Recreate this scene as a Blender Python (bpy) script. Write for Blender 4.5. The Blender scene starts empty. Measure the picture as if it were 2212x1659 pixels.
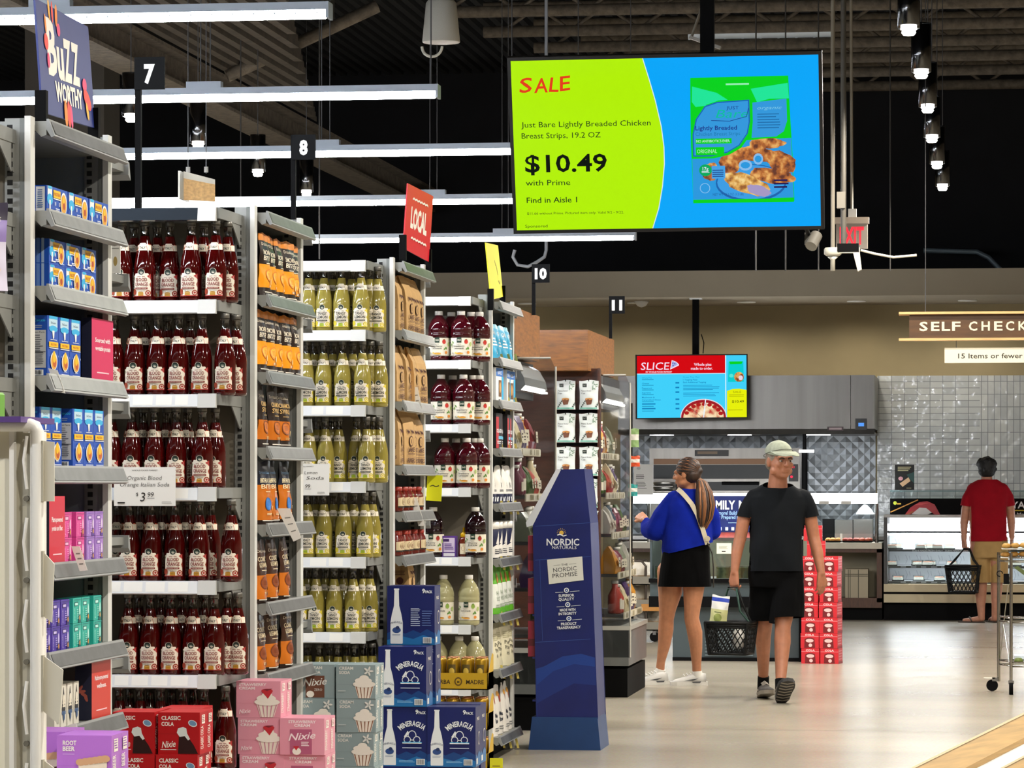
import bpy, bmesh, math, random
from math import sin, cos, tan, atan, pi, radians, sqrt
from mathutils import Vector, Matrix, Euler
from mathutils.geometry import tessellate_polygon
random.seed(7)
S = bpy.context.scene
COL = S.collection
# ---------------------------------------------------------------- camera
F, TH, HC, CX, HY = 7373.0, radians(7.83), 1.49, 1106.0, 1046.0
cs, sn = cos(TH), sin(TH)
cd = bpy.data.cameras.new('camera'); cam = bpy.data.objects.new('camera', cd); COL.objects.link(cam)
cd.sensor_width = 36.0; cd.lens = 36.0 * F / 2212.0
cd.shift_y = (HY - 829.5) / 2212.0
cd.clip_start = 0.5; cd.clip_end = 200
cam.location = (0, 0, HC); cam.rotation_euler = (pi / 2, 0, TH)
S.camera = cam
# ---------------------------------------------------------------- world, exposure
S.view_settings.view_transform = 'Standard'; S.view_settings.look = 'None'
S.view_settings.gamma = 1; S.view_settings.use_curve_mapping = False
S.view_settings.exposure = 0.0
w = bpy.data.worlds.new('world'); S.world = w; w.use_nodes = True
w.node_tree.nodes['Background'].inputs[0].default_value = (0.9, 0.95, 1, 1)
w.node_tree.nodes['Background'].inputs[1].default_value = 0.045
S.cycles.max_bounces = 8; S.cycles.transparent_max_bounces = 12
S.cycles.sample_clamp_indirect = 4; S.cycles.use_denoising = True
LED_E = 105.0        # emission of the strip lenses
SPOT_W = 275.0      # watts of one pendant
# ---------------------------------------------------------------- geometry helpers
def Wp(px, py, d):
    u = (px - CX) / F * d
    return Vector((u * cs - d * sn, u * sn + d * cs, HC + (HY - py) / F * d))
def XatY(px, Y): return Y * tan(atan((px - CX) / F) - TH)
def YatX(px, X): return X / tan(atan((px - CX) / F) - TH)
def dep(X, Y): return -X * sn + Y * cs
def Zat(py, X, Y): return HC + (HY - py) / F * dep(X, Y)
# ---------------------------------------------------------------- materials
def lin(h):
    h = h.lstrip('#'); o = []
    for i in (0, 2, 4):
        c = int(h[i:i + 2], 16) / 255
        o.append(c / 12.92 if c <= .04045 else ((c + .055) / 1.055) ** 2.4)
    return (*o, 1)
_M = {}
def M(name, col='#888888', rough=.5, metal=0, coat=0, emit=0, ecol=None, trans=0, noise=None, bump=None, stretch=(1, 1, 1), spec=.5, sheen=0, sss=0):
    if name in _M: return _M[name]
    m = bpy.data.materials.new(name); m.use_nodes = True
    n = m.node_tree.nodes; l = m.node_tree.links; b = n['Principled BSDF']
    c = lin(col)
    b.inputs['Base Color'].default_value = c; b.inputs['Roughness'].default_value = rough
    b.inputs['Metallic'].default_value = metal; b.inputs['Coat Weight'].default_value = coat
    b.inputs['Specular IOR Level'].default_value = spec
    if sheen: b.inputs['Sheen Weight'].default_value = sheen
    if sss:
        b.inputs['Subsurface Weight'].default_value = sss; b.inputs['Subsurface Radius'].default_value = (.02, .008, .004); b.inputs['Subsurface Scale'].default_value = .3
    if trans: b.inputs['Transmission Weight'].default_value = trans
    if emit:
        b.inputs['Emission Color'].default_value = lin(ecol or col); b.inputs['Emission Strength'].default_value = emit
    if noise or bump:
        tc = n.new('ShaderNodeTexCoord'); mp = n.new('ShaderNodeMapping'); mp.inputs['Scale'].default_value = stretch
        l.new(tc.outputs['Object'], mp.inputs['Vector'])
        def nz(sc, det=4):
            t = n.new('ShaderNodeTexNoise'); t.inputs['Scale'].default_value = sc; t.inputs['Detail'].default_value = det
            l.new(mp.outputs['Vector'], t.inputs['Vector']); return t
        if noise:
            t = nz(noise[0]); r = n.new('ShaderNodeValToRGB')
            a = noise[1]
            r.color_ramp.elements[0].color = tuple(x * (1 - a) for x in c[:3]) + (1,)
            r.color_ramp.elements[1].color = tuple(min(1, x * (1 + a)) for x in c[:3]) + (1,)
            r.color_ramp.elements[0].position = .3; r.color_ramp.elements[1].position = .7
            l.new(t.outputs['Fac'], r.inputs['Fac']); l.new(r.outputs['Color'], b.inputs['Base Color'])
        if bump:
            t = nz(bump[0]); bp = n.new('ShaderNodeBump'); bp.inputs['Strength'].default_value = bump[1]; bp.inputs['Distance'].default_value = .01
            l.new(t.outputs['Fac'], bp.inputs['Height']); l.new(bp.outputs['Normal'], b.inputs['Normal'])
    _M[name] = m; return m
def glassy(name, col='#ffffff', refl=.12, rough=.05, wav=0):
    """thin clear plastic or glass: mostly see-through with a sheen"""
    if name in _M: return _M[name]
    m = bpy.data.materials.new(name); m.use_nodes = True
    n = m.node_tree.nodes; l = m.node_tree.links; n.clear()
    o = n.new('ShaderNodeOutputMaterial'); mx = n.new('ShaderNodeMixShader'); t = n.new('ShaderNodeBsdfTransparent'); g = n.new('ShaderNodeBsdfGlossy')
    t.inputs[0].default_value = lin(col); g.inputs['Roughness'].default_value = rough
    fr = n.new('ShaderNodeLayerWeight'); fr.inputs['Blend'].default_value = .35
    ma = n.new('ShaderNodeMath'); ma.operation = 'MULTIPLY_ADD'; ma.inputs[1].default_value = .5; ma.inputs[2].default_value = refl
    l.new(fr.outputs['Fresnel'], ma.inputs[0]); l.new(ma.outputs[0], mx.inputs[0])
    l.new(t.outputs[0], mx.inputs[1]); l.new(g.outputs[0], mx.inputs[2]); l.new(mx.outputs[0], o.inputs[0])
    if wav:
        tc = n.new('ShaderNodeTexCoord'); nz = n.new('ShaderNodeTexNoise'); nz.inputs['Scale'].default_value = wav
        bp = n.new('ShaderNodeBump'); bp.inputs['Strength'].default_value = .6; bp.inputs['Distance'].default_value = .02
        l.new(tc.outputs['Object'], nz.inputs['Vector']); l.new(nz.outputs['Fac'], bp.inputs['Height']); l.new(bp.outputs['Normal'], g.inputs['Normal'])
    _M[name] = m; return m
def C(h, rough=.5, **k): return M('paint_' + h.lstrip('#') + '_%02d' % int(rough * 100) + ''.join(sorted(k)), h, rough, **k)
def scr(h, e=1.0): return M('screen_' + h.lstrip('#'), '#000000', .4, emit=e, ecol=h, spec=.1)
WHITE = C('#f2f0ea'); BLACK = C('#060607', .7, spec=.1)
# ---------------------------------------------------------------- flat art (print, lettering)
_T = {}
def text_geo(s, bold=0.0, shear=0.0):
    k = (s, bold, shear)
    if k in _T: return _T[k]
    cu = bpy.data.curves.new('t', 'FONT'); cu.body = s; cu.resolution_u = 2; cu.offset = bold; cu.shear = shear; cu.fill_mode = 'FRONT'
    o = bpy.data.objects.new('t', cu); COL.objects.link(o)
    dg = bpy.context.evaluated_depsgraph_get(); me = bpy.data.meshes.new_from_object(o.evaluated_get(dg))
    v = [(a.co.x, a.co.y) for a in me.vertices]; f = [tuple(p.vertices) for p in me.polygons]
    bpy.data.objects.remove(o); bpy.data.curves.remove(cu); bpy.data.meshes.remove(me)
    if v:
        x0 = min(a for a, b in v); x1 = max(a for a, b in v); y0 = min(b for a, b in v); y1 = max(b for a, b in v)
    else: x0 = x1 = y0 = y1 = 0
    _T[k] = (v, f, x0, x1, y0, y1); return _T[k]
CAP = .73
class Art:
    def __init__(s): s.items = []
    def add(s, v, f, m): s.items.append((v, f, m))
    def rect(s, x0, y0, x1, y1, m, n=1):
        v = []; f = []
        for i in range(n + 1):
            x = x0 + (x1 - x0) * i / n; v += [(x, y0), (x, y1)]
        for i in range(n): f.append((2 * i, 2 * i + 2, 2 * i + 3, 2 * i + 1))
        s.add(v, f, m)
    def poly(s, p, m):
        t = tessellate_polygon([[Vector((a, b, 0)) for a, b in p]])
        ff = []
        for q in t:
            a, b, c = (p[i] for i in q)
            if (b[0] - a[0]) * (c[1] - a[1]) - (b[1] - a[1]) * (c[0] - a[0]) < 0: q = q[::-1]
            ff.append(tuple(q))
        s.add(list(p), ff, m)
    def ell(s, cx, cy, rx, ry, m, n=20, a0=0, a1=2 * pi, rot=0):
        p = []
        full = abs(a1 - a0 - 2 * pi) < 1e-6
        for i in range(n + (0 if full else 1)):
            a = a0 + (a1 - a0) * i / n; x = rx * cos(a); y = ry * sin(a)
            p.append((cx + x * cos(rot) - y * sin(rot), cy + x * sin(rot) + y * cos(rot)))
        s.poly(p, m)
    def line(s, p, wd, m):
        for a, b in zip(p, p[1:]):
            dx, dy = b[0] - a[0], b[1] - a[1]; L = sqrt(dx * dx + dy * dy) or 1; ex, ey = -dy / L * wd / 2, dx / L * wd / 2
            s.poly([(a[0] - ex, a[1] - ey), (b[0] - ex, b[1] - ey), (b[0] + ex, b[1] + ey), (a[0] + ex, a[1] + ey)], m)
    def text(s, st, cx, cy, h, m, wd=None, al='c', bold=.0, rot=0, shear=0, arc=None):
        """cap height h, baseline at cy; wd squeezes to a width; arc = radius of an arched line"""
        v, f, x0, x1, y0, y1 = text_geo(st, bold, shear)
        k = h / CAP; kx = k if wd is None else wd / max(1e-6, x1 - x0)
        off = {'c': (x0 + x1) / 2, 'l': x0, 'r': x1}[al]
        o = []
        for a, b in v:
            x = (a - off) * kx; y = b * k
            if arc: q = x / arc; x = (arc + y) * sin(q); y = (arc + y) * cos(q) - arc
            o.append((cx + x * cos(rot) - y * sin(rot), cy + x * sin(rot) + y * cos(rot)))
        s.add(o, f, m)
    def bars(s, x0, y0, x1, y1, n, m, fill=.5, rag=.25):
        rr = random.Random(n * 7 + int(abs(x0) * 9999)); hh = (y1 - y0) / n
        for i in range(n):
            e = x1 - (x1 - x0) * rag * rr.random(); s.rect(x0, y1 - hh * (i + fill), e, y1 - hh * i, m)
def split_tris(v, f, L):
    v = list(v); tr = [(q[0], q[i], q[i + 1]) for q in f for i in range(1, len(q) - 1)]; o = []; L2 = L * L
    while tr:
        t = tr.pop(); e = [((v[t[i]][0] - v[t[(i + 1) % 3]][0]) ** 2 + (v[t[i]][1] - v[t[(i + 1) % 3]][1]) ** 2, i) for i in range(3)]; mx, i = max(e)
        if mx <= L2: o.append(t); continue
        a, b, c = t[i], t[(i + 1) % 3], t[(i + 2) % 3]; v.append(((v[a][0] + v[b][0]) / 2, (v[a][1] + v[b][1]) / 2)); n = len(v) - 1
        tr += [(a, n, c), (n, b, c)]
    return v, o
# ---------------------------------------------------------------- mesh builder
class MB:
    def __init__(s): s.v = []; s.f = []; s.mi = []; s.sm = []; s.mats = []
    def slot(s, m):
        if m not in s.mats: s.mats.append(m)
        return s.mats.index(m)
    def add(s, v, f, m, smooth=False):
        o = len(s.v); s.v += [tuple(a) for a in v]; k = s.slot(m)
        for q in f: s.f.append(tuple(i + o for i in q)); s.mi.append(k); s.sm.append(smooth)
    def box(s, x0, x1, y0, y1, z0, z1, m, T=None):
        v = [(x, y, z) for z in (z0, z1) for y in (y0, y1) for x in (x0, x1)]
        if T: v = [T @ Vector(a) for a in v]
        s.add(v, [(0, 2, 3, 1), (4, 5, 7, 6), (0, 1, 5, 4), (2, 6, 7, 3), (0, 4, 6, 2), (1, 3, 7, 5)], m)
    def quad(s, pts, m): s.add(pts, [tuple(range(len(pts)))], m)
    def cyl(s, p0, p1, r0, r1=None, n=12, m=None, cap=True, smooth=True):
        r1 = r0 if r1 is None else r1; p0 = Vector(p0); p1 = Vector(p1); z = (p1 - p0).normalized()
        x = z.orthogonal().normalized(); y = z.cross(x); v = []; f = []
        for p, r in ((p0, r0), (p1, r1)):
            for i in range(n): a = 2 * pi * i / n; v.append(p + (x * cos(a) + y * sin(a)) * r)
        for i in range(n): j = (i + 1) % n; f.append((i, j, n + j, n + i))
        s.add(v, f, m, smooth)
        if cap: s.add(v, [tuple(range(n))[::-1], tuple(range(n, 2 * n))], m)
    def tube(s, pts, r, n=8, m=None, closed=False):
        pts = [Vector(p) for p in pts]; N = len(pts); rings = []; up = None; v = []; f = []
        for i, p in enumerate(pts):
            a = pts[i - 1] if (i or closed) else p; b = pts[(i + 1) % N] if (i < N - 1 or closed) else p
            t = (b - a).normalized()
            if up is None: up = t.orthogonal().normalized()
            x = (up - t * up.dot(t))
            x = x.normalized() if x.length > 1e-5 else t.orthogonal().normalized(); up = x; y = t.cross(x)
            rr = r[i] if isinstance(r, (list, tuple)) else r
            for k in range(n): q = 2 * pi * k / n; v.append(p + (x * cos(q) + y * sin(q)) * rr)
        for i in range(N if closed else N - 1):
            for k in range(n):
                a = i * n + k; b = i * n + (k + 1) % n; c = ((i + 1) % N) * n + (k + 1) % n; d = ((i + 1) % N) * n + k; f.append((a, b, c, d))
        s.add(v, f, m, True)
        if not closed: s.add(v, [tuple(range(n))[::-1], tuple(range((N - 1) * n, N * n))], m)
    def lathe(s, prof, n=20, m=None, c=(0, 0, 0), smooth=True, mats=None):
        """prof: (r, z) from bottom to top; mats: material per segment"""
        o = len(s.v); N = len(prof)
        s.v += [(c[0] + r * cos(2 * pi * i / n), c[1] + r * sin(2 * pi * i / n), c[2] + z) for r, z in prof for i in range(n)]
        def ad(q, mm, sm): s.f.append(q); s.mi.append(s.slot(mm)); s.sm.append(sm)
        for k in range(N - 1):
            for i in range(n):
                j = (i + 1) % n
                ad((o + k * n + i, o + k * n + j, o + (k + 1) * n + j, o + (k + 1) * n + i), mats[k] if mats else m, smooth)
        if prof[0][0] > 1e-4: ad(tuple(o + i for i in range(n))[::-1], mats[0] if mats else m, False)
        if prof[-1][0] > 1e-4: ad(tuple(o + (N - 1) * n + i for i in range(n)), mats[-1] if mats else m, False)
    def prism(s, poly, fn, h, m):
        """poly in 2D, fn(a,b,h) -> point; extruded from 0 to h"""
        t = tessellate_polygon([[Vector((a, b, 0)) for a, b in poly]]); n = len(poly)
        v = [fn(a, b, 0) for a, b in poly] + [fn(a, b, h) for a, b in poly]
        f = [tuple(q) for q in t] + [tuple(i + n for i in q) for q in t] + [(i, (i + 1) % n, n + (i + 1) % n, n + i) for i in range(n)]
        s.add(v, f, m)
    def art(s, a, fn, eps=.0007, base=1, sub=0):
        for k, (v, f, m) in enumerate(a.items):
            if sub: v, f = split_tris(v, f, sub)
            s.add([fn(x, y, eps * (base + k * .35)) for x, y in v], f, m)
    def build(s, name, parent=None, loc=(0, 0, 0), rotz=0, bevel=0, fix=True, seg=2):
        me = bpy.data.meshes.new(name); me.from_pydata(s.v, [], s.f)
        for m in s.mats: me.materials.append(m)
        me.polygons.foreach_set('material_index', s.mi); me.polygons.foreach_set('use_smooth', s.sm)
        if bevel or fix:
            bm = bmesh.new(); bm.from_mesh(me)
            if bevel:
                bmesh.ops.remove_doubles(bm, verts=bm.verts, dist=1e-5)
                bmesh.ops.recalc_face_normals(bm, faces=bm.faces)
                ed = [e for e in bm.edges if len(e.link_faces) == 2 and e.calc_face_angle() > .6]
                bmesh.ops.bevel(bm, geom=ed, offset=bevel, segments=seg, profile=.6, affect='EDGES', clamp_overlap=True)
            bm.to_mesh(me); bm.free()
        me.update()
        o = bpy.data.objects.new(name, me); COL.objects.link(o); o.location = loc; o.rotation_euler = (0, 0, rotz)
        if parent: o.parent = parent
        return o
def tag(o, label, cat, group=None):
    o['label'] = label; o['category'] = cat
    if group: o['group'] = group
    return o
def thing(name, label, cat, loc=(0, 0, 0), rotz=0, group=None):
    o = bpy.data.objects.new(name, None); COL.objects.link(o); o.location = loc; o.rotation_euler = (0, 0, rotz); o.empty_display_size = .1
    return tag(o, label, cat, group)
def struct(o): o['kind'] = 'structure'; return o
def dup(root, loc, rotz=None, label=None, group=None, scale=None):
    r = root.copy(); COL.objects.link(r); r.location = loc
    if rotz is not None: r.rotation_euler = (0, 0, rotz)
    if label: r['label'] = label
    if group: r['group'] = group
    if scale: r.scale = scale
    def rec(a, b):
        for ch in list(a.children):
            c = ch.copy(); COL.objects.link(c); c.parent = b; rec(ch, c)
    rec(root, r); return r
class Proto:
    """first use moves the original, later uses copy it with its parts"""
    def __init__(s, root): s.root = root; s.used = False
    def put(s, loc, rotz, label, group=None, scale=None):
        if not s.used:
            s.used = True; r = s.root; r.location = loc; r.rotation_euler = (0, 0, rotz); r['label'] = label
            if group: r['group'] = group
            if scale: r.scale = scale
            return r
        return dup(s.root, loc, rotz, label, group, scale)
def front(w, h):            # art plane facing -Y, centred on x, z up
    return lambda x, y, e: (x, -e, y)
def faceY(y0): return lambda x, y, e: (x, y0 - e, y)
def faceX(x0): return lambda x, y, e: (x0 + e, x, y)
ORD = ['first', 'second', 'third', 'fourth', 'fifth', 'sixth', 'seventh', 'eighth', 'ninth', 'tenth', 'eleventh', 'twelfth']
# ================================================================ the building
def concrete():
    m = M('polished_concrete', '#b3a893', .3)
    n = m.node_tree.nodes; l = m.node_tree.links; b = n['Principled BSDF']
    tc = n.new('ShaderNodeTexCoord')
    def nz(sc, st, det=5):
        mp = n.new('ShaderNodeMapping'); mp.inputs['Scale'].default_value = st; l.new(tc.outputs['Object'], mp.inputs['Vector'])
        t = n.new('ShaderNodeTexNoise'); t.inputs['Scale'].default_value = sc; t.inputs['Detail'].default_value = det; l.new(mp.outputs[0], t.inputs['Vector']); return t
    r = n.new('ShaderNodeValToRGB'); e = r.color_ramp.elements
    e[0].position = .25; e[0].color = lin('#8f8570'); e[1].position = .75; e[1].color = lin('#aa9f87')
    l.new(nz(.8, (1, 1, 1)).outputs['Fac'], r.inputs['Fac'])
    sp = nz(60, (1, 1, 1), 2); mx = n.new('ShaderNodeMix'); mx.data_type = 'RGBA'; mx.inputs['Factor'].default_value = .18
    l.new(r.outputs['Color'], mx.inputs['A']); l.new(sp.outputs['Color'], mx.inputs['B']); l.new(mx.outputs['Result'], b.inputs['Base Color'])
    rr = n.new('ShaderNodeMapRange'); rr.inputs['To Min'].default_value = .2; rr.inputs['To Max'].default_value = .3
    l.new(nz(1.6, (.35, 1, 1)).outputs['Fac'], rr.inputs['Value']); l.new(rr.outputs[0], b.inputs['Roughness'])
    bp = n.new('ShaderNodeBump'); bp.inputs['Strength'].default_value = .035; bp.inputs['Distance'].default_value = .012
    l.new(nz(2.2, (.5, 1.6, 1), 3).outputs['Fac'], bp.inputs['Height']); l.new(bp.outputs['Normal'], b.inputs['Normal'])
    b.inputs['Specular IOR Level'].default_value = .6
    return m
mb = MB(); mb.quad([(-16, -4, 0), (7, -4, 0), (7, 42, 0), (-16, 42, 0)], concrete())
jm = C('#6f6858', .6)
for y in (14.6, 20.7, 25.4, 31.5, 37.0): mb.quad([(-16, y, .0006), (7, y, .0006), (7, y + .008, .0006), (-16, y + .008, .0006)], jm)
struct(mb.build('floor'))
YW = 40.6
beige = M('wall_plaster', '#a1926f', .85, noise=(3, .04)); blackp = M('black_ceiling_paint', '#0b0b0f', .9, noise=(2, .3))
mb = MB(); mb.box(-16, 7, YW, YW + .15, 0, 3.66, beige); struct(mb.build('wall_back'))
mb = MB(); mb.box(-16, 7, YW + .2, YW + .3, 3.66, 7.5, blackp); struct(mb.build('wall_back_upper'))
ZF = Zat(640, XatY(1700, 38.65), 38.65); ZFT = Zat(583, XatY(1700, 38.65), 38.65)
mb = MB(); mb.box(-16, 7, 38.65, YW + .2, ZF, ZFT, M('soffit_plaster', '#a89d8a', .85, noise=(2, .03))); struct(mb.build('trim_1'))
mb = MB(); mb.box(-16.15, -16, -4, 42, 0, 7.5, blackp); struct(mb.build('wall_left'))
mb = MB(); mb.box(7, 7.15, -4, 42, 0, 7.5, M('right_wall', '#8d8270', .85, noise=(2, .05))); struct(mb.build('wall_right'))
mb = MB(); mb.box(-16, 7, -4.15, -4, 0, 7.5, beige); struct(mb.build('wall_front'))
taupe = M('sprayed_steel', '#5a5145', .8, noise=(14, .35), bump=(40, .6))
dk = M('dark_deck', '#0c0a09', .9, noise=(6, .3))
mb = MB()
n = 330
for i in range(n):          # corrugated roof deck, flutes along the depth
    x0 = -16 + 23 * i / n; x1 = -16 + 23 * (i + 1) / n; z0 = 6.45 if i % 2 else 6.53
    mb.quad([(x0, -4, z0), (x1, -4, z0), (x1, 42, z0), (x0, 42, z0)], dk)
    mb.quad([(x1, -4, 6.45), (x1, -4, 6.53), (x1, 42, 6.53), (x1, 42, 6.45)], dk)
struct(mb.build('ceiling'))
# tiled wall behind the sushi counter and quilted steel behind the ovens
def brick_mat(name, c1, c2, mort, sx, sy, rough, metal=0):
    m = M(name, c1, rough, metal=metal); n = m.node_tree.nodes; l = m.node_tree.links; b = n['Principled BSDF']
    tc = n.new('ShaderNodeTexCoord'); mp = n.new('ShaderNodeMapping'); mp.inputs['Rotation'].default_value = (pi / 2, 0, 0)
    l.new(tc.outputs['Object'], mp.inputs['Vector']); t = n.new('ShaderNodeTexBrick')
    t.offset = 0; t.inputs['Scale'].default_value = 1; t.inputs['Brick Width'].default_value = sx; t.inputs['Row Height'].default_value = sy
    t.inputs['Mortar Size'].default_value = .004; t.inputs['Color1'].default_value = lin(c1); t.inputs['Color2'].default_value = lin(c2); t.inputs['Mortar'].default_value = lin(mort)
    l.new(mp.outputs[0], t.inputs['Vector']); l.new(t.outputs['Color'], b.inputs['Base Color'])
    nz = n.new('ShaderNodeTexNoise'); nz.inputs['Scale'].default_value = 7; l.new(tc.outputs['Object'], nz.inputs['Vector'])
    bp = n.new('ShaderNodeBump'); bp.inputs['Strength'].default_value = .5; bp.inputs['Distance'].default_value = .03
    l.new(nz.outputs['Fac'], bp.inputs['Height']); l.new(bp.outputs['Normal'], b.inputs['Normal']); return m
tile = brick_mat('glazed_tile', '#c6cac8', '#b3b8ba', '#85888c', .15, .075, .12)
tile2 = brick_mat('glazed_tile_stack', '#cacdca', '#b7bbbc', '#85888c', .075, .15, .12)
yt = YW - .03; xa = XatY(1895, yt); za = Zat(812, xa, yt)
mb = MB(); k = 0; x = xa; rr = random.Random(3)
while x < 6.9:                        # pieces of bond that change direction, as the photo's patchwork of tiles
    x2 = min(6.95, x + .6); z = .9; 
    while z < za - .01:
        z2 = min(za, z + .6); mb.box(x, x2, yt, YW - .002, z, z2, tile if (k + int(z * 3)) % 3 else tile2); z = z2; k += 1
    x = x2; k += 1
struct(mb.build('wall_back_tile'))
steel = M('brushed_steel', '#8c8a87', .28, metal=1, bump=(30, .08), stretch=(1, 1, 40))
dsteel = M('dark_steel', '#84888c', .42, metal=1)
mb = MB(); xq0 = XatY(1340, yt); xq1 = xa - .02; q = .145; i = 0
z = .9
while z < 2.12:                        # quilted steel sheet: a relief of pyramids
    x = xq0; 
    while x < xq1 - .01:
        x2 = min(x + q, xq1); c = ((x + x2) / 2, yt, z + q / 2)
        o = q / 2
        p = [(x, yt, z + o), ((x + x2) / 2, yt, z), (x2, yt, z + o), ((x + x2) / 2, yt, z + q)]
        mb.add(p + [(c[0], yt - .009, c[2])], [(0, 1, 4), (1, 2, 4), (2, 3, 4), (3, 0, 4)], dsteel)
        p2 = [((x + x2) / 2, yt, z), (x2, yt, z - o), (x2 + (x2 - x) / 2, yt, z), (x2, yt, z + o)]
        if x2 + q / 2 < xq1 and z > .95: mb.add(p2 + [(x2, yt - .009, z)], [(0, 1, 4), (1, 2, 4), (2, 3, 4), (3, 0, 4)], dsteel)
        x += q
    z += q
mb.box(xq0, xq1, yt + .005, yt + .02, .9, 2.3, dsteel)
struct(mb.build('wall_back_steel'))
# ---- roof steel
DJ = [33.1, 34.6, 35.9, 37.2, 38.5, 39.9]
for k, d in enumerate(DJ):
    mb = MB(); y = d; mb.cyl((-5.4 + .35 * k, y, 6.12), (6.9, y, 6.12), .06, n=10, m=taupe)
    mb.cyl((-5.4 + .35 * k, y, 6.38), (6.9, y, 6.38), .05, n=8, m=taupe)
    x = -5.2 + .35 * k
    while x < 6.2: mb.cyl((x, y, 6.12), (x + .35, y, 6.38), .02, n=6, m=taupe); mb.cyl((x + .35, y, 6.38), (x + .7, y, 6.12), .02, n=6, m=taupe); x += .7
    tag(mb.build('roof_joist'), 'sprayed steel roof joist, %s one in front of the dark upper wall' % (ORD[5 - k]) if k < 5 else 'sprayed steel roof joist against the dark upper wall', 'joist', 'roof joists')
mb = MB()
n = 20
for i in range(n):
    x0 = -6.45 + 1.45 * i / n; x1 = -6.45 + 1.45 * (i + 1) / n; dkt = M('brown_deck', '#41392f', .9, noise=(10, .3)); ye = 32.5 - 8.5 * (i / n); z0, z1 = (5.0, 5.0) if i % 2 else (5.05, 5.05)
    mb.quad([(x0, 22, z0), (x1, 22, z0), (x1, ye, z0), (x0, ye, z0)], dkt); mb.quad([(x1, 22, 5.0), (x1, 22, 5.05), (x1, ye, 5.05), (x1, ye, 5.0)], dkt)
tag(mb.build('deck_panel'), 'ribbed brown deck panel beside the long diagonal-looking beam', 'deck')
mb = MB(); mb.box(-6.72, -6.42, 22, 40, 4.97, 5.0, taupe); mb.box(-6.60, -6.54, 22, 40, 4.75, 4.97, taupe); mb.box(-6.72, -6.42, 22, 40, 4.72, 4.75, taupe)
tag(mb.build('steel_beam'), 'brown sprayed steel beam running deep under the ribbed deck', 'beam')
mb = MB(); mb.cyl(Wp(490, 165, 28.6), Wp(815, 14, 28.8), .055, n=10, m=taupe); tag(mb.build('brace'), 'slanting steel brace rising from the beam above aisle sign 7', 'brace')
mb = MB(); c = Wp(157, 300, 33); mb.box(c.x - .39, c.x + .39, c.y - .3, c.y + .3, 0, 6.45, M('column_paint', '#4a443c', .8, noise=(3, .06))); o = mb.build('pillar'); struct(o)
# galvanised duct, the screen's blue light put into its colour
mb = MB(); galv_blue_lit = M('galvanised', '#dbe8f5', .35, metal=.2, bump=(12, .2))
p0 = Wp(1490, 72, 36); p1 = Wp(1800, 72, 36); mb.cyl(p0, (p1.x, p0.y, p0.z), .085, n=16, m=galv_blue_lit)
for i in range(9): x = p0.x + (p1.x - p0.x) * i / 8; mb.cyl((x - .012, p0.y, p0.z), (x + .012, p0.y, p0.z), .093, n=16, m=galv_blue_lit)
tag(mb.build('duct'), 'round galvanised duct above the big sale screen', 'duct')
mb = MB(); a = Wp(560, 12, 31); mb.box(a.x - .45, a.x + .6, a.y, a.y + .5, a.z - .06, a.z + .22, M('duct_grey', '#4b4a46', .5, metal=.5)); tag(mb.build('duct'), 'grey rectangular duct over the ribbed deck', 'duct')
# ---- strip lights over the aisles
ZL = 3.43; XEND = -2.72
hous = M('light_housing', '#aab4c0', .4, metal=.2); lens = M('led_lens', '#ffffff', .4, emit=LED_E, ecol='#f4f8ff'); mark = C('#8d9499', .5); wire = C('#3c3c3e', .5)
def strip_light(Y, xe, boxx, label, z=ZL, grp='strip lights over the aisles'):
    t = thing('strip_light', label, 'strip light', (xe, Y, z), 0, grp); x0 = -9.5 - xe
    mb = MB(); mb.box(x0, 0, -.045, .045, .028, .056, hous); mb.box(x0, 0, -.05, .05, .022, .028, hous); mb.box(0, .012, -.05, .05, -.012, .056, hous); mb.build('housing', t)
    mb = MB(); mb.prism([(-.034, .021), (-.028, -.006), (0, -.012), (.028, -.006), (.034, .021)], lambda a, b, h: (x0 + h, a, b), -x0 - .012, lens); x = -.04
    while x > x0 * .72: mb.prism([(-.005, 0), (.005, 0), (0, -.009)], lambda a, b, h: (x + a, -.0385 + h, .013 + b), .004, mark); x -= .09
    mb.build('lens', t)
    for bx in boxx:
        mb = MB(); mb.box(bx - .09, bx + .09, -.03, .03, .056, .09, hous); mb.build('driver_box', t)
        mb = MB(); zt = 6.4 - z
        for s_ in (-.02, .03): mb.tube([(bx + s_, 0, .088), (bx + s_, 0, zt)], .0035, 5, wire)
        mb.build('cable', t)
    mb = MB(); mb.tube([(-.03, 0, .05), (-.03, 0, 6.4 - z)], .004, 5, wire); mb.build('cable', t)
    return t
LY = [(14.1, 'nearest strip light in the photo, highest of those over the aisles'), (17.0, 'strip light passing behind aisle sign 7'), (20.0, 'strip light passing behind the foot of aisle sign 8'), (23.35, 'strip light passing behind the red local sign'), (26.9, 'farthest strip light, its end showing below the big sale screen')]
for k, (Y, lb) in enumerate(LY):
    py = [45, 216, 337, 441, 521][k]; xe = -2.72
    z = Zat(py, xe, Y) + .02
    pxs = [[110], [442], [702], [935], [1090]][k]
    strip_light(Y, xe, [XatY(p, Y) - xe for p in pxs], lb, z)
# two more strips of the same run, above the top edge; the nearest is added to light the cream rack
for Y, lb in ((11.1, 'strip light over the aisle in front of the blood orange sodas, above the picture'), (8.0, 'strip light over the aisle before the blue boxes, above the picture'), (4.9, 'added unseen strip light to brighten the cream rack, above the picture')): strip_light(Y, -2.72, [-1.5], lb)
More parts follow.
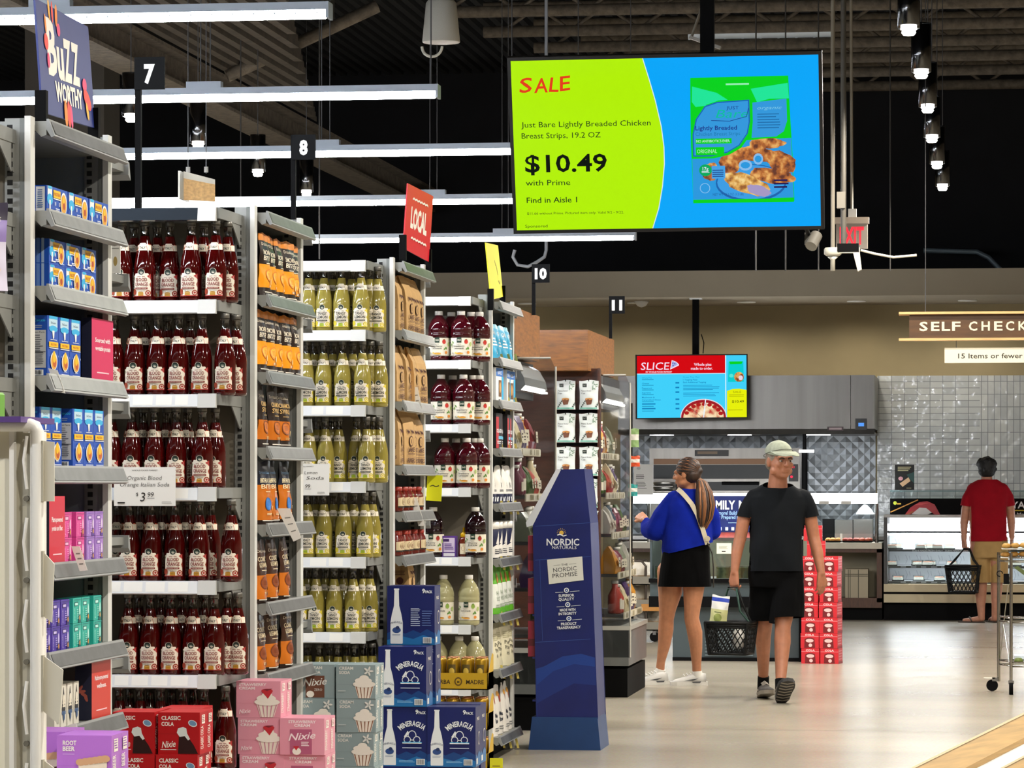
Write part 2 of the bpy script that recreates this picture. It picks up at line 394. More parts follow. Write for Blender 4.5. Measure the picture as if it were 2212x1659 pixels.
# ---- pendant cans
can = glassy('smoked_glass', '#6d7076', .10, .15); canin = M('can_inner', '#26272a', .4, metal=.3); bulb = M('bulb_glow', '#ffffff', .4, emit=22, ecol='#fff6e6')
def pendant(name='pendant_light'):
    t = thing(name, 'x', 'pendant light', (0, 0, 0), 0, 'pendant lights')
    mb = MB(); mb.cyl((0, 0, .03), (0, 0, .30), .056, n=24, m=canin, cap=True); mb.build('shade', t)
    mb = MB(); mb.lathe([(.058, .01), (.062, .012), (.062, .31), (.058, .31)], 24, can); mb.build('glass_sleeve', t)
    mb = MB(); mb.lathe([(.001, -.028), (.03, -.026), (.04, -.012), (.036, .0), (.001, .0)], 20, bulb); mb.lathe([(.001, .005), (.045, .005), (.045, .03), (.001, .03)], 20, bulb); mb.build('lamp', t)
    mb = MB(); mb.tube([(0, 0, .3), (0, 0, 2.4)], .004, 5, wire); mb.build('cord', t)
    return t
PP = Proto(pendant()); PW = []
RO = ['nearest', 'second', 'third', 'fourth', 'fifth', 'farthest']
for k, (px, py) in enumerate([(1963, 66), (1990, 160), (2004, 235), (2013, 300), (2024, 357), (2036, 405)]):
    d = 2.51 * F / (HY - py); p = Wp(px, py, d); PP.put(p, 0, 'black can pendant right of the sale screen, %s in its row' % RO[k] if k in (0, 5) else 'black can pendant right of the sale screen, %s nearest in its row' % RO[k]); PW.append(p)
for px, py, lb in ((428, 314, 'black can pendant in front of the strip lights, above the small hanging sign'), (283, 255, 'black can pendant left of aisle sign 7 pole'), (557, 374, 'black can pendant hanging between aisle signs 7 and 8'), (662, 418, 'black can pendant just below aisle sign 8')):
    d = 2.51 * F / (HY - py); p = Wp(px, py, d); PP.put(p, 0, lb); PW.append(p)
# the same row carries on towards and past the camera, above the picture
for Y in (4.5, 7.5, 10.5, 13.3, 16.1): p = Vector((-.15, Y, 4.0)); PP.put(p, 0, 'black can pendant of the main aisle row, above the picture', 'pendant lights above the picture'); PW.append(p)
sp = bpy.data.lights.new('pendant_spot', 'SPOT'); sp.energy = SPOT_W; sp.spot_size = radians(172); sp.spot_blend = .5; sp.color = (1, .93, .82); sp.shadow_soft_size = .05
# unseen row added over the open floor to the right as fill light
for Y in (6, 10.5, 15, 19.5, 24, 28.5, 33): p = Vector((3.3, Y, 4.0)); PP.put(p, 0, 'black can pendant added as fill light over the open floor, outside the picture', 'pendant lights above the picture'); PW.append(p)
for p in PW:
    o = bpy.data.objects.new('pendant_spot', sp); COL.objects.link(o); o.location = (p.x, p.y, p.z - .06)
# ---- recessed downlights under the soffit
dl = bpy.data.lights.new('downlight_spot', 'SPOT'); dl.energy = 48; dl.spot_size = radians(165); dl.spot_blend = .7; dl.color = (1, .9, .75); dl.shadow_soft_size = .08
for px, lb in ((1138, 'beside aisle sign 10'), (1375, 'above the pizza menu screen'), (1612, 'right of the menu screen pole'), (1850, 'left of the self checkout sign'), (2090, 'above the self checkout sign')):
    y = 39.75; x = XatY(px, y); t = thing('downlight', 'round recessed downlight in the beige soffit, ' + lb, 'downlight', (x, y, ZF), 0, 'recessed downlights')
    mb = MB(); mb.lathe([(.085, -.012), (.11, -.012), (.11, .0), (.085, .0)], 24, WHITE); mb.build('trim_ring', t)
    mb = MB(); mb.lathe([(.001, -.006), (.083, -.006)], 24, M('downlight_glow', '#ffffff', .5, emit=9, ecol='#fff1da')); mb.build('lamp', t)
    o = bpy.data.objects.new('downlight_spot', dl); COL.objects.link(o); o.location = (x, y, ZF - .03)
# ================================================================ goods: one of each kind
def carton(name, w, d, h, base, fa=None, ra=None, la=None, ta=None, rough=.42):
    """printed box: base centre at the origin, front towards -Y"""
    mb = MB(); m = C(base, rough); mb.box(-w / 2, w / 2, -d / 2, d / 2, 0, h, m)
    if fa: mb.art(fa, lambda x, y, e: (x, -d / 2 - e, y))
    if ra: mb.art(ra, lambda x, y, e: (w / 2 + e, x, y))
    if la: mb.art(la, lambda x, y, e: (-w / 2 - e, -x, y))
    if ta: mb.art(ta, lambda x, y, e: (x, y, h + e))
    return mb.build(name)
# ---- long-necked soda bottle
neckglass = glassy('bottle_neck_glass', '#b9b2a6', .12, .05)
def soda(liq, main, neck, nm):
    t = thing('soda_bottle', 'x', 'bottle')
    pr = [(.030, 0), (.0375, .004), (.0385, .012), (.0385, .118), (.0375, .135), (.034, .158), (.028, .186), (.021, .214), (.0165, .236), (.0148, .25), (.0145, .268), (.0172, .269), (.0172, .274), (.0145, .275)]
    q = .2145; mats = [liq if pr[i][1] < q else neckglass for i in range(len(pr) - 1)]
    mb = MB(); mb.lathe(pr, 22, liq, mats=mats); mb.build('glass', t)
    mb = MB(); mb.lathe([(.0155, .272), (.0165, .273), (.0165, .289), (.0150, .2915), (.001, .292)], 16, M('bottle_cap', '#77756f', .35, metal=.7)); mb.build('cap', t)
    def r_at(z):
        for a, b in zip(pr, pr[1:]):
            if a[1] <= z <= b[1]: return a[0] + (b[0] - a[0]) * (z - a[1]) / max(1e-6, b[1] - a[1])
        return .015
    def wrap(x, y, e):
        r = r_at(y); a = x / max(.02, r); return ((r + e + .0004) * sin(a), -(r + e + .0004) * cos(a), y)
    mb = MB(); mb.art(main, wrap, .0003); mb.build('label', t)
    mb = MB(); mb.art(neck, wrap, .0003); mb.build('neck_label', t)
    return t
def strip(a, p, m, n=10):      # polygon cut in vertical slices so that it bends round a bottle; p gives (xl, xr) outline as top/bottom functions
    x0, x1, top, bot = p
    for i in range(n):
        u = x0 + (x1 - x0) * i / n; v = x0 + (x1 - x0) * (i + 1) / n
        a.poly([(u, bot(u)), (v, bot(v)), (v, top(v)), (u, top(u))], m)
def soda_label(c1, c2, lines, accent, tcol):
    a = Art(); wh = C('#f3ead8', .5)
    strip(a, (-.034, .034, lambda x: .102 - (.008 if abs(x) > .026 else 0) + (.004 if abs(x) < .014 else 0), lambda x: .020), wh, 14)
    a.ell(0, .106, .0125, .0125, wh, 18)
    a.ell(0, .107, .0105, .0105, C('#1d2b26', .5), 18); a.rect(-.007, .1045, .007, .1095, C('#3d5248', .5)); a.text('365', 0, .1052, .0036, C('#e9e6d8', .5))
    a.poly([(.034, .100), (.034, .080), (.020, .092)], accent); a.poly([(-.034, .094), (-.034, .078), (-.028, .086)], C('#3c4a2c', .5))
    a.poly([(.034, .072), (.034, .05), (.029, .062)], c1)
    a.ell(-.027, .036, .0085, .011, c1, 14); a.ell(.024, .032, .010, .010, c1, 14); a.ell(.024, .032, .006, .006, wh, 12); a.ell(.024, .032, .004, .004, accent, 12)
    a.rect(-.010, .021, .008, .034, c2); a.ell(-.001, .034, .009, .003, c2, 12); a.rect(-.034, .020, .034, .0225, accent, 8)
    a.bars(-.013, .0885, .013, .0905, 1, tcol, .8, 0)
    a.text(lines[0], 0, .0735, .0125, tcol, wd=.040, bold=.02); a.text(lines[1], 0, .0575, .0125, tcol, wd=.046, bold=.02)
    a.bars(-.02, .054, .02, .056, 1, C('#8d8578', .5), .6, 0)
    a.rect(-.022, .0455, .022, .0515, tcol, 5); a.text('ITALIAN SODA', 0, .047, .003, wh, wd=.036)
    a.text('FAIR TRADE', 0, .037, .0042, C('#5d574d', .5), wd=.026)
    return a
def soda_neck(accent):
    a = Art(); wh = C('#ece3d0', .5)
    strip(a, (-.034, .034, lambda x: .2045 + (.006 if abs(x) < .012 else 0), lambda x: .184), wh, 14)
    a.poly([(-.034, .186), (-.018, .184), (-.013, .2), (-.02, .208), (-.034, .205)], accent); a.poly([(.034, .186), (.018, .184), (.013, .2), (.02, .208), (.034, .205)], accent)
    a.poly([(-.028, .187), (-.018, .186), (-.022, .2)], C('#39442b', .5))
    a.bars(-.010, .203, .010, .2045, 1, C('#5d574d', .5), .8, 0); a.text('ITALY', 0, .19, .0085, C('#2c2a26', .5), wd=.022, bold=.02)
    return a
redl = M('blood_orange_soda', '#430505', .07, coat=.5, noise=(9, .25)); lem = M('lemon_soda', '#93873f', .1, coat=.5, noise=(9, .12))
SODA_R = Proto(soda(redl, soda_label(C('#9c3b22'), C('#b98a2c'), ('BLOOD', 'ORANGE'), C('#a51f1b'), C('#7d2219')), soda_neck(C('#b9502d')), 'r'))
SODA_L = Proto(soda(lem, soda_label(C('#d9c832'), C('#9fb32e'), ('TANGY', 'LEMON'), C('#e6d02c'), C('#33352c')), soda_neck(C('#6e6a28')), 'l'))
# ---- plastic juice jug
def jug(liq, berry, words, dark=False):
    t = thing('juice_jug', 'x', 'bottle')
    pr = [(.046, 0), (.055, .006), (.0575, .02), (.0545, .028), (.0545, .125), (.0575, .132), (.0575, .148), (.0555, .152), (.0575, .157), (.0565, .175), (.051, .197), (.040, .218), (.027, .236), (.0195, .244), (.0195, .252)]
    mb = MB(); mb.lathe(pr, 26, liq); mb.build('bottle', t)
    mb = MB(); mb.lathe([(.0205, .246), (.0215, .247), (.0215, .266), (.020, .268), (.001, .268)], 20, C('#e6e3dc', .35)); mb.build('cap', t)
    a = Art(); wh = C('#ece5d2', .5); r = .0548
    strip(a, (-.082, .082, lambda x: .124, lambda x: .030), wh, 20)
    a.rect(-.014, .098, .010, .126, C('#12301f', .5), 3); a.text('365', -.002, .108, .009, C('#e9e4d2', .5), wd=.017, bold=.02)
    a.text('Organic', -.006, .088, .006, C('#4d4b3f', .5)); w = words.split('/')
    for i, s in enumerate(w): a.text(s, -.004, .076 - .0115 * i, .0085, C('#20211b', .5), wd=.05 if len(s) < 10 else .058, bold=.015)
    a.ell(.034, .103, .010, .012, berry, 14); a.poly([(.026, .112), (.042, .112), (.034, .119)], C('#4d7a34'))
    a.ell(-.036, .1, .004, .008, C('#5c8a3a'), 10, rot=.6); a.ell(-.046, .088, .004, .008, C('#5c8a3a'), 10, rot=-.5); a.ell(.046, .07, .004, .009, C('#5c8a3a'), 10, rot=.5); a.ell(.038, .066, .004, .008, C('#5c8a3a'), 10, rot=-.9)
    a.ell(0, .041, .018, .005, C('#d99a22'), 14); a.ell(-.02, .044, .006, .004, C('#e3b53c'), 10); a.ell(-.036, .042, .006, .006, C('#b9b49c'), 12); a.ell(.045, .046, .008, .008, C('#e08a2c'), 12); a.ell(.062, .09, .008, .012, C('#a9bd72'), 12)
    mb = MB(); mb.art(a, lambda x, y, e: ((r + e) * sin(x / r), -(r + e) * cos(x / r), y), .0005); mb.build('label', t)
    return t
strawl = M('strawberry_lemonade', '#3d0610', .06, coat=.6, noise=(10, .3)); lemo = M('cloudy_lemonade', '#aba67c', .12, coat=.6); darkj = M('dark_juice', '#170508', .06, coat=.6)
JUG_S = Proto(jug(strawl, C('#c22a1d'), 'Strawberry/Lemonade')); JUG_L = Proto(jug(lemo, C('#8cab44'), 'Lemonade')); JUG_D = Proto(jug(darkj, C('#a32018'), 'Cherry/Juice'))
# ---- blue pasta boxes
nav = '#1850b8'; dblu = C('#0b1f52', .4); cy = C('#36b4ea', .4); yel = C('#f5c21b', .4); wt = C('#eef2f6', .4); gold = C('#e7a935', .4)
def pasta_front(w, h, land):
    a = Art(); b = w / 2
    if land:
        a.rect(-b + .008, h * .55, -b + .055, h * .98, wt); a.ell(-b + .032, h * .52, .03, .016, cy, 16); a.rect(-b + .024, h * .15, -b + .038, h * .5, wt); a.rect(-b + .012, h * .9, -b + .05, h, cy)
        a.rect(-.045, h * .62, .03, h * .9, yel); a.rect(-.045, h * .56, .03, h * .6, wt); a.text('PROTEIN', -.008, h * .69, h * .13, C('#c04a1c', .4), wd=.06)
        a.ell(b - .05, h * .48, .034, h * .42, wt, 18); a.ell(b - .05, h * .46, .028, h * .36, gold, 18); a.ell(b - .048, h * .4, .012, h * .14, C('#b5471f', .4), 12); a.ell(b - .055, h * .62, .012, h * .12, yel, 12)
        a.text('18', -.03, h * .34, h * .14, wt, bold=.02); a.text('15', .012, h * .34, h * .14, wt, bold=.02); a.bars(-b + .012, h * .06, -b + .06, h * .15, 1, wt); a.bars(-.03, h * .12, .02, h * .24, 2, wt); a.bars(.03, h * .05, b - .02, h * .1, 1, wt)
    else:
        a.rect(-b + .014, h * .82, b - .014, h * .98, C('#bfe0f2', .4)); a.rect(-b + .014, h * .95, b - .014, h, cy); a.ell(0, h * .79, b - .014, h * .055, cy, 16); a.poly([(-.012, h * .76), (.012, h * .76), (.008, h * .64), (-.004, h * .62)], wt)
        a.text('DeCecco', 0, h * .875, h * .035, dblu, wd=.05); a.bars(-b + .025, h * .595, b - .025, h * .615, 1, wt)
        a.rect(-b + .01, h * .49, b - .01, h * .575, yel); a.text('PROTEIN', 0, h * .512, h * .04, C('#b5381a', .4), wd=w * .5); a.rect(-b + .01, h * .465, b - .01, h * .478, wt)
        a.ell(0, h * .26, b * .62, h * .15, wt, 18); a.ell(0, h * .25, b * .52, h * .125, gold, 18); a.ell(.006, h * .22, b * .3, h * .06, C('#c45a24', .4), 14); a.ell(0, h * .33, b * .26, h * .1, yel, 14)
        a.text('15', -b * .76, h * .33, h * .03, wt); a.text('18', b * .76, h * .33, h * .03, wt); a.bars(-b + .04, h * .09, b - .04, h * .105, 1, wt); a.bars(-b + .012, h * .02, b - .012, h * .06, 2, wt)
    return a
def pasta_side(d, h):
    a = Art(); b = d / 2; gy = C('#c4c7cb', .5)
    a.text('DeCecco', 0, h * .9, h * .045, cy, wd=d * .8, bold=.03); a.bars(-b + .006, h * .78, b - .006, h * .84, 2, C('#7f93bd', .5)); a.rect(-b + .004, h * .14, b - .004, h * .76, gy); a.text('Nutrition Facts', 0, h * .71, h * .03, C('#22252c', .5), wd=d * .75)
    a.bars(-b + .008, h * .18, b - .01, h * .68, 14, C('#6b6f78', .5), .35, .3); a.rect(-b + .004, h * .395, b - .004, h * .405, C('#22252c', .5)); a.rect(-b + .008, h * .02, b - .01, h * .11, wt)
    for i in range(9): a.rect(-b + .011 + i * (d - .024) / 9, h * .03, -b + .013 + i * (d - .024) / 9, h * .1, C('#22252c', .5))
    return a
e_side = Art(); e_side.rect(-.013, .004, .013, .074, wt); e_side.bars(-.008, .012, .008, .066, 9, C('#5f7fb8', .5))
e_side2 = Art(); e_side2.rect(-.012, .004, -.002, .074, C('#5f86cc', .5)); e_side2.rect(.003, .004, .011, .074, C('#9db9e2', .5))
PASTA_L = Proto(tag(carton('pasta_box', .222, .036, .078, nav, pasta_front(.222, .078, True), la=e_side), 'x', 'box'))
PASTA_F = Proto(tag(carton('pasta_box', .17, .05, .072, nav, pasta_front(.17, .072, True), la=e_side2), 'x', 'box'))
PASTA_U = Proto(tag(carton('pasta_box', .116, .062, .172, nav, pasta_front(.116, .172, False), la=pasta_side(.062, .172)), 'x', 'box'))
# ---- small sachet boxes in pink, lilac, purple, teal
def sachet(base, dark, pale, w=.09, h=.072, d=.05):
    a = Art(); a.rect(-w * .34, h * .68, w * .12, h * .84, C(dark)); a.rect(-w * .28, h * .71, w * .06, h * .81, C(pale)); a.ell(w * .28, h * .5, w * .09, h * .22, C(pale), 12); a.text('pouch', -w * .3, h * .1, h * .14, C(pale), wd=h * .5, al='l', rot=pi / 2)
    a.poly([(w * .1, 0), (w * .42, 0), (w * .36, h * .34), (w * .16, h * .3)], C(dark)); a.ell(w * .27, h * .2, w * .07, h * .1, C('#d49a52'), 10); a.bars(-w * .1, h * .12, w * .1, h * .55, 5, C(pale), .3)
    a.rect(-w / 2, h * .93, w / 2, h * .95, C(dark))
    s = Art(); s.bars(-d * .34, h * .15, d * .3, h * .85, 8, C(dark), .4)
    return Proto(tag(carton('sachet_box', w, d, h, base, a, la=s), 'x', 'box'))
SB = {'pink': sachet('#e0499f', '#93185f', '#f7b7dc'), 'lilac': sachet('#a77bd0', '#5b3a96', '#e2cdf2'), 'purple': sachet('#4f37a8', '#2a1a68', '#c9bdf0'), 'teal': sachet('#27b3a4', '#0d5f63', '#b9efe6')}
# ---- pouches
def pouch(name, w, h, t, base, zones, art, top=.1, n=10, crinkle=.004, seed=1, artb=None):
    """stand-up bag; zones: (v0, v1, material) bands over the height"""
    rr = random.Random(seed); ny = 16; T = thing(name, 'x', 'bag')
    def th(u, v):
        b = t * max(.0, (1 - v ** 2.2)) + .0015
        return b * max(0.0, 1 - (2 * u - 1) ** 2) ** .6 * .5 + .001
    ph = [rr.random() * 6 for _ in range(6)]
    def wid(v): return w * (1 - .10 * sin(pi * min(1, v * 1.1)) * .6)
    def P(u, v, s, e=0):
        x = (u - .5) * wid(v); y = s * (th(u, v) + e) + crinkle * sin(u * 9 + ph[0] + v * 5) * sin(v * 13 + ph[1])
        return (x, y, h * v + (.004 * sin(u * 7 + ph[2]) if v > .95 else 0))
    mb = MB(); mats = [next((m for a, b, m in zones if a <= (j + .5) / ny < b), base) for j in range(ny)]
    for s in (-1, 1):
        v = [P(i / n, j / ny, s) for j in range(ny + 1) for i in range(n + 1)]
        for j in range(ny):
            f = [(j * (n + 1) + i, j * (n + 1) + i + 1, (j + 1) * (n + 1) + i + 1, (j + 1) * (n + 1) + i) for i in range(n)]
            mb.add(v if j == 0 else [], [], mats[j], True)
            o = len(mb.v) - len(v); k = mb.slot(mats[j])
            for q in f: mb.f.append(tuple(a + o for a in q)); mb.mi.append(k); mb.sm.append(True)
    mb.add([P(i / n, 0, -1) for i in range(n + 1)] + [P(i / n, 0, 1) for i in range(n, -1, -1)], [tuple(range(2 * n + 2))], base)
    mb.build('bag', T)
    mb = MB(); mb.art(art, lambda x, y, e: P(min(1, max(0, x / w + .5)), min(1, max(0, y / h)), -1, e + .0006), .0005, sub=.02); mb.build('print', T)
    return T
def drizzle_art(w, h, l1, l2, c_txt, circ, circ2, top='Drizzilicious', tc='#e8dcc8'):
    a = Art(); a.text(top, 0, h * .80, h * .05, C(tc), wd=w * .8); a.text(l1, 0, h * .66, h * .075, C(c_txt), wd=w * .78, bold=.01); a.text(l2, 0, h * .565, h * .075, C(c_txt), wd=w * .72, bold=.01)
    a.bars(-w * .2, h * .5, w * .2, h * .52, 1, C(c_txt)); a.ell(-w * .05, h * .32, w * .24, h * .105, C(circ), 18); a.ell(-w * .05, h * .32, w * .2, h * .088, C(circ2), 18); a.bars(-w * .17, h * .28, w * .07, h * .36, 4, C(circ), .4)
    a.bars(-w * .16, h * .13, w * .1, h * .17, 2, C(c_txt), .5); a.ell(w * .3, h * .24, w * .1, h * .05, C('#e9c98a'), 12); a.ell(w * .26, h * .15, w * .09, h * .04, C('#5d2f18'), 12); a.bars(-w * .4, h * .03, w * .3, h * .06, 1, C('#e9e2d4'))
    return a
W_, H_ = .155, .23
yb = C('#ee9a12', .3); ob = C('#c46a12', .3); bk = C('#221510', .3); br = C('#3b1f12', .3); nv = C('#141d33', .3); fo = C('#d9852a', .3)
DZ = {
 'smores': Proto(pouch('snack_bag', W_, H_, .05, bk, [(0, .1, bk), (.1, .5, yb), (.5, .85, bk), (.85, 1.1, fo)], drizzle_art(W_, H_, "S'MORES", 'BITES', '#f3e7cf', '#d77c10', '#f6b42c'), seed=1)),
 'black': Proto(pouch('snack_bag', W_, H_, .05, bk, [(0, .12, bk), (.12, .42, ob), (.42, 1.1, bk)], drizzle_art(W_, H_, 'CINNAMON', 'SWIRL', '#d8b06a', '#7a3a10', '#c46a12'), seed=2)),
 'birthday': Proto(pouch('snack_bag', W_, H_, .05, nv, [(0, .08, bk), (.08, .62, ob), (.62, 1.1, nv)], drizzle_art(W_, H_, 'BIRTHDAY CAKE', 'BITES', '#f3e3b8', '#1d5fae', '#2b7bd0', tc='#88b6e6'), seed=3)),
 'cookies': Proto(pouch('snack_bag', W_, H_, .05, br, [(0, .08, bk), (.08, .45, ob), (.45, 1.1, br)], drizzle_art(W_, H_, 'COOKIES', '& CREAM BITES', '#ead9b4', '#6b2c12', '#8b4216'), seed=4)),
}
kr = C('#c39c66', .75, noise=(18, .1)); kd = C('#4a1f18', .6)
def kraft():
    t = thing('kraft_bag', 'x', 'bag'); w, h, d = .18, .26, .085; mb = MB()
    sec = [(0, 1, 1), (.02, 1.02, 1.04), (.5, 1, 1), (.74, .98, .8), (.9, .97, .3), (1.0, .98, .07)]; v = []
    for z, a, b in sec:
        zz = z * h; v += [(-w / 2 * a, -d / 2 * b, zz), (0, -d / 2 * b * 1.06, zz + (.004 if z > .95 else 0)), (w / 2 * a, -d / 2 * b, zz), (w / 2 * a * (.86 if z > .4 else .97), 0, zz), (w / 2 * a, d / 2 * b, zz), (-w / 2 * a, d / 2 * b, zz), (-w / 2 * a * (.86 if z > .4 else .97), 0, zz)]
    f = []
    for k in range(len(sec) - 1):
        for i in range(7): j = (i + 1) % 7; f.append((k * 7 + i, k * 7 + j, k * 7 + 7 + j, k * 7 + 7 + i))
    f.append(tuple(range(7))[::-1]); f.append(tuple(range(35, 42))); mb.add(v, f, kr); mb.build('bag', t)
    a = Art(); a.text('CALIFORNIA', 0, .176, .012, kd, wd=.12); a.text('W  W', 0, .146, .02, kd, wd=.11, bold=.03); a.ell(0, .112, .03, .025, kd, 18); a.ell(0, .112, .025, .02, kr, 18); a.text('R', 0, .102, .02, kd, bold=.02); a.text('LAKE', 0, .064, .02, kd, wd=.1, bold=.03); a.bars(-.06, .046, .06, .056, 2, kd, .4, .1); a.text('RIVERS', 0, .014, .02, kd, wd=.12, bold=.03); a.rect(-.07, .038, .07, .0395, kd)
    b = Art(); b.text('LAKE', 0, .076, .017, kd, wd=.055, bold=.03); b.ell(0, .118, .017, .017, kd, 14); b.text('RANCHOS', 0, .03, .014, kd, wd=.06, bold=.02); b.bars(-.03, .14, .03, .165, 3, kd, .4); b.rect(-.034, .098, .034, .0995, kd)
    mb = MB(); mb.art(a, lambda x, y, e: (x, -d / 2 * (1.06 if y < .155 else .95 - (y - .155) * 9) - .004 - e, y), .0006); mb.art(b, lambda x, y, e: (-w / 2 - .003 - e, -x, y), .0006); mb.build('print', t); return t
KRAFT = Proto(kraft())
def jar():
    t = thing('sauce_jar', 'x', 'jar'); mb = MB(); mb.lathe([(.022, 0), (.026, .003), (.027, .01), (.027, .07), (.024, .08), (.017, .09), (.016, .1)], 16, M('red_sauce', '#6b1c12', .1, coat=.5)); mb.build('glass', t)
    mb = MB(); mb.lathe([(.018, .094), (.019, .096), (.019, .112), (.001, .113)], 14, C('#9a2c1e', .4)); mb.build('lid', t)
    a = Art(); cr = C('#dcc9a2', .5); strip(a, (-.036, .036, lambda x: .066 - abs(x) * .1, lambda x: .018), cr, 12); a.ell(0, .045, .016, .014, C('#7a2b1c'), 16); a.ell(0, .045, .012, .01, cr, 16); a.text('Q', 0, .039, .011, C('#7a2b1c'), bold=.02); a.rect(-.036, .018, .036, .025, C('#2b1c14'), 8)
    mb = MB(); mb.art(a, lambda x, y, e: ((.0272 + e) * sin(x / .027), -(.0272 + e) * cos(x / .027), y), .0004); mb.build('label', t); return t
JAR = Proto(jar())
# ---- cartons of soda stacked on the floor
pw = C('#f4efe6', .45)
def crinkle_side(d, h, base2, txt):
    a = Art()
    for k in (-.25, .25):
        a.text(txt, d * k, h * .12, d * .2, pw, wd=h * .55, al='l', rot=pi / 2, bold=.02); a.rect(d * k - d * .12, h * .72, d * k + d * .12, h * .93, pw); a.bars(d * k - d * .1, h * .75, d * k + d * .1, h * .91, 4, C(base2), .4)
    a.rect(-.0012, 0, .0012, h, C(base2)); return a
def script(a, x, y, h, m, wd): a.text('Nixie', x, y, h, m, wd=wd, shear=.35, bold=.012, rot=.1)
def cola_front(w, h, alt=False):
    a = Art(); dk_ = C('#2a0908', .45)
    a.text('CLASSIC', -w * .42 if not alt else 0, h * .82, h * .095, pw, al='l' if not alt else 'c', wd=w * .46, bold=.03); a.text('COLA', -w * .42 if not alt else 0, h * .68, h * .095, pw, al='l' if not alt else 'c', wd=w * .3, bold=.03)
    if alt: a.rect(-w * .25, h * .04, w * .25, h * .6, dk_); script(a, 0, h * .3, h * .2, pw, w * .6); a.ell(-.02, h * .52, w * .1, h * .07, pw, 12); return a
    a.poly([(-w * .02, h * .02), (w * .0, h * .40), (w * .02, h * .5), (w * .2, h * .45), (w * .36, h * .22), (w * .46, h * .02)], dk_)
    a.poly([(-w * .05, h * .52), (-w * .02, h * .62), (w * .1, h * .66), (w * .18, h * .62), (w * .2, h * .5), (w * .27, h * .37), (w * .22, h * .34), (w * .14, h * .44), (w * .02, h * .42)], C('#dfe3e2', .45))
    a.ell(w * .33, h * .74, w * .11, h * .075, C('#f0f2f4'), 18, rot=-.35); a.ell(w * .33, h * .745, w * .09, h * .06, C('#6f93b8'), 18, rot=-.35)
    script(a, -w * .24, h * .17, h * .16, pw, w * .34); a.bars(-w * .44, h * .1, -w * .06, h * .125, 1, pw, .6, 0); a.rect(-w / 2, h * .488, -w * .05, h * .492, C('#7d0a10')); return a
def cup(a, cx, w, h, rim, stripe, berry):
    a.poly([(cx - w * .25, h * .42), (cx + w * .25, h * .42), (cx + w * .15, 0.002), (cx - w * .15, 0.002)], C('#efe6da'))
    for k in range(5): x = -.2 + .1 * k; a.poly([(cx + w * (x - .012) * 1.1, h * .42), (cx + w * (x + .018) * 1.1, h * .42), (cx + w * (x + .012) * .65, .002), (cx + w * (x - .008) * .65, .002)], C(stripe))
    a.ell(cx, h * .43, w * .29, h * .1, pw, 18); a.ell(cx - w * .02, h * .53, w * .22, h * .1, pw, 18); a.ell(cx, h * .62, w * .12, h * .08, pw, 14)
    if berry: a.poly([(cx - w * .13, h * .73), (cx + w * .13, h * .73), (cx + w * .02, h * .52)], C('#c32a35')); a.ell(cx, h * .735, w * .13, h * .06, C('#c32a35'), 14); a.poly([(cx - w * .1, h * .78), (cx + w * .12, h * .8), (cx, h * .73)], C('#7a2330'))
def straw_front(w, h, alt=False):
    a = Art(); t = C('#fbe9ee', .45)
    a.text('STRAWBERRY', -w * .44 if not alt else 0, h * .87, h * .075, t, al='l' if not alt else 'c', wd=w * .62, bold=.03); a.text('CREAM', -w * .44 if not alt else 0, h * .77, h * .075, t, al='l' if not alt else 'c', wd=w * .36, bold=.03)
    if alt: a.rect(-w * .27, h * .02, w * .22, h * .7, C('#b25a7c')); script(a, 0, h * .42, h * .2, t, w * .62); a.bars(-w * .02, h * .22, w * .18, h * .36, 3, t, .5); a.ell(-w * .12, h * .1, w * .1, h * .1, pw, 12); a.poly([(-w * .2, h * .24), (-w * .06, h * .24), (-w * .13, h * .12)], C('#c32a35')); return a
    cup(a, w * .2, w, h, '#fff', '#c98da0', True); script(a, -w * .3, h * .12, h * .12, t, w * .26); a.rect(-w / 2, h * .395, -w * .06, h * .4, C('#c9738a')); return a
def cream_front(w, h, alt=False):
    a = Art(); t = C('#e4e6e2', .45)
    a.text('CREAM', -w * .42 if not alt else 0, h * .86, h * .09, t, al='l' if not alt else 'c', wd=w * .36, bold=.03); a.text('SODA', -w * .42 if not alt else 0, h * .73, h * .09, t, al='l' if not alt else 'c', wd=w * .28, bold=.03)
    if alt: a.rect(-w * .24, h * .02, w * .24, h * .67, C('#6d4433')); script(a, 0, h * .38, h * .22, t, w * .62); a.text('ZERO', w * .08, h * .22, h * .07, t); a.ell(-w * .12, h * .12, w * .1, h * .1, pw, 12); return a
    cup(a, w * .22, w, h, '#fff', '#8a5a40', False)
    for k in range(5): a.ell(w * .33 + cos(k * 1.26) * w * .07, h * .82 + sin(k * 1.26) * h * .08, w * .06, h * .03, t, 8, rot=k * 1.26)
    a.rect(-w / 2, h * .425, -w * .02, h * .43, C('#6d7f84')); a.bars(-w * .44, h * .2, -w * .2, h * .24, 1, C('#c5cfd0')); return a
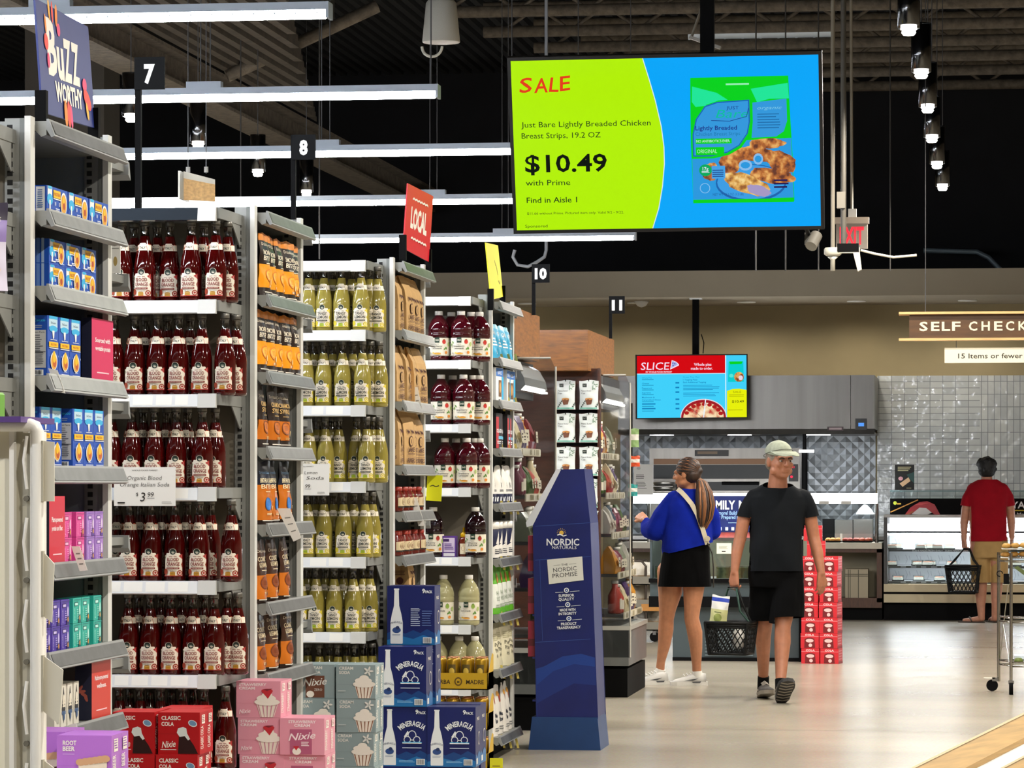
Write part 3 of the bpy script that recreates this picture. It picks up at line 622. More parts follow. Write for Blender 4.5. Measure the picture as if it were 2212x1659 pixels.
def beer_front(w, h):
    a = Art(); a.text('ROOT', -w * .39, h * .84, h * .075, pw, al='l', wd=w * .25, bold=.03); a.text('BEER', -w * .39, h * .745, h * .075, pw, al='l', wd=w * .22, bold=.03); a.bars(-w * .39, h * .68, -w * .14, h * .695, 1, C('#e3c3ef'))
    a.poly([(-w * .04, 0.002), (-w * .08, h * .5), (w * .4, h * .54), (w * .38, 0.002)], C('#5c1f12')); 
    for k in range(4): a.poly([(w * (.02 + .09 * k), .002), (w * (.0 + .1 * k), h * .4), (w * (.035 + .1 * k), h * .4), (w * (.05 + .09 * k), .002)], C('#7d3018'))
    a.poly([(-w * .09, h * .36), (-w * .1, h * .52), (w * .42, h * .58), (w * .42, h * .44)], C('#e9d9c4'))
    for k in range(6): a.ell(-w * .06 + k * w * .09, h * (.56 + .012 * k), w * .09, h * .06, C('#cfa079'), 12)
    a.rect(-w / 2, h * .5, -w * .12, h * .503, C('#8f4fb0')); return a
cola_side = crinkle_side(.19, .143, '#8b0d12', 'CLASSIC COLA')
COLA = Proto(tag(carton('soda_carton', .145, .19, .143, '#b80f17', cola_front(.145, .143), cola_side), 'x', 'box')); COLA2 = Proto(tag(carton('soda_carton', .145, .19, .143, '#b80f17', cola_front(.145, .143, True), cola_side), 'x', 'box'))
ss = crinkle_side(.19, .1305, '#c9738a', 'STRAWBERRY'); STRAW = Proto(tag(carton('soda_carton', .162, .19, .1305, '#e39aae', straw_front(.162, .1305), ss), 'x', 'box')); STRAW2 = Proto(tag(carton('soda_carton', .162, .19, .1305, '#e39aae', straw_front(.162, .1305, True), ss), 'x', 'box'))
cside = crinkle_side(.19, .131, '#6d7f84', 'CREAM SODA'); CREAM = Proto(tag(carton('soda_carton', .155, .19, .131, '#8fa3a8', cream_front(.155, .131), cside), 'x', 'box')); CREAM2 = Proto(tag(carton('soda_carton', .155, .19, .131, '#8fa3a8', cream_front(.155, .131, True), cside), 'x', 'box'))
BEER = Proto(tag(carton('soda_carton', .15, .19, .163, '#b46fd0', beer_front(.15, .163), crinkle_side(.19, .163, '#8f4fb0', 'ROOT BEER')), 'x', 'box'))
def mine_front(w, h, back=False):
    a = Art(); bl = C('#e9edf0', .4); c1 = C('#1f6fae', .4); c2 = C('#12407f', .4)
    a.poly([(-w / 2, 0), (w / 2, 0), (w / 2, h * .2), (w * .34, h * .27), (w * .2, h * .2), (w * .05, h * .25), (-w * .12, h * .19), (-w * .3, h * .26), (-w / 2, h * .2)], c2); a.poly([(-w / 2, 0), (w / 2, 0), (w / 2, h * .1), (w * .26, h * .17), (w * .05, h * .1), (-w * .2, h * .15), (-w / 2, h * .08)], c1)
    bx = -w * .30
    a.poly([(bx - w * .13, h * .03), (bx - w * .12, .005), (bx + w * .12, .005), (bx + w * .13, h * .03), (bx + w * .13, h * .38), (bx + w * .1, h * .52), (bx + w * .055, h * .66), (bx + w * .045, h * .93), (bx - w * .045, h * .93), (bx - w * .055, h * .66), (bx - w * .1, h * .52), (bx - w * .13, h * .38)], bl)
    a.rect(bx - w * .055, h * .93, bx + w * .055, h * .955, bl); a.text('MINERAGUA', bx, h * .37, h * .035, C('#26375f'), wd=w * .24, arc=w * .25); a.ell(bx, h * .25, w * .09, h * .05, C('#2b4a86'), 14); a.ell(bx + w * .02, h * .29, w * .04, h * .03, C('#1d2f5c'), 12); a.bars(bx - w * .09, h * .15, bx + w * .09, h * .18, 2, C('#8d9bb5'), .4)
    a.text('9', w * .27, h * .88, h * .075, bl, bold=.03); a.text('PACK', w * .38, h * .88, h * .045, bl, wd=w * .15, bold=.03)
    if back:
        a.rect(w * .0, h * .6, w * .2, h * .603, bl); a.bars(w * .0, h * .3, w * .2, h * .62, 9, C('#b9c4dc'), .35); a.bars(w * .24, h * .3, w * .45, h * .58, 7, C('#5f77b0'), .3)
    else:
        cx = w * .17; a.text('MINERAGUA', cx, h * .68, h * .09, bl, wd=w * .52, bold=.03, arc=w * .34)
        for ex, ey, rx, ry in ((0, .52, .09, .085), (-.1, .45, .075, .06), (.1, .45, .075, .06)): a.ell(cx + w * ex, h * ey, w * rx, h * ry, bl, 18); a.ell(cx + w * ex, h * ey, w * (rx - .016), h * (ry - .014), C('#0d1a5e'), 18)
        a.poly([(cx - w * .09, h * .6), (cx - w * .17, h * .5), (cx - w * .14, h * .48), (cx - w * .06, h * .56)], bl)
        for k in range(4): a.ell(cx - w * .15 + k * w * .1, h * .4, w * .06, h * .018, C('#3fa9dc'), 10)
        a.rect(cx - w * .2, h * .385, cx + w * .2, h * .4, bl); a.bars(cx - w * .2, h * .3, cx + w * .2, h * .32, 1, C('#b9c4dc'), .7, 0); a.bars(-w * .1, h * .06, w * .25, h * .1, 2, C('#8fc0e4'), .4)
    a.rect(w * .26, h * .03, w * .44, h * .13, bl)
    for k in range(8): a.rect(w * (.275 + .02 * k), h * .04, w * (.283 + .02 * k), h * .12, BLACK)
    return a
mside = Art(); mside.text('9PACK', 0, .2, .014, pw, wd=.07, bold=.03); mside.poly([(-.075, 0), (.075, 0), (.075, .05), (.02, .065), (-.03, .04), (-.075, .06)], C('#1f6fae', .4)); mside.rect(-.055, .01, -.015, .035, pw)
mside.ell(.02, .12, .03, .03, pw, 16); mside.ell(.02, .12, .025, .025, C('#0d1a5e'), 16)
MINE = Proto(tag(carton('water_carton', .212, .16, .26, '#0d1a5e', mine_front(.212, .26), mside), 'x', 'box')); MINEB = Proto(tag(carton('water_carton', .212, .16, .26, '#0d1a5e', mine_front(.212, .26, True), mside), 'x', 'box'))
# ================================================================ gondola shelving
XE = -2.63; XL = -5.8
gsteel = M('shelf_steel', '#8e908d', .4, metal=.35, noise=(5, .06)); wpost = M('white_post', '#d9dad6', .35); gpost = M('grey_post', '#6f726f', .4, metal=.3)
railw = M('price_rail_white', '#e6eaee', .2, coat=.6); railend = C('#cfd0cd', .35); railg = M('price_rail_clear', '#55585a', .38, noise=(16, .25)); raile = C('#8b8e8f', .45)
slotm = C('#070707', .8); bpan = M('back_panel', '#6d6659', .6, noise=(4, .06)); fpan = M('far_panel', '#7f888f', .45, noise=(2, .08)); tagw = C('#f0f0ec', .5)
def upright(par, x, y, h, far=False):
    mb = MB(); mb.box(x - .06, x - .017, y - .02, y + .02, 0, h, gsteel); mb.box(x - .017, x - .002, y - .022, y + .02, 0, h, gpost); mb.box(x - .002, x + .015, y - .026, y + .02, 0, h + .006, wpost)
    z = .1
    a = Art()
    while z < h - .03: a.rect(x - .046, z, x - .03, z + .015, slotm); z += .0255
    mb.art(a, lambda p, q, e: (p, y - .02 - e, q), .0008); mb.build('upright', par)
def rail_art_bits(mb, x0, x1, y, z, seed):
    rr = random.Random(seed); x = x1 - .03
    while x > x0:
        w_ = .045 + .03 * rr.random(); mb.quad([(x - w_, y - .0135, z - .006), (x, y - .0135, z - .006), (x, y - .0225, z - .04), (x - w_, y - .0225, z - .04)], tagw); x -= w_ + .012 + .05 * (rr.random() > .7)
def front_run(Y0, zs, nm, top_dark=False, grey=False):
    t = thing('gondola_shelving', nm, 'shelving', (0, 0, 0), 0, 'gondola runs facing the camera'); yf = Y0 - .38; xr = XE - .035; h = max(zs) + .03
    upright(t, XE, Y0, h)
    mb = MB(); mb.box(XL, XE - .06, Y0 - .015, Y0, .1, h - .02, bpan); mb.build('back_panel', t)
    mb = MB(); mb.box(XL, xr, yf + .03, Y0 - .02, 0, .12, gsteel); mb.box(XL, xr, yf, Y0 - .02, .12, .15, gsteel); mb.build('base', t)
    for k, z in enumerate(zs):
        mb = MB(); mb.box(XL, xr, yf, Y0 - .02, z - .028, z - .006, gsteel)
        sh = mb.build('shelf', t)
        mb = MB(); m = raile if grey else railw
        mb.prism([(0, -.002), (-.012, -.002), (-.0235, -.046), (-.016, -.05), (0, -.03)], lambda a, b, hh: (XL + hh, yf + a, z + b), xr - .075 - XL, M('price_rail_dark', '#2b3138', .12, coat=1) if (k == 0 and top_dark) else m)
        if not (k == 0 and top_dark) and not grey: rail_art_bits(mb, xr - 1.9, xr - .08, yf, z, k + int(Y0 * 10))
        mb.build('price_rail', sh)
        mb = MB(); mb.prism([(0, 0), (-.014, 0), (-.025, -.05), (0, -.05)], lambda a, b, hh: (xr - .075 + hh, yf + a, z + b), .065, raile if grey else railend)
        mb.prism([(xr - .012, yf), (xr, yf - .005), (XE - .03, Y0 - .2), (XE - .03, Y0 - .02), (XE - .045, Y0 - .02)], lambda a, b, hh: (a, b, z - .04 + hh), .038, gsteel)
        mb.build('end_cap', sh)
        mb = MB(); mb.prism([(Y0 - .02, z - .03), (Y0 - .2, z - .03), (Y0 - .18, z - .045), (Y0 - .05, z - .12), (Y0 - .02, z - .12)], lambda a, b, hh: (XE - .037 + hh, a, b), .004, gsteel); mb.build('bracket', sh)
    return t
def end_bay(Y0, zs, nm, h=None):
    t = thing('endcap_shelving', nm, 'shelving', (0, 0, 0), 0, 'end bays facing the main aisle'); h = h or max(zs) + .03; y1 = Y0 + .85; xf = -2.585
    upright(t, XE, y1, h)
    mb = MB(); mb.box(XL, XE - .06, y1 - .012, y1 + .01, .1, h - .03, fpan); mb.build('side_panel', t)
    mb = MB(); mb.box(-3.06, -3.03, Y0 + .03, y1 - .02, .1, h - .03, fpan); mb.build('back_panel', t)
    mb = MB(); mb.box(-3.02, -2.66, Y0 + .03, y1 - .03, 0, .1, BLACK); mb.build('base', t)
    for k, z in enumerate(zs):
        mb = MB(); mb.prism([(-3.02, -.03), (-2.62, -.03), (-2.60, -.05), (-2.585, -.045), (-2.585, -.006), (-3.02, -.006)], lambda a, b, hh: (a, Y0 + .03 + hh, z + b), .815, gsteel); sh = mb.build('shelf', t)
        mb = MB(); mb.prism([(0, 0), (.006, 0), (.024, -.048), (.014, -.052), (0, -.03)], lambda a, b, hh: (xf + a, Y0 + .03 + hh, z + b), .835, raile)
        mb.quad([(xf + .0098, Y0 + .042, z - .006), (xf + .0098, Y0 + .855, z - .006), (xf + .0236, Y0 + .855, z - .042), (xf + .0236, Y0 + .042, z - .042)], railg)
        mb.build('price_rail', sh)
    return t
def rear_run(Y0, zs, nm):
    t = thing('gondola_shelving', nm, 'shelving', (0, 0, 0), 0, 'gondola runs facing away'); y1 = Y0 + .87; yb_ = y1 + .34
    mb = MB(); mb.box(XL, XE - .07, y1, y1 + .01, .1, 2.45, bpan); mb.build('back_panel', t)
    mb = MB(); mb.box(XL, XE - .05, y1 + .01, yb_, 0, .15, gsteel); mb.build('base', t)
    for z in zs:
        mb = MB(); mb.box(XL, XE - .035, y1 + .02, yb_, z - .03, z - .006, gsteel); sh = mb.build('shelf', t)
        mb = MB(); mb.prism([(0, 0), (.012, 0), (.03, -.055), (0, -.04)], lambda a, b, hh: (XL + hh, yb_ + a, z + b), XE - .02 - XL, raile); mb.build('price_rail', sh)
GY = {'A': 9.23, 'B': 12.18, 'C': 15.13, 'D': 18.24}
ZFR = {'A': [2.477, 2.244, 2.016, 1.786, 1.55, 1.3, 1.05, .8, .5], 'B': [2.469, 2.142, 1.81, 1.48, 1.15, .818, .49], 'C': [2.473, 2.168, 1.837, 1.502, 1.171, .842, .5], 'D': [2.484, 2.148, 1.81, 1.473, 1.106, .746, .42]}
ZEN = {'A': [2.51, 2.26, 2.05, 1.80, 1.543, 1.27, 1.02, .80, .45], 'B': [2.487, 2.186, 1.905, 1.63, 1.348, 1.06, .80, .45], 'C': [2.496, 2.19, 1.869, 1.58, 1.37, 1.17, .93, .6, .3], 'D': [2.484, 2.18, 1.95, 1.69, 1.39, 1.09, .79, .49, .125]}
NMF = {'A': 'grey shelving run nearest the camera, cut by the frame behind the cream rack', 'B': 'long grey shelving run stocked with blood orange sodas', 'C': 'long grey shelving run stocked with pale lemon sodas', 'D': 'long grey shelving run stocked with strawberry lemonade jugs'}
NME = {'A': 'grey end bay holding blue pasta boxes under the buzz worthy sign', 'B': 'grey end bay holding orange and brown snack bags', 'C': 'grey end bay holding brown paper bags under the red local sign', 'D': 'narrow grey end bay under the blank yellow sign'}
NMR = {'A': 'shelf ends showing behind the far post of the blue pasta box bay', 'B': 'shelf ends showing behind the far post of the snack bag bay', 'C': 'shelf ends showing behind the far post of the brown bag bay', 'D': 'shelf ends behind the far post of the yellow sign bay'}
for k in 'ABCD':
    front_run(GY[k], ZFR[k], NMF[k], k == 'B', k == 'A'); end_bay(GY[k], ZEN[k], NME[k]); rear_run(GY[k], [2.5, 2.15, 1.75, 1.33, .95], NMR[k])
# ---------------------------------------------------------------- goods on the runs that face the camera
SHN = ['top shelf', 'second shelf down', 'third shelf down', 'fourth shelf down', 'fifth shelf down', 'sixth shelf down']
def run_bottles(P, k, rows, zs, kind, grp):
    Y0 = GY[k]; yf = Y0 - .38 + .048
    for i, (fr, bk) in enumerate(rows):
        for lst, dy, tail in ((fr, 0, ''), (bk, .088, ' in the back row')):
            xs = sorted([(XatY(q[0], yf + dy + q[1]), q[1]) if isinstance(q, tuple) else (XatY(q, yf + dy), 0) for q in lst], reverse=True)
            for j, (x, ey) in enumerate(xs):
                P.put((x, yf + dy + ey, zs[i] - .006), random.uniform(-.12, .12), '%s%s, %s, %s from end post' % (kind, tail, SHN[i], ORD[j]), grp)
rB = [([264, 313, (367, .05), 413, 466], [290, 340, 440, 492]), ([247, 291, 340, 386, 436, 486], [315, 362, 411, 510]), ([241, 285, 334, 381, 437], [310, 360, 405, 465]), ([280, 327, 378, 430, 500], [255, 303, 352, 404, 455]), ([278, 325, 370, 417, 463], [300, 348, 394, 440, 490, 514]), ([258, 303, 347, 395, 441, 487], [280, 325, 371, 418])]
run_bottles(SODA_R, 'B', rB, ZFR['B'][1:], 'blood orange soda bottle', 'blood orange sodas')
rC = [([667, 700, 738, 780], [683, 719, 760, 799, 816]), ([662, 699, 740, 783], [680, 719, 762, 801, 820]), ([668, 703, (732, .06), (770, .06), 792], [686, 718, 806, 820]), ([664, 700, 742, 788], [682, 721, 764, 805]), ([648, 683, 722, 763], [666, 703, 742, 784, 799]), ([640, 690, 730, 767], [665, 711, 749, 785, 804])]
run_bottles(SODA_L, 'C', rC, ZFR['C'][1:], 'pale lemon soda bottle', 'lemon sodas')
def jugs(P, lst, z, kind, sh, dy=0, tail=''):
    Y0 = GY['D'] - .38 + .065 + dy
    for j, px in enumerate(sorted(lst, reverse=True)):
        P.put((XatY(px, Y0), Y0, z - .006), random.uniform(-.1, .1), '%s%s, %s, %s from end post' % (kind, tail, sh, ORD[j]), 'juice jugs')
zD = ZFR['D']
for i, (fr, bk) in enumerate([([948, 996], [975, 1018, 1036]), ([953, 1001], [978, 1022, 1036]), ([961, 1008], [985, 1026, 1036])]):
    jugs(JUG_S, fr, zD[i + 1], 'strawberry lemonade jug', SHN[i]); jugs(JUG_S, bk, zD[i + 1], 'strawberry lemonade jug', SHN[i], .13, ' in the back row')
jugs(JUG_D, [936, 1027], zD[4], 'dark cherry juice jug', SHN[3]); jugs(JUG_L, [958, 1013], zD[5], 'cloudy lemonade jug', SHN[4]); jugs(JUG_L, [945, 992, 1026], zD[6], 'cloudy lemonade jug', 'lowest shelf behind yellow tray')
y = GY['D'] - .31; x = XatY(972, y); a = Art(); a.rect(-.03, .03, .03, .105, C('#d9c9e6', .4)); a.rect(-.03, .085, .0, .1, C('#3d2560', .4)); a.bars(-.025, .04, .025, .075, 4, C('#6f4f9c', .4)); a.rect(-.03, .008, .03, .024, C('#e9e4ee', .4))
o = tag(carton('juice_box', .075, .06, .115, '#5d3a8c', a), 'small purple carton between the dark juice jugs', 'box'); o.location = (x, y, zD[4] - .006)
t = thing('honey_bottle', 'small amber squeeze bottle with yellow cap between the dark juice jugs', 'bottle', (XatY(1002, y), y, zD[4] - .006))
mb = MB(); mb.lathe([(.02, 0), (.028, .004), (.03, .02), (.026, .05), (.03, .075), (.024, .1), (.016, .112)], 18, M('honey', '#6d2508', .12, coat=.5)); a = Art(); a.rect(-.018, .02, .018, .075, C('#efe0c0'), 6); a.ell(0, .05, .01, .012, C('#b86a1a')); mb.art(a, lambda x, y, e: ((.0305 + e) * sin(x / .03), -(.0305 + e) * cos(x / .03), y)); mb.build('bottle', t)
mb = MB(); mb.lathe([(.018, .11), (.02, .113), (.02, .13), (.008, .138), (.005, .16), (.001, .161)], 16, C('#e7b40e', .35)); mb.build('cap', t)
# goods at the cut edge of the nearest run
pl = C('#8f7bb5', .4)
P = pouch('snack_bag', .17, .235, .05, pl, [(0, .55, C('#d8d2e6', .4)), (.55, .8, pl), (.8, 1.1, C('#2a2233', .4))], drizzle_art(.17, .235, 'love', 'PUFFS', '#3c2b60', '#8f7bb5', '#efeaf7', top='LOVE'), seed=9)
P.location = (XatY(-52, 8.9), 8.9, ZFR['A'][2] - .006); P.rotation_euler = (0, 0, .3); tag(P, 'lilac snack bag cut by the picture edge on the nearest shelving run', 'bag')
# ---------------------------------------------------------------- goods on the end bays
R90 = pi / 2
def erow(P, k, zi, spots, names, grp, X=-2.60, dz=0, jit=.0):
    """spots: distance along the bay from its near post (m)"""
    for s, n in zip(spots, names):
        P.put((X + random.uniform(-jit, jit), GY[k] + s, ZEN[k][zi] - .006 + dz), R90 + random.uniform(-jit, jit) * 4, n, grp)
def cnt(n, base): return [base + ', ' + ORD[i] + ' from near post' for i in range(n)]
X0 = -2.605
erow(PASTA_L, 'A', 1, [.215, .445, .675], cnt(3, 'flat blue pasta box on the topmost stocked shelf'), 'blue pasta boxes', X0 - .018)
for i in range(3): erow(PASTA_L, 'A', 1, [.2], ['flat-lying blue pasta box, topmost stocked shelf, %s behind the nearest' % ORD[i]], 'blue pasta boxes', X0 - .018 - .037 * (i + 1))
for L, dz in (('lower layer', 0), ('upper layer', .0725)): 
    erow(PASTA_F, 'A', 2, [.285, .46, .635], cnt(3, 'squat blue pasta box, ' + L + ' of second stocked shelf'), 'blue pasta boxes', X0 - .025 - .02, dz); erow(PASTA_F, 'A', 2, [.285], ['squat blue pasta box behind the nearest, ' + L + ', second stocked shelf'], 'blue pasta boxes', X0 - .097, dz)
erow(PASTA_U, 'A', 3, [.17, .29, .41], cnt(3, 'upright blue pasta box beside the pink shelf sign'), 'blue pasta boxes', X0 - .031); erow(PASTA_U, 'A', 3, [.17], ['upright blue pasta box behind the nearest one on the pink sign shelf'], 'blue pasta boxes', X0 - .094)
erow(PASTA_U, 'A', 4, [.175, .292], cnt(2, 'upright blue pasta box set back above the pink boxes'), 'blue pasta boxes', X0 - .055); erow(PASTA_U, 'A', 4, [.44, .558, .676], ['upright blue pasta box in the far trio above the pink boxes, %s' % s for s in ('near one', 'middle one', 'far one')], 'blue pasta boxes', X0 - .031)
def shelf_sign(w, h, d, base, side, lines, label, k, zi, s, rz=0, spark=False):
    a = Art(); n = len(lines); th_ = h * .075
    for i, l in enumerate(lines): a.text(l, 0, h * (.62 - .13 * i), th_, C('#f6e3e8', .5), wd=w * (.7 if len(l) > 9 else .5), bold=.03)
    a.bars(-w * .28, h * .12, w * .28, h * .145, 1, C('#f2c9d4', .5), .8, 0)
    b = Art(); b.rect(-d / 2, 0, d / 2, h, C(side, .5))
    if spark:
        for q in range(4): b.ell(-d * .2 + .006 * q, h * (.5 - .05 * q), .012, .005, C('#9b4a3c'), 8, rot=.9 - .7 * q)
    o = carton('shelf_sign', w, d, h, base, a, la=b); tag(o, label, 'sign'); o.location = (X0 - d / 2 + .012, GY[k] + s, ZEN[k][zi] - .004); o.rotation_euler = (0, 0, R90 + rz)
shelf_sign(.25, .185, .03, '#d3245f', '#12142c', ['Sourced with', 'vegetable protein'], 'bright pink shelf sign beside upright blue pasta boxes', 'A', 3, .675, 0)
shelf_sign(.165, .19, .02, '#cf1f3c', '#12142c', ['Plant-powered', 'protein and fiber.'], 'crimson shelf sign beside small pink boxes', 'A', 5, .17, 0)
shelf_sign(.22, .185, .05, '#cf3322', '#0f1430', ['Mushroom-powered', 'wellness.'], 'orange-red shelf sign with navy side above the root beer cartons', 'A', 7, .66, 0, True)
for L, dz in (('lower layer', 0), ('upper layer', .073)):
    erow(SB['pink'], 'A', 5, [.325, .465], cnt(2, 'small hot pink box, ' + L), 'pink boxes', X0 - .025, dz); erow(SB['lilac'], 'A', 5, [.60, .70], cnt(2, 'small lilac box, ' + L), 'lilac boxes', X0 - .03, dz); 
    erow(SB['purple'], 'A', 6, [.10, .20, .30], cnt(3, 'small deep purple box, ' + L), 'purple boxes', X0 - .025, dz); erow(SB['teal'], 'A', 6, [.43, .525, .66], cnt(3, 'small teal box, ' + L), 'teal boxes', X0 - .025, dz)
a = Art(); a.poly([(-.02, .05), (0, .115), (.02, .05), (0, .01)], C('#232530')); a.ell(0, .075, .010, .018, C('#e8e0cf')); a.rect(-.02, .035, .02, .045, C('#3b5a86')); a.bars(-.015, .052, .015, .07, 2, C('#e8e0cf')); a.ell(0, .03, .009, .012, C('#3b5a86'))
SLIM = Proto(tag(carton('slim_carton', .055, .05, .122, '#dcd8cd', a), 'x', 'box')); erow(SLIM, 'A', 7, [.23, .30, .37, .44], cnt(4, 'slim white and black carton beside the orange-red sign'), 'slim cartons', X0 - .03)
# snack bags
def bags(key, zi, sp, nm, k='B', grp='snack bags', X=-2.625, P=None):
    P = P or DZ[key]
    for j, s in enumerate(sp): P.put((X + random.uniform(-.012, .008), GY[k] + s, ZEN[k][zi] - .004), R90 + random.uniform(-.16, .1), nm + ', ' + ORD[j] + ' from near post', grp)
bags('smores', 1, [.13, .28, .43, .58, .72], 'yellow and black snack bag, top shelf of bay'); bags('smores', 2, [.13, .28, .43, .58, .72], 'yellow and black snack bag, second shelf of bay')
bags('black', 3, [.13, .33, .50], 'mostly black snack bag, third shelf of bay'); bags('birthday', 4, [.18, .36, .58], 'navy and orange snack bag, fourth shelf of bay'); bags('cookies', 5, [.08, .32, .52], 'dark brown snack bag, fifth shelf of bay'); bags('cookies', 6, [.12, .32, .55], 'dark brown snack bag just above the pink cartons')
bags(None, 1, [.14, .36, .54, .70], 'tan paper bag, top shelf of its bay', 'C', 'paper bags', -2.65, KRAFT); bags(None, 2, [.14, .36, .54, .70], 'tan paper bag, second shelf of its bay', 'C', 'paper bags', -2.65, KRAFT); bags(None, 3, [.14, .36, .55, .72], 'tan paper bag, third shelf of its bay', 'C', 'paper bags', -2.65, KRAFT); bags(None, 6, [.5], 'tan paper bag low in its bay above the navy cartons', 'C', 'paper bags', -2.65, KRAFT)
for zi, nm in ((4, 'upper'), (5, 'lower')):
    sp = [.10, .19, .28, .37, .46, .55, .64, .73]; bags(None, zi, sp, 'red sauce jar in the %s jar row' % nm, 'C', 'sauce jars', -2.622, JAR); 
# goods on the yellow sign bay
def pp(name, w, h, t, base, zones, a, seed): return Proto(pouch(name, w, h, t, base, zones, a, seed=seed))
lb = C('#35a8d6', .4); a = Art(); a.text('OATS', 0, .13, .022, wt, wd=.09, bold=.03); a.bars(-.05, .06, .05, .11, 3, wt); a.ell(.02, .03, .02, .012, wt)
E1 = pp('pouch', .17, .19, .06, lb, [(.9, 1.1, C('#8fd0ea', .4))], a, 11)
a = Art(); a.rect(-.08, .13, .08, .175, C('#2f6fc0')); a.text('BARS', 0, .14, .02, wt, wd=.09); a.rect(-.02, .02, .04, .11, C('#6d4a2c')); a.ell(.01, .07, .02, .03, C('#c99a5c')); a.rect(.05, 0, .08, .13, cy)
E2 = Proto(tag(carton('snack_box', .17, .06, .178, '#e9edf0', a), 'x', 'box'))
a = Art(); a.rect(-.085, .0, -.01, .17, C('#b3152a')); a.text('COLLAGEN', 0, .085, .02, wt, wd=.14, bold=.03); a.rect(-.02, .05, .085, .066, C('#5bb4d6')); a.bars(-.06, .02, .06, .04, 2, wt)
E3 = Proto(tag(carton('powder_box', .17, .06, .19, '#15151a', a), 'x', 'box'))
a = Art(); a.text('W', 0, .085, .03, C('#2a2f3c'), bold=.02); a.bars(-.04, .062, .04, .075, 2, C('#2a2f3c')); 
for q in range(5): a.rect(-.07 + .03 * q, .01, -.058 + .03 * q, .035, wt)
E4 = pp('pouch', .17, .205, .06, C('#e6e4de', .4), [(0, .22, C('#1d2440', .4))], a, 12)
t = thing('powder_tub', 'x', 'tub'); mb = MB(); mb.lathe([(.07, 0), (.075, .004), (.075, .155), (.07, .165)], 24, C('#1f2546', .4)); a = Art(); a.poly([(-.11, .005), (.11, .005), (.11, .04), (0, .085), (-.11, .04)], C('#e9e6e0')); a.poly([(-.03, .08), (0, .15), (.03, .08)], C('#e9e6e0')); a.bars(-.04, .02, .04, .05, 3, C('#2a2f3c')); mb.art(a, lambda x, y, e: ((.0755 + e) * sin(x / .075), -(.0755 + e) * cos(x / .075), y), sub=.02); mb.build('tub', t); mb = MB(); mb.lathe([(.077, .16), (.077, .196), (.07, .2), (.001, .2)], 24, WHITE); mb.build('lid', t); E5 = Proto(t)
gr = C('#5fae2c', .35); a = Art(); a.text('Hi', -.02, .1, .026, C('#8fa08a')); a.text('HILO', 0, .07, .024, C('#8fa08a'), wd=.08); a.bars(-.05, .03, .05, .05, 2, C('#9aa896')); a.ell(.02, .19, .02, .03, C('#b5763a'))
E6 = pp('pouch', .19, .26, .08, C('#dfe4dc', .35), [(0, .1, gr), (.6, 1.1, gr)], a, 13)
a = Art(); a.text('Pure', 0, .12, .022, C('#3a3a30'), wd=.09); a.text('Plant', 0, .09, .022, C('#3a3a30'), wd=.09); a.text('Heat', 0, .06, .022, C('#3a3a30'), wd=.08); a.bars(-.06, .15, .06, .19, 4, C('#b9b48f'))
E7 = pp('pouch', .19, .245, .07, C('#d9d3b6', .5), [(.88, 1.1, C('#a9a88a', .5))], a, 14)
a = Art(); a.text('Meal', 0, .1, .024, C('#2a2f3c'), wd=.08, bold=.03); a.text('Bowl', 0, .07, .024, C('#2a2f3c'), wd=.08, bold=.03); a.ell(.02, .2, .04, .03, C('#a8402c')); a.ell(-.03, .22, .02, .015, C('#d9a24a')); a.bars(-.05, .02, .03, .045, 2, C('#7d7f80'))
E8 = pp('pouch', .19, .265, .08, C('#e4e0d8', .4), [], a, 15)
D4 = [.14, .34, .53, .71]
for P_, zi, nm, X in ((E1, 1, 'sky blue pouch under the yellow sign', -2.635), (E2, 2, 'white box with blue top under yellow sign', -2.63), (E3, 3, 'black and red box in the yellow sign bay', -2.63), (E4, 4, 'white pouch with dark band in the yellow sign bay', -2.635), (E5, 5, 'dark tub with white lid in the yellow sign bay', -2.675), (E6, 6, 'white pouch with green top in the yellow sign bay', -2.64), (E7, 7, 'beige pouch near the bottom of the yellow sign bay', -2.64), (E8, 8, 'white pouch on the bottom shelf of the yellow sign bay', -2.645)):
    bags(None, zi, D4, nm, 'D', 'goods in the yellow sign bay', X, P_)
# ---------------------------------------------------------------- cartons stacked on the floor
def stack(P, px, Y, n0, n1, h, desc, grp, z0=0, jit=.006, where=ORD):
    x = XatY(px, Y)
    for i in range(n0, n1): P.put((x + random.uniform(-jit, jit), Y + .095 + random.uniform(-jit, jit), z0 + i * h), random.uniform(-.02, .02), '%s, %s from the floor' % (desc, ORD[i]), grp)
H = .1435
stack(COLA, 384, 11.3, 0, 5, H, 'red cola carton in the stack nearer the end post', 'red cola cartons'); stack(COLA, 291, 11.3, 4, 5, H, 'red cola carton in the stack farther from the end post', 'red cola cartons'); stack(COLA2, 291, 11.3, 0, 4, H, 'red cola carton in the stack farther from the end post', 'red cola cartons')
stack(COLA, 388, 11.495, 0, 5, H, 'red cola carton in the rear stack behind the others', 'red cola cartons')
stack(BEER, 179, 8.9, 0, 5, .1635, 'lilac root beer carton in the front stack', 'lilac root beer cartons'); stack(BEER, 88, 9.02, 0, 5, .1635, 'lilac root beer carton half hidden by the cream rack', 'lilac root beer cartons', where=ORD)
stack(STRAW, 565, 11.97, 0, 5, .131, 'pink strawberry carton in the stack under the topmost one', 'pink strawberry cartons'); stack(STRAW2, 653, 11.97, 0, 5, .131, 'pink strawberry carton in the shorter stack', 'pink strawberry cartons'); stack(STRAW, 560, 11.97, 5, 6, .131, 'topmost pink strawberry carton standing alone', 'pink strawberry cartons')
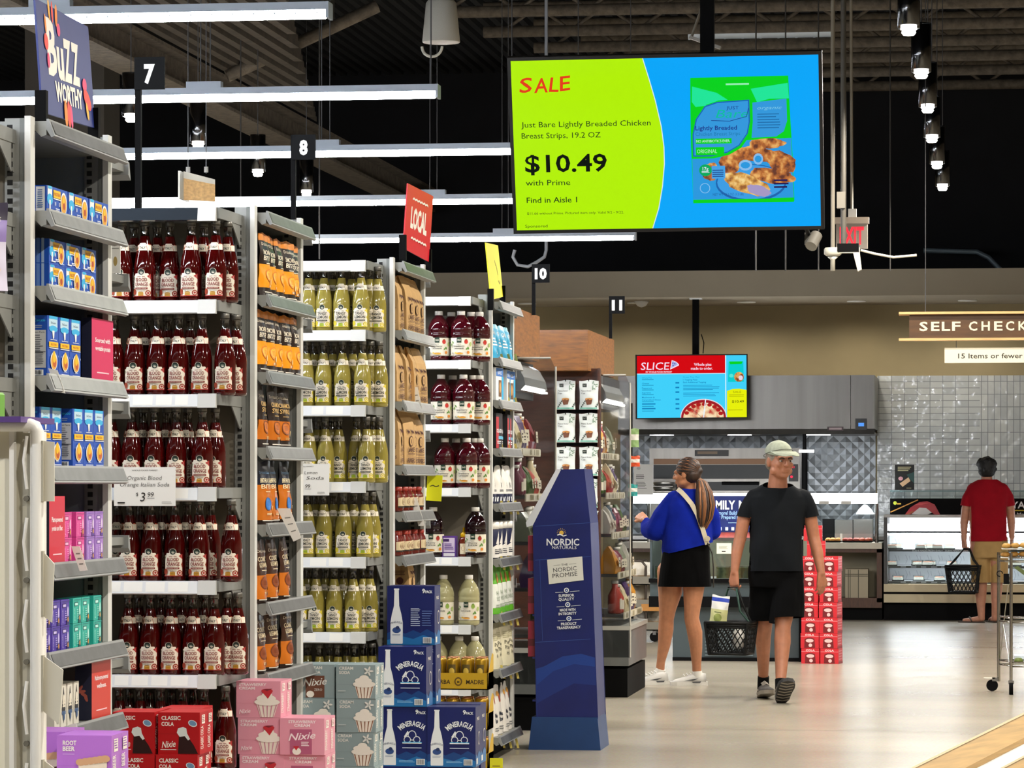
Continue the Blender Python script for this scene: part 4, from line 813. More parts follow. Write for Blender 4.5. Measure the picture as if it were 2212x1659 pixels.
stack(CREAM, 766, 13.05, 0, 6, .1315, 'grey-blue cream soda carton in the fully visible stack', 'grey cream soda cartons'); stack(CREAM2, 678, 13.05, 5, 6, .1315, 'grey-blue cream soda carton behind the pink ones', 'grey cream soda cartons'); stack(CREAM, 678, 13.05, 0, 5, .1315, 'grey-blue cream soda carton behind the pink ones', 'grey cream soda cartons')
HM = .2605
stack(MINE, 872, 14.66, 0, 2, HM, 'navy water carton, front row, next to grey cartons', 'navy water cartons'); stack(MINE, 972, 14.66, 0, 2, HM, 'navy water carton, front row, next to yellow trays', 'navy water cartons'); stack(MINE, 984, 14.85, 0, 2, HM, 'navy water carton, second row, next to yellow trays', 'navy water cartons')
stack(MINE, 886, 14.85, 0, 2, HM, 'navy water carton in the hidden second row', 'navy water cartons'); stack(MINE, 870, 14.66, 2, 3, HM, 'navy water carton alone on the front stack', 'navy water cartons'); stack(MINE, 886, 14.85, 2, 3, HM, 'navy water carton under the topmost one', 'navy water cartons'); stack(MINEB, 888, 14.84, 3, 4, HM, 'topmost navy water carton', 'navy water cartons')
yc = C('#c9a21c', .5)
def can_proto():
    t = thing('drink_can', 'x', 'can'); m = M('gold_can', '#a8821a', .3, metal=.5); mb = MB(); mb.lathe([(.024, 0), (.031, .008), (.031, .138), (.026, .152)], 18, m); mb.art((lambda a: (a.rect(-.02, .02, .02, .12, C('#5c4a14')), a.ell(0, .085, .014, .018, C('#d8b84a')), a.bars(-.016, .03, .016, .055, 2, C('#d8b84a')), a)[-1])(Art()), lambda x, y, e: ((.0312 + e) * sin(x / .031), -(.0312 + e) * cos(x / .031), y), sub=.012); mb.build('can_body', t)
    mb = MB(); mb.lathe([(.027, .15), (.027, .156), (.024, .156), (.023, .152), (.001, .152)], 18, M('can_lid', '#b9805c', .3, metal=.8)); mb.build('can_lid', t); return t
CAN = Proto(can_proto())
Yt = 16.98; xt = XatY(990, Yt)
for i, zt in enumerate((0.05, .2525, .455)):
    a = Art(); a.text('YERBA', -.083, .03, .022, C('#3a2c10'), wd=.085, bold=.015); a.text('MADRE', .085, .03, .022, C('#3a2c10'), wd=.09, bold=.015); a.ell(0, .042, .02, .022, C('#6b4f14'), 18); a.ell(0, .042, .013, .015, yc, 16); a.text('M', 0, .034, .012, C('#3a2c10'), bold=.02)
    mb = MB(); w2, dp, hh = .15, .2, .085
    mb.box(-w2, w2, 0, dp, 0, .006, yc); mb.box(-w2, w2, 0, .004, 0, hh, yc); mb.box(-w2, w2, dp - .004, dp, 0, hh, yc); mb.box(-w2, -w2 + .004, 0, dp, 0, hh, yc)
    mb.add([(w2, 0, 0), (w2, dp, 0), (w2, dp, .17), (w2, dp * .75, .18), (w2, .02, hh)], [(0, 1, 2, 3, 4)], yc); mb.box(w2 - .004, w2, 0, dp, 0, hh, yc)
    mb.art(a, faceY(0)); o = mb.build('can_tray'); o.location = (xt, Yt, zt); tag(o, ['lowest', 'middle', 'topmost'][i] + ' yellow cardboard tray holding gold cans', 'tray', 'yellow can trays')
    for r in range(2):
        for c in range(4): CAN.put((xt - .108 + .072 * c, Yt + .045 + .07 * r, zt + .007), 0, 'gold can in the %s yellow tray, %s row, %s along' % (['lowest', 'middle', 'topmost'][i], ['front', 'back'][r], ORD[c]), 'gold cans in yellow trays')
mb = MB(); mb.box(xt - .16, xt + .16, Yt - .01, Yt + .24, 0, .05, M('pallet_wood', '#8a6a3a', .7, noise=(10, .2), stretch=(1, 8, 8))); tag(mb.build('pallet_board'), 'low wooden base under the yellow can trays', 'base')
# ================================================================ screens
def scr_noise(name, c1, c2, c3, sc):
    m = bpy.data.materials.new(name); m.use_nodes = True; n = m.node_tree.nodes; l = m.node_tree.links; b = n['Principled BSDF']
    b.inputs['Base Color'].default_value = (0, 0, 0, 1); tc = n.new('ShaderNodeTexCoord'); t = n.new('ShaderNodeTexNoise'); t.inputs['Scale'].default_value = sc; t.inputs['Detail'].default_value = 5
    r = n.new('ShaderNodeValToRGB'); e = r.color_ramp.elements; e[0].position = .36; e[0].color = lin(c1); e[1].position = .66; e[1].color = lin(c3); q = e.new(.5); q.color = lin(c2)
    l.new(tc.outputs['Object'], t.inputs['Vector']); l.new(t.outputs['Fac'], r.inputs['Fac']); l.new(r.outputs['Color'], b.inputs['Emission Color']); b.inputs['Emission Strength'].default_value = 1; return m
def screen(name, label, W, H, loc, rot, art, bz, dp=.05):
    t = thing(name, label, 'screen', loc); t.rotation_mode = 'QUATERNION'; t.rotation_quaternion = rot.to_quaternion()
    mb = MB(); mb.box(-W / 2 - bz, W / 2 + bz, .0, dp, -H / 2 - bz, H / 2 + bz, C('#0a0a0c', .3)); mb.box(-W * .3, W * .3, dp, dp + .05, -H * .3, H * .3, BLACK)
    for x0, x1, z0, z1 in ((-W / 2 - bz, W / 2 + bz, H / 2, H / 2 + bz), (-W / 2 - bz, W / 2 + bz, -H / 2 - bz, -H / 2), (-W / 2 - bz, -W / 2, -H / 2, H / 2), (W / 2, W / 2 + bz, -H / 2, H / 2)): mb.box(x0, x1, -.006, 0, z0, z1, C('#0a0a0c', .3))
    mb.build('bezel', t); mb = MB(); mb.art(art, lambda x, y, e: (x, -e, y), .0006); mb.build('display', t); return t
W, H = 1.581, .885
def uv(W, H): return lambda u, v: ((u - .5) * W, (.5 - v) * H)
q = uv(W, H); a = Art(); LG = scr('#b2f000', 1.0); BL = scr('#00aaff', .95); INK = scr('#123c1c', .6); INK2 = scr('#06170a', .5); GR = scr('#00dc1e', .9); TE = scr('#00c8a0', .9); SB_ = scr('#2c9fe8', .9); WH = scr('#dff2ff', .9); NVs = scr('#173a8c', .9)
a.rect(*q(0, 1), *q(1, 0), BL)
def curve(o): return [(.43 + o, 0), (.449 + o, .12), (.468 + o, .25), (.485 + o, .4), (.492 + o, .52), (.492 + o, .62), (.484 + o, .75), (.470 + o, .88), (.448 + o, 1)]
a.poly([q(0, 1), q(0, 0)] + [q(u, v) for u, v in curve(.003)], WH); a.poly([q(0, 1), q(0, 0)] + [q(u, v) for u, v in curve(0)], LG)
def tx(s, u, v, h, m, w, al='l', **k): x, y = q(u, v); a.text(s, x, y, h * H, m, wd=w * W, al=al, **k)
RD = scr('#e23a1a', 1.0)
for ch, u, v, wd, ro in (('S', .048, .185, .045, .08), ('A', .096, .188, .045, .03), ('L', .138, .185, .032, -.03), ('E', .178, .178, .04, .1)): x, y = q(u, v); a.text(ch, x, y, .088 * H, RD, wd=wd * W, bold=.012, rot=ro, shear=.12)
tx('Just Bare Lightly Breaded Chicken', .027, .392, .034, INK, .425); tx('Breast Strips, 19.2 OZ', .027, .457, .034, INK, .26); tx('$10.49', .035, .655, .105, INK2, .27, bold=.018); tx('with Prime', .035, .735, .034, INK, .147); tx('Find in Aisle 1', .036, .838, .034, INK, .167, bold=.006); tx('$11.66 without Prime. Pictured item only. Valid 9/2 - 9/22.', .036, .908, .015, INK, .32); tx('Sponsored', .028, .985, .018, INK, .074)
bag = [(.585, .12), (.902, .118), (.905, .3), (.912, .6), (.915, .85), (.585, .855), (.582, .5), (.583, .3)]
a.poly([q(u, v) for u, v in bag], GR)
for pts in ([(.59, .17), (.67, .21), (.72, .27), (.60, .29), (.588, .26)], [(.78, .19), (.9, .16), (.903, .25), (.84, .25), (.8, .27)]): a.poly([q(u, v) for u, v in pts], scr('#20f0a0', .9))
a.poly([q(u, v) for u, v in [(.585, .5), (.908, .48), (.913, .83), (.585, .835)]], SB_)
x, y = q(.775, .74); a.ell(x, y, .115 * W, .11 * H, scr('#1f6fc0', .8), 32); a.ell(x, y + .004, .11 * W, .10 * H, scr('#3fa4ee', .9), 32)
CH = scr_noise('screen_breading', '#5a2008', '#b56420', '#e8b060', 26); CH2 = scr_noise('screen_breading_pale', '#94561e', '#d8a04a', '#f4d690', 28)
for u, v, rx, ry, ro, m in ((.83, .51, .06, .03, 0, CH), (.71, .62, .04, .06, .6, CH), (.79, .57, .07, .045, -.1, CH), (.875, .62, .05, .06, -.4, CH), (.845, .7, .075, .045, -.15, CH), (.645, .67, .03, .05, 1, CH), (.76, .745, .08, .055, -.35, CH2), (.80, .785, .04, .03, -.3, scr('#b8a8d8', .8))):
    x, y = q(u, v); p = []
    for k in range(26): z = 2 * pi * k / 26; r = 1 + .06 * sin(5 * z + u * 40) + .04 * sin(11 * z); p.append((x + r * (rx * W * cos(z) * cos(ro) - ry * H * sin(z) * sin(ro)), y + r * (rx * W * cos(z) * sin(ro) + ry * H * sin(z) * cos(ro))))
    a.poly(p, m)
for u, v, rx, ry in ((.758, .635, .022, .032), (.80, .6, .016, .034)): x, y = q(u, v); a.ell(x, y, rx * W, ry * H, scr('#8fc4f4', .9), 14); a.ell(x, y, rx * W * .7, ry * H * .6, SB_, 12)
leaf = [(.588, .58), (.588, .45), (.60, .36), (.63, .285), (.67, .262), (.775, .252), (.776, .38), (.768, .45), (.74, .52), (.70, .56), (.65, .58)]
a.poly([q(u + (.006 if u > .6 else -.003), v + (.012 if v > .4 else -.008)) for u, v in leaf], GR); a.poly([q(u, v) for u, v in leaf], scr('#1c6ec8', .8)); a.poly([q(.6825 + (u - .6825) * .955, .42 + (v - .42) * .955) for u, v in leaf], scr('#359fe6', .9))
r2 = [(.785, .27), (.895, .25), (.896, .38), (.885, .44), (.86, .47), (.78, .475), (.785, .38)]; a.poly([q(u, v) for u, v in r2], scr('#359fe6', .9))
tx('JUST', .70, .307, .02, NVs, .04); tx('Bare', .665, .355, .05, TE, .105, shear=.25, bold=-.004); a.line([q(.65, .37), q(.71, .375), q(.765, .35), q(.772, .3)], .003, NVs)
tx('Lightly Breaded', .598, .425, .026, scr('#1a2f8a', .9), .135, bold=.012); tx('Chicken Breast Strips', .598, .458, .022, scr('#1d7fb8', .9), .145)
a.rect(*q(.598, .505), *q(.715, .475), GR); tx('NO ANTIBIOTICS EVER.', .6, .497, .016, WH, .11); a.rect(*q(.598, .572), *q(.69, .525), GR); tx('ORIGINAL', .602, .56, .024, scr('#b8f4d0', .9), .065)
tx('organic', .80, .31, .02, scr('#7fd0f0', .9), .08, shear=.3)
x0, y0 = q(.80, .43); x1, y1 = q(.88, .335); a.bars(x0, y0, x1, y1, 6, scr('#2277b8', .8), .35); x0, y0 = q(.70, .175); x1, y1 = q(.775, .155); a.bars(x0, y0, x1, y1, 1, scr('#a0f8c0', .9), .5, 0)
x, y = q(.628, .66); a.ell(x, y, .021 * W, .035 * H, scr('#00b060', .9), 20); a.text('17g', x, y, .02 * H, WH, bold=.02); a.bars(x - .02, y - .016, x + .02, y - .004, 2, WH)
x0, y0 = q(.648, .71); x1, y1 = q(.692, .635); a.rect(x0, y0, x1, y1, scr('#4aa8f0', .9)); a.bars(x0 + .004, y0 + .004, x1 - .004, y1 - .02, 4, scr('#1d4f98', .8), .5); x, y = q(.625, .765); a.ell(x, y, .017 * W, .03 * H, scr('#8cc8f8', .9), 18); a.ell(x, y, .0145 * W, .026 * H, SB_, 18)
x0, y0 = q(.85, .78); x1, y1 = q(.905, .72); a.bars(x0, y0, x1, y1, 3, scr('#2a1c5c', .8), .5); a.rect(*q(.586, .853), *q(.914, .832), GR)
x, y = q(.70, .81); a.text('NET WT 19.2 OZ (1.2 LB)', x, y, .015 * H, scr('#1d5fa8', .8), wd=.1 * W)
# centre and turn of the panel as hung: facing back along the aisle and tipped down
RT = Matrix.Rotation(TH - .1291, 3, 'Z') @ Matrix.Rotation(.2557, 3, 'X') @ Matrix.Rotation(-.0051, 3, 'Y')
def camw(u, d, z): return Vector((u * cs - d * sn, u * sn + d * cs, HC + z))
pc = camw(.7934, 17.6, 1.7576)
tv = screen('sale_screen', 'large hanging screen with green and blue sale advert, black ceiling pole', W, H, pc, RT, a, .018)
mb = MB(); top = pc + Vector((.20, .18, .42)); mb.box(top.x - .036, top.x + .036, top.y - .03, top.y + .03, top.z - .6, 6.44, BLACK); Mi = Matrix.LocRotScale(pc, RT.to_quaternion(), None).inverted(); o = mb.build('ceiling_pole', tv)
for v in o.data.vertices: v.co = Mi @ v.co
# pizza menu screen
W2, H2 = 1.2565, .7068; q = uv(W2, H2); a = Art(); CYs = scr('#40d4ff', .95); TXs = scr('#1290d0', .8)
def tx(s, u, v, h, m, w, al='l', **k): x, y = q(u, v); a.text(s, x, y, h * H2, m, wd=w * W2, al=al, **k)
PK = scr('#f8dff0', 1); RDs = scr('#d8000c', .95); YLs = scr('#ecf400', .95)
a.rect(*q(0, 1), *q(1, 0), CYs); a.rect(*q(0, .30), *q(.81, 0), scr('#b8ecff', 1)); a.rect(*q(0, .285), *q(.805, 0), RDs); a.rect(*q(.805, 1), *q(.815, 0), scr('#c8f0ff', 1))
tx('SLICE', .035, .225, .125, PK, .262, shear=.1, bold=.004); a.poly([q(.302, .225), q(.318, .07), q(.36, .1), q(.384, .14), (q(.382, .16))], PK); a.poly([q(.312, .2), q(.324, .085), q(.358, .11), q(.374, .143)], scr('#a8b8f0', .9))
for u, v in ((.327, .12), (.345, .13), (.33, .16)): x, y = q(u, v); a.ell(x, y, .006 * W2, .01 * H2, scr('#6a3fa0', .8), 10)
tx('BY WHOLE FOODS MARKET', .08, .272, .026, PK, .24, bold=.02); tx('Whole pies', .6, .165, .045, PK, .16, 'c', bold=.02); tx('made to order.', .592, .228, .045, PK, .2, 'c', bold=.02)
tx('Whole Pies', .045, .365, .022, TXs, .09)
for s, v, w in (('Cheese', .455, .065), ('Pepperoni', .53, .09), ('Supreme', .605, .08), ('Mushroom &', .68, .115), ('Caramelized Onion', .72, .17)): tx(s, .045, v, .024, TXs, w, bold=.015)
for v in (.79, .865): a.bars(*q(.045, v), *q(.19, v - .025), 1, TXs, .8)
for v in (.385, .475, .55, .625, .74, .815, .89): a.bars(*q(.045, v + .012), *q(.17, v - .008), 1, scr('#28b0e0', .8), .7)
for v in (.45, .525, .6, .715, .79, .865): a.bars(*q(.35, v), *q(.385, v - .024), 1, TXs, 1, 0)
tx('Create Your Own', .42, .355, .022, TXs, .15); tx('1 Topping Pizza', .42, .4, .026, TXs, .13, bold=.015); tx('Each Additional Topping', .42, .443, .026, TXs, .21, bold=.015); a.bars(*q(.42, .57), *q(.77, .475), 4, TXs, .35); a.bars(*q(.42, .67), *q(.75, .6), 3, TXs, .35)
x, y = q(.605, 1.0); PZ = scr_noise('screen_pizza', '#c03020', '#f0d0a0', '#fff0dc', 9)
a.ell(x, y, .212 * W2, .30 * H2, scr('#f0e0e8', .95), 30, 0, pi); a.ell(x, y, .205 * W2, .285 * H2, scr('#a81824', .9), 30, 0, pi); a.ell(x, y, .185 * W2, .24 * H2, PZ, 30, 0, pi)
for k in range(9): z = .3 + k * .31; a.ell(x + cos(z) * .165 * W2, y + sin(z) * .215 * H2, .022 * W2, .03 * H2, scr('#b81c1c', .9), 10)
a.line([(x, y), (x + .02 * W2, y + .3 * H2)], .012, scr('#e8f4ff', 1)); a.line([(x - .02, y), (x - .12 * W2, y + .16 * H2)], .004, scr('#807068', .7))
a.poly([q(.82, 1), q(.82, .575), q(.87, .545), q(.93, .54), q(1, .56), q(1, 1)], YLs); tx('SALE', .875, .61, .035, scr('#a8a000', .8), .075); tx('$10.49', .865, .765, .04, scr('#505400', .7), .11, bold=.012); a.bars(*q(.84, .68), *q(.98, .635), 2, scr('#b8bc00', .8), .4); a.bars(*q(.83, .9), *q(.98, .88), 1, scr('#b8bc00', .8), .4)
a.poly([q(.835, .105), q(.97, .1), q(.975, .43), q(.83, .43)], scr('#00d8d8', .9)); a.poly([q(.84, .1), q(.965, .1), q(.955, .14), q(.85, .145)], GR); x, y = q(.93, .35); a.ell(x, y, .045 * W2, .08 * H2, CH, 16); a.ell(x + .02, y - .01, .02 * W2, .04 * H2, scr('#f0e0f0', .9), 12); a.ell(q(.86, .33)[0], q(.86, .33)[1], .02 * W2, .03 * H2, scr('#60f0e0', .9), 12)
RT = Matrix.Rotation(TH + .0764, 3, 'Z') @ Matrix.Rotation(.0469, 3, 'X') @ Matrix.Rotation(-.0104, 3, 'Y'); pc = camw(2.0492, 38.9, 1.1131)
sv = screen('menu_screen', 'hanging pizza menu screen with red header and blue menu, before the steel hood', W2, H2, pc, RT, a, .014, .04)
mb = MB(); mb.box(pc.x + .0, pc.x + .075, pc.y + .06, pc.y + .13, pc.z - .2, ZF + .03, BLACK); mb.box(pc.x - .03, pc.x + .105, pc.y + .03, pc.y + .16, ZF - .015, ZF, wt); mb.tube([(pc.x + .1, pc.y + .1, pc.z + .6), (pc.x + .13, pc.y + .1, pc.z + .5), (pc.x + .12, pc.y + .09, pc.z + .38)], .006, 6, BLACK)
Mi = Matrix.LocRotScale(pc, RT.to_quaternion(), None).inverted(); o = mb.build('ceiling_pole', sv)
for v in o.data.vertices: v.co = Mi @ v.co
# ================================================================ signs
def board(par, name, BL, BR, TR, TL, w, h, base, art, th=.006):
    """flat board through four 3D corners; art drawn on w x h with origin at the lower left"""
    BL, BR, TR, TL = map(Vector, (BL, BR, TR, TL)); n = (BR - BL).cross(TL - BL).normalized()
    def fn(x, y, e): u = x / w; v = y / h; return (BL * (1 - u) + BR * u) * (1 - v) + (TL * (1 - u) + TR * u) * v + n * e
    mb = MB(); P = [BL, BR, TR, TL]; mb.add(P + [p - n * th for p in P], [(0, 1, 2, 3), (7, 6, 5, 4), (0, 4, 5, 1), (1, 5, 6, 2), (2, 6, 7, 3), (3, 7, 4, 0)], base)
    if art: mb.art(art, fn, .0006)
    return mb.build(name, par)
def bay_sign(name, label, px, w, h, base, art, lean, clip=True):
    (tlx, tly), (trx, try_), (brx, bry), (blx, bly) = px; X = -2.60; Xt = X + lean
    ya = YatX((blx + tlx) / 2, X); yb = YatX((brx + trx) / 2, X)
    t = thing(name, label, 'sign')
    B = [(X, ya, Zat(bly, X, ya)), (X, yb, Zat(bry, X, yb)), (Xt, yb, Zat(try_, Xt, yb)), (Xt, ya, Zat(tly, Xt, ya))]
    board(t, 'panel', *B, w, h, base, art)
    if clip:
        for y, z in ((ya, B[0][2]), (yb, B[1][2])):
            mb = MB(); mb.box(X - .02, X + .012, y - .012, y + .012, z - .055, z + .06, BLACK); mb.build('clip', t)
    return t
a = Art(); wp = C('#f3efe6', .5); o1 = C('#f28a2a', .5); o2 = C('#e8453c', .5); o3 = C('#e5447a', .5); o4 = C('#f6b43a', .5); nb = C('#22327a', .45)
a.text('B', .17, .155, .20, wp, wd=.12, bold=.04); a.text('u', .275, .15, .165, wp, wd=.085, bold=.04); a.text('Z', .37, .15, .155, wp, wd=.10, bold=.04); a.text('Z', .475, .15, .155, wp, wd=.10, bold=.04)
a.text('WORTHY', .36, .06, .07, wp, wd=.36, bold=.045)
for x, y, rx, ry, ro, m in ((.16, .385, .012, .04, .1, o4), (.20, .38, .012, .04, 0, o2), (.25, .375, .016, .042, -.15, o1), (.27, .325, .022, .024, 0, o3), (.10, .325, .01, .035, .1, o1), (.095, .26, .025, .03, .2, o2), (.11, .195, .016, .028, 0, o3), (.575, .155, .03, .026, .3, o3), (.60, .10, .055, .03, -.6, o2), (.59, .055, .014, .036, .35, o4), (.29, .02, .02, .05, 0, o1), (.33, .02, .022, .05, 0, o2), (.36, .015, .016, .045, .1, o3)): a.ell(x, y, rx, ry, m, 16, rot=ro)
bay_sign('topper_sign', 'navy buzz worthy sign standing on top of the nearest end bay', [(85, -4), (196, 58), (216, 277), (100, 242)], .70, .40, nb, a, -.022)
a = Art(); a.text('LOCAL', .35, .15, .125, wp, wd=.44, bold=.045)
for z in (.325, .085):
    for k in range(12): x = .15 + k * .034; a.line([(x, z + (.004 if k % 2 else -.004)), (x + .034, z + (-.004 if k % 2 else .004))], .012, wp)
bay_sign('topper_sign', 'red local sign standing on the brown bag bay', [(877, 396), (933, 424), (921, 566), (867, 536)], .70, .40, C('#d5182c', .45), a, .02)
a = Art()
for p in (((.28, .28), (.31, .24)), ((.33, .25), (.36, .17)), ((.35, .13), (.4, .1), (.42, .13))): a.line(p, .008, C('#3f3a10'))
bay_sign('topper_sign', 'plain yellow sign standing on the narrow bay beside the wood headers', [(1055, 524), (1083, 530), (1092, 641), (1068, 648)], .5, .40, C('#e6e112', .5), a, -.03)
def aisle_sign(n, box, polex, Y, zb, label):
    x0, y0, x1, y1 = box; xa, xb = XatY(x0, Y), XatY(x1, Y); zt, zb_ = Zat(y0, xa, Y), Zat(y1, xa, Y); xp = XatY(polex, Y)
    t = thing('aisle_sign', label, 'sign', (xp, Y, zb), 0, 'aisle number signs')
    mb = MB(); mb.box(-.011, .011, -.011, .011, 0, zt - zb, BLACK); mb.build('pole', t)
    mb = MB(); mb.box(xa - xp, xb - xp, -.02, -.011, zb_ - zb, zt - zb, C('#050608', .6, spec=.1)); a = Art(); h = zt - zb_
    a.text(n, (xa + xb) / 2 - xp, zb_ - zb + h * .22, h * .56, C('#eef0ee', .5), bold=.05, wd=(xb - xa) * (.36 if len(n) == 1 else .68)); mb.art(a, faceY(-.02)); mb.build('number_plate', t)
aisle_sign('7', (293, 125, 358, 195), 299, 12.6, 2.44, 'black aisle sign with white number 7')
aisle_sign('8', (632, 292, 683, 346), 634, 15.55, 2.45, 'black aisle sign with white number 8')
aisle_sign('10', (1150, 571, 1188, 611), 1153, 21.0, 2.54, 'black aisle sign with white number 10')
aisle_sign('11', (1317, 640, 1350, 678), 1319, 24.7, 2.55, 'black aisle sign with white number 11')
def card(name, label, px0, py0, px1, py1, Y, art, base='#f3f2ee', cat='sign', tilt=0):
    """upright card facing the camera side of its rail"""
    xm = XatY((px0 + px1) / 2, Y); zm = Zat(py1, xm, Y); w = XatY(px1, Y) - XatY(px0, Y); h = Zat(py0, xm, Y) - zm
    mb = MB(); mb.box(-w / 2, w / 2, 0, .003, 0, h, C(base, .6))
    if art: mb.art(art(w, h), faceY(0), .0005)
    o = mb.build(name); o.location = (xm, Y, zm); o.rotation_euler = (0, tilt, 0); return tag(o, label, cat)
ik = C('#26221f', .6)
def c1(w, h, l1='Organic Blood', l2='Orange Italian Soda'):
    a = Art(); a.text('WHOLE FOODS MARKET', 0, h * .9, h * .035, ik, wd=w * .42); a.text(l1, 0, h * .67, h * .11, ik, wd=w * .56, bold=-.008, shear=.15); a.text(l2, 0, h * .50, h * .11, ik, wd=w * .8, bold=-.008, shear=.15)
    a.text('$', -w * .12, h * .26, h * .09, ik); a.text('3', -w * .03, h * .12, h * .24, ik, shear=.15); a.text('99', w * .10, h * .23, h * .13, ik, shear=.15); a.rect(w * .04, h * .195, w * .16, h * .205, ik); a.bars(-w * .44, h * .05, -w * .32, h * .1, 1, ik, .7, 0); a.bars(w * .28, h * .05, w * .45, h * .11, 2, C('#8a8680'), .4); return a
card('price_sign', 'white price sign for blood orange soda hanging from a shelf rail', 246, 1009, 379, 1093, 11.76, c1)
card('price_sign', 'white price sign for lemon soda hanging from a shelf rail', 596, 1002, 711, 1070, 14.71, lambda w, h: c1(w, h, 'Organic Lemon', 'Italian Soda'))
card('note_card', 'bright yellow handwritten note on the rail of the brown bag bay', 920, 1026, 953, 1082, 16.0, lambda w, h: (lambda a: (a.line([(-w * .3, h * .55), (-w * .1, h * .6), (w * .1, h * .55), (w * .3, h * .6)], .004, ik), a)[-1])(Art()), '#e8ea10', 'note', .06)
card('note_card', 'small yellow card low beside the yellow cans, at the picture foot', 1058, 1638, 1086, 1690, 16.7, lambda w, h: (lambda a: (a.bars(-w * .3, h * .2, w * .3, h * .7, 3, C('#9a8c10'), .3), a)[-1])(Art()), '#e0dc1a', 'note')
card('price_sign', 'white card on the far post behind the blue pasta boxes', 233, 526, 260, 590, 10.45, lambda w, h: (lambda a: (a.ell(w * .1, h * .4, w * .16, h * .16, C('#b39a5c')), a.bars(-w * .3, h * .75, w * .4, h * .85, 1, C('#9a9a94'), .3), a)[-1])(Art()))
def fin(label, pts, Y, base='#ecebe6', marks=True, grp=None):
    P = [(XatY(px, Y), Zat(py, XatY(px, Y), Y)) for px, py in pts]; cx = sum(p[0] for p in P) / 4; cz = min(p[1] for p in P)
    mb = MB(); mb.prism([(x - cx, z - cz) for x, z in P], lambda a, b, h: (a, h, b), .002, C(base, .55))
    if marks:
        a = Art(); (ax, az), (bx, bz), (dx, dz), (ex, ez) = [(x - cx, z - cz) for x, z in P]
        for k in (.3, .5, .72): mx, mz = ax + (ex - ax) * k, az + (ez - az) * k; nx, nz = bx + (dx - bx) * k, bz + (dz - bz) * k; a.line([(mx + (nx - mx) * .25, mz + (nz - mz) * .25), (mx + (nx - mx) * .75, mz + (nz - mz) * .75)], .004, C('#8a8a86'))
        mb.art(a, faceY(0), .0005)
    o = mb.build('price_tag'); o.location = (cx, Y, cz); return tag(o, label, 'price tag', grp)
FT = [([(104, 795), (124, 800), (141, 850), (122, 846)], 9.35, 'white price tag under the pink shelf sign'), ([(154, 1180), (172, 1180), (189, 1232), (172, 1234)], 9.5, 'white price tag below the small pink boxes'), ([(148, 1566), (164, 1562), (176, 1600), (160, 1600)], 9.45, 'white price tag above the root beer cartons'),
      ([(598, 1098), (626, 1098), (651, 1162), (634, 1170)], 12.45, 'large white price tag curling off the snack bag bay'), ([(890, 836), (902, 836), (914, 894), (900, 896)], 15.6, 'white price tag below the second row of tan bags'), ([(886, 1076), (900, 1074), (918, 1136), (904, 1136)], 15.6, 'white price tag between the jar rows')]
for p, y, l in FT: fin(l, p, y)
for i, zy in enumerate((768, 862, 962, 1085, 1205, 1325, 1440, 1590)):
    for j, px in enumerate((1080, 1095, 1110)):
        Y = 18.5 + .25 * j; fin('yellow price tag, yellow sign bay, %s shelf down, %s from near post' % (ORD[i], ORD[j]), [(px, zy - 3), (px + 5, zy - 4), (px + 12, zy + 26), (px + 7, zy + 26)], Y, '#d9c76a', False, 'yellow price tags')
# hanging signs and ceiling fittings
wood = M('pale_wood', '#c9a06a', .5, noise=(6, .2), stretch=(1, 12, 12)); oak = M('oak_header', '#84521c', .45, coat=.1, noise=(5, .35), stretch=(2, 2, 12)); brown = M('brown_sign', '#4a2f12', .5, noise=(5, .25), stretch=(1, 8, 8))
p = Wp(2110, 703, 22); t = thing('hanging_sign', 'brown self checkout sign between two pale wood rails, cut by the frame', 'sign', p); k = 22 / F
def rx(px): return (px - 2110) * k
def rz(py): return (703 - py) * k
mb = MB(); mb.box(rx(1965), rx(2420), -.01, .01, rz(729), rz(677), brown); a = Art(); tt = C('#d9c8ae', .5)
for ch, px in zip('SELF CHECKOUT', [1996, 2021, 2044, 2066, 0, 2102, 2129, 2156, 2181, 2208, 2240, 2268, 2295]):
    if px: a.text(ch, rx(px), rz(714), 20 * k, tt, wd=18 * k, bold=.022)
mb.art(a, faceY(-.01), .0007); mb.build('panel', t)
for zz in (676, 733):
    mb = MB(); mb.box(rx(1943), rx(2440), -.04, .03, rz(zz) - .008, rz(zz) + .008, wood); mb.build('rail', t)
mb = MB(); mb.box(rx(1943), rx(1966), -.02, .0, rz(681), rz(678), wood); mb.tube([(rx(2000), 0, rz(676)), (rx(2000), 0, 6.42 - p.z)], .003, 5, wire); mb.tube([(rx(2400), 0, rz(676)), (rx(2400), 0, 6.42 - p.z)], .003, 5, wire); mb.build('cable', t)
t2 = thing('hanging_sign', 'cream fifteen items or fewer sign hanging below the self checkout sign', 'sign', p)
mb = MB(); mb.box(rx(2041), rx(2400), -.005, .005, rz(784), rz(755), C('#d8d0b8', .6)); mb.box(rx(2041), rx(2400), -.004, .012, rz(755), rz(751), C('#b5ad98', .6)); a = Art(); a.text('15 Items or fewer', rx(2070), rz(774), 11 * k, ik, wd=138 * k, al='l', bold=.012); mb.art(a, faceY(-.005), .0007); mb.build('panel', t2)
mb = MB(); [mb.tube([(rx(x), 0, rz(752)), (rx(x), 0, rz(734))], .002, 5, wire) for x in (2066, 2380)]; mb.build('cable', t2)
p = Wp(424, 432, 19); k = 19 / F; t = thing('hanging_sign', 'small cream sign with wooden face hanging above the blood orange run', 'sign', p)
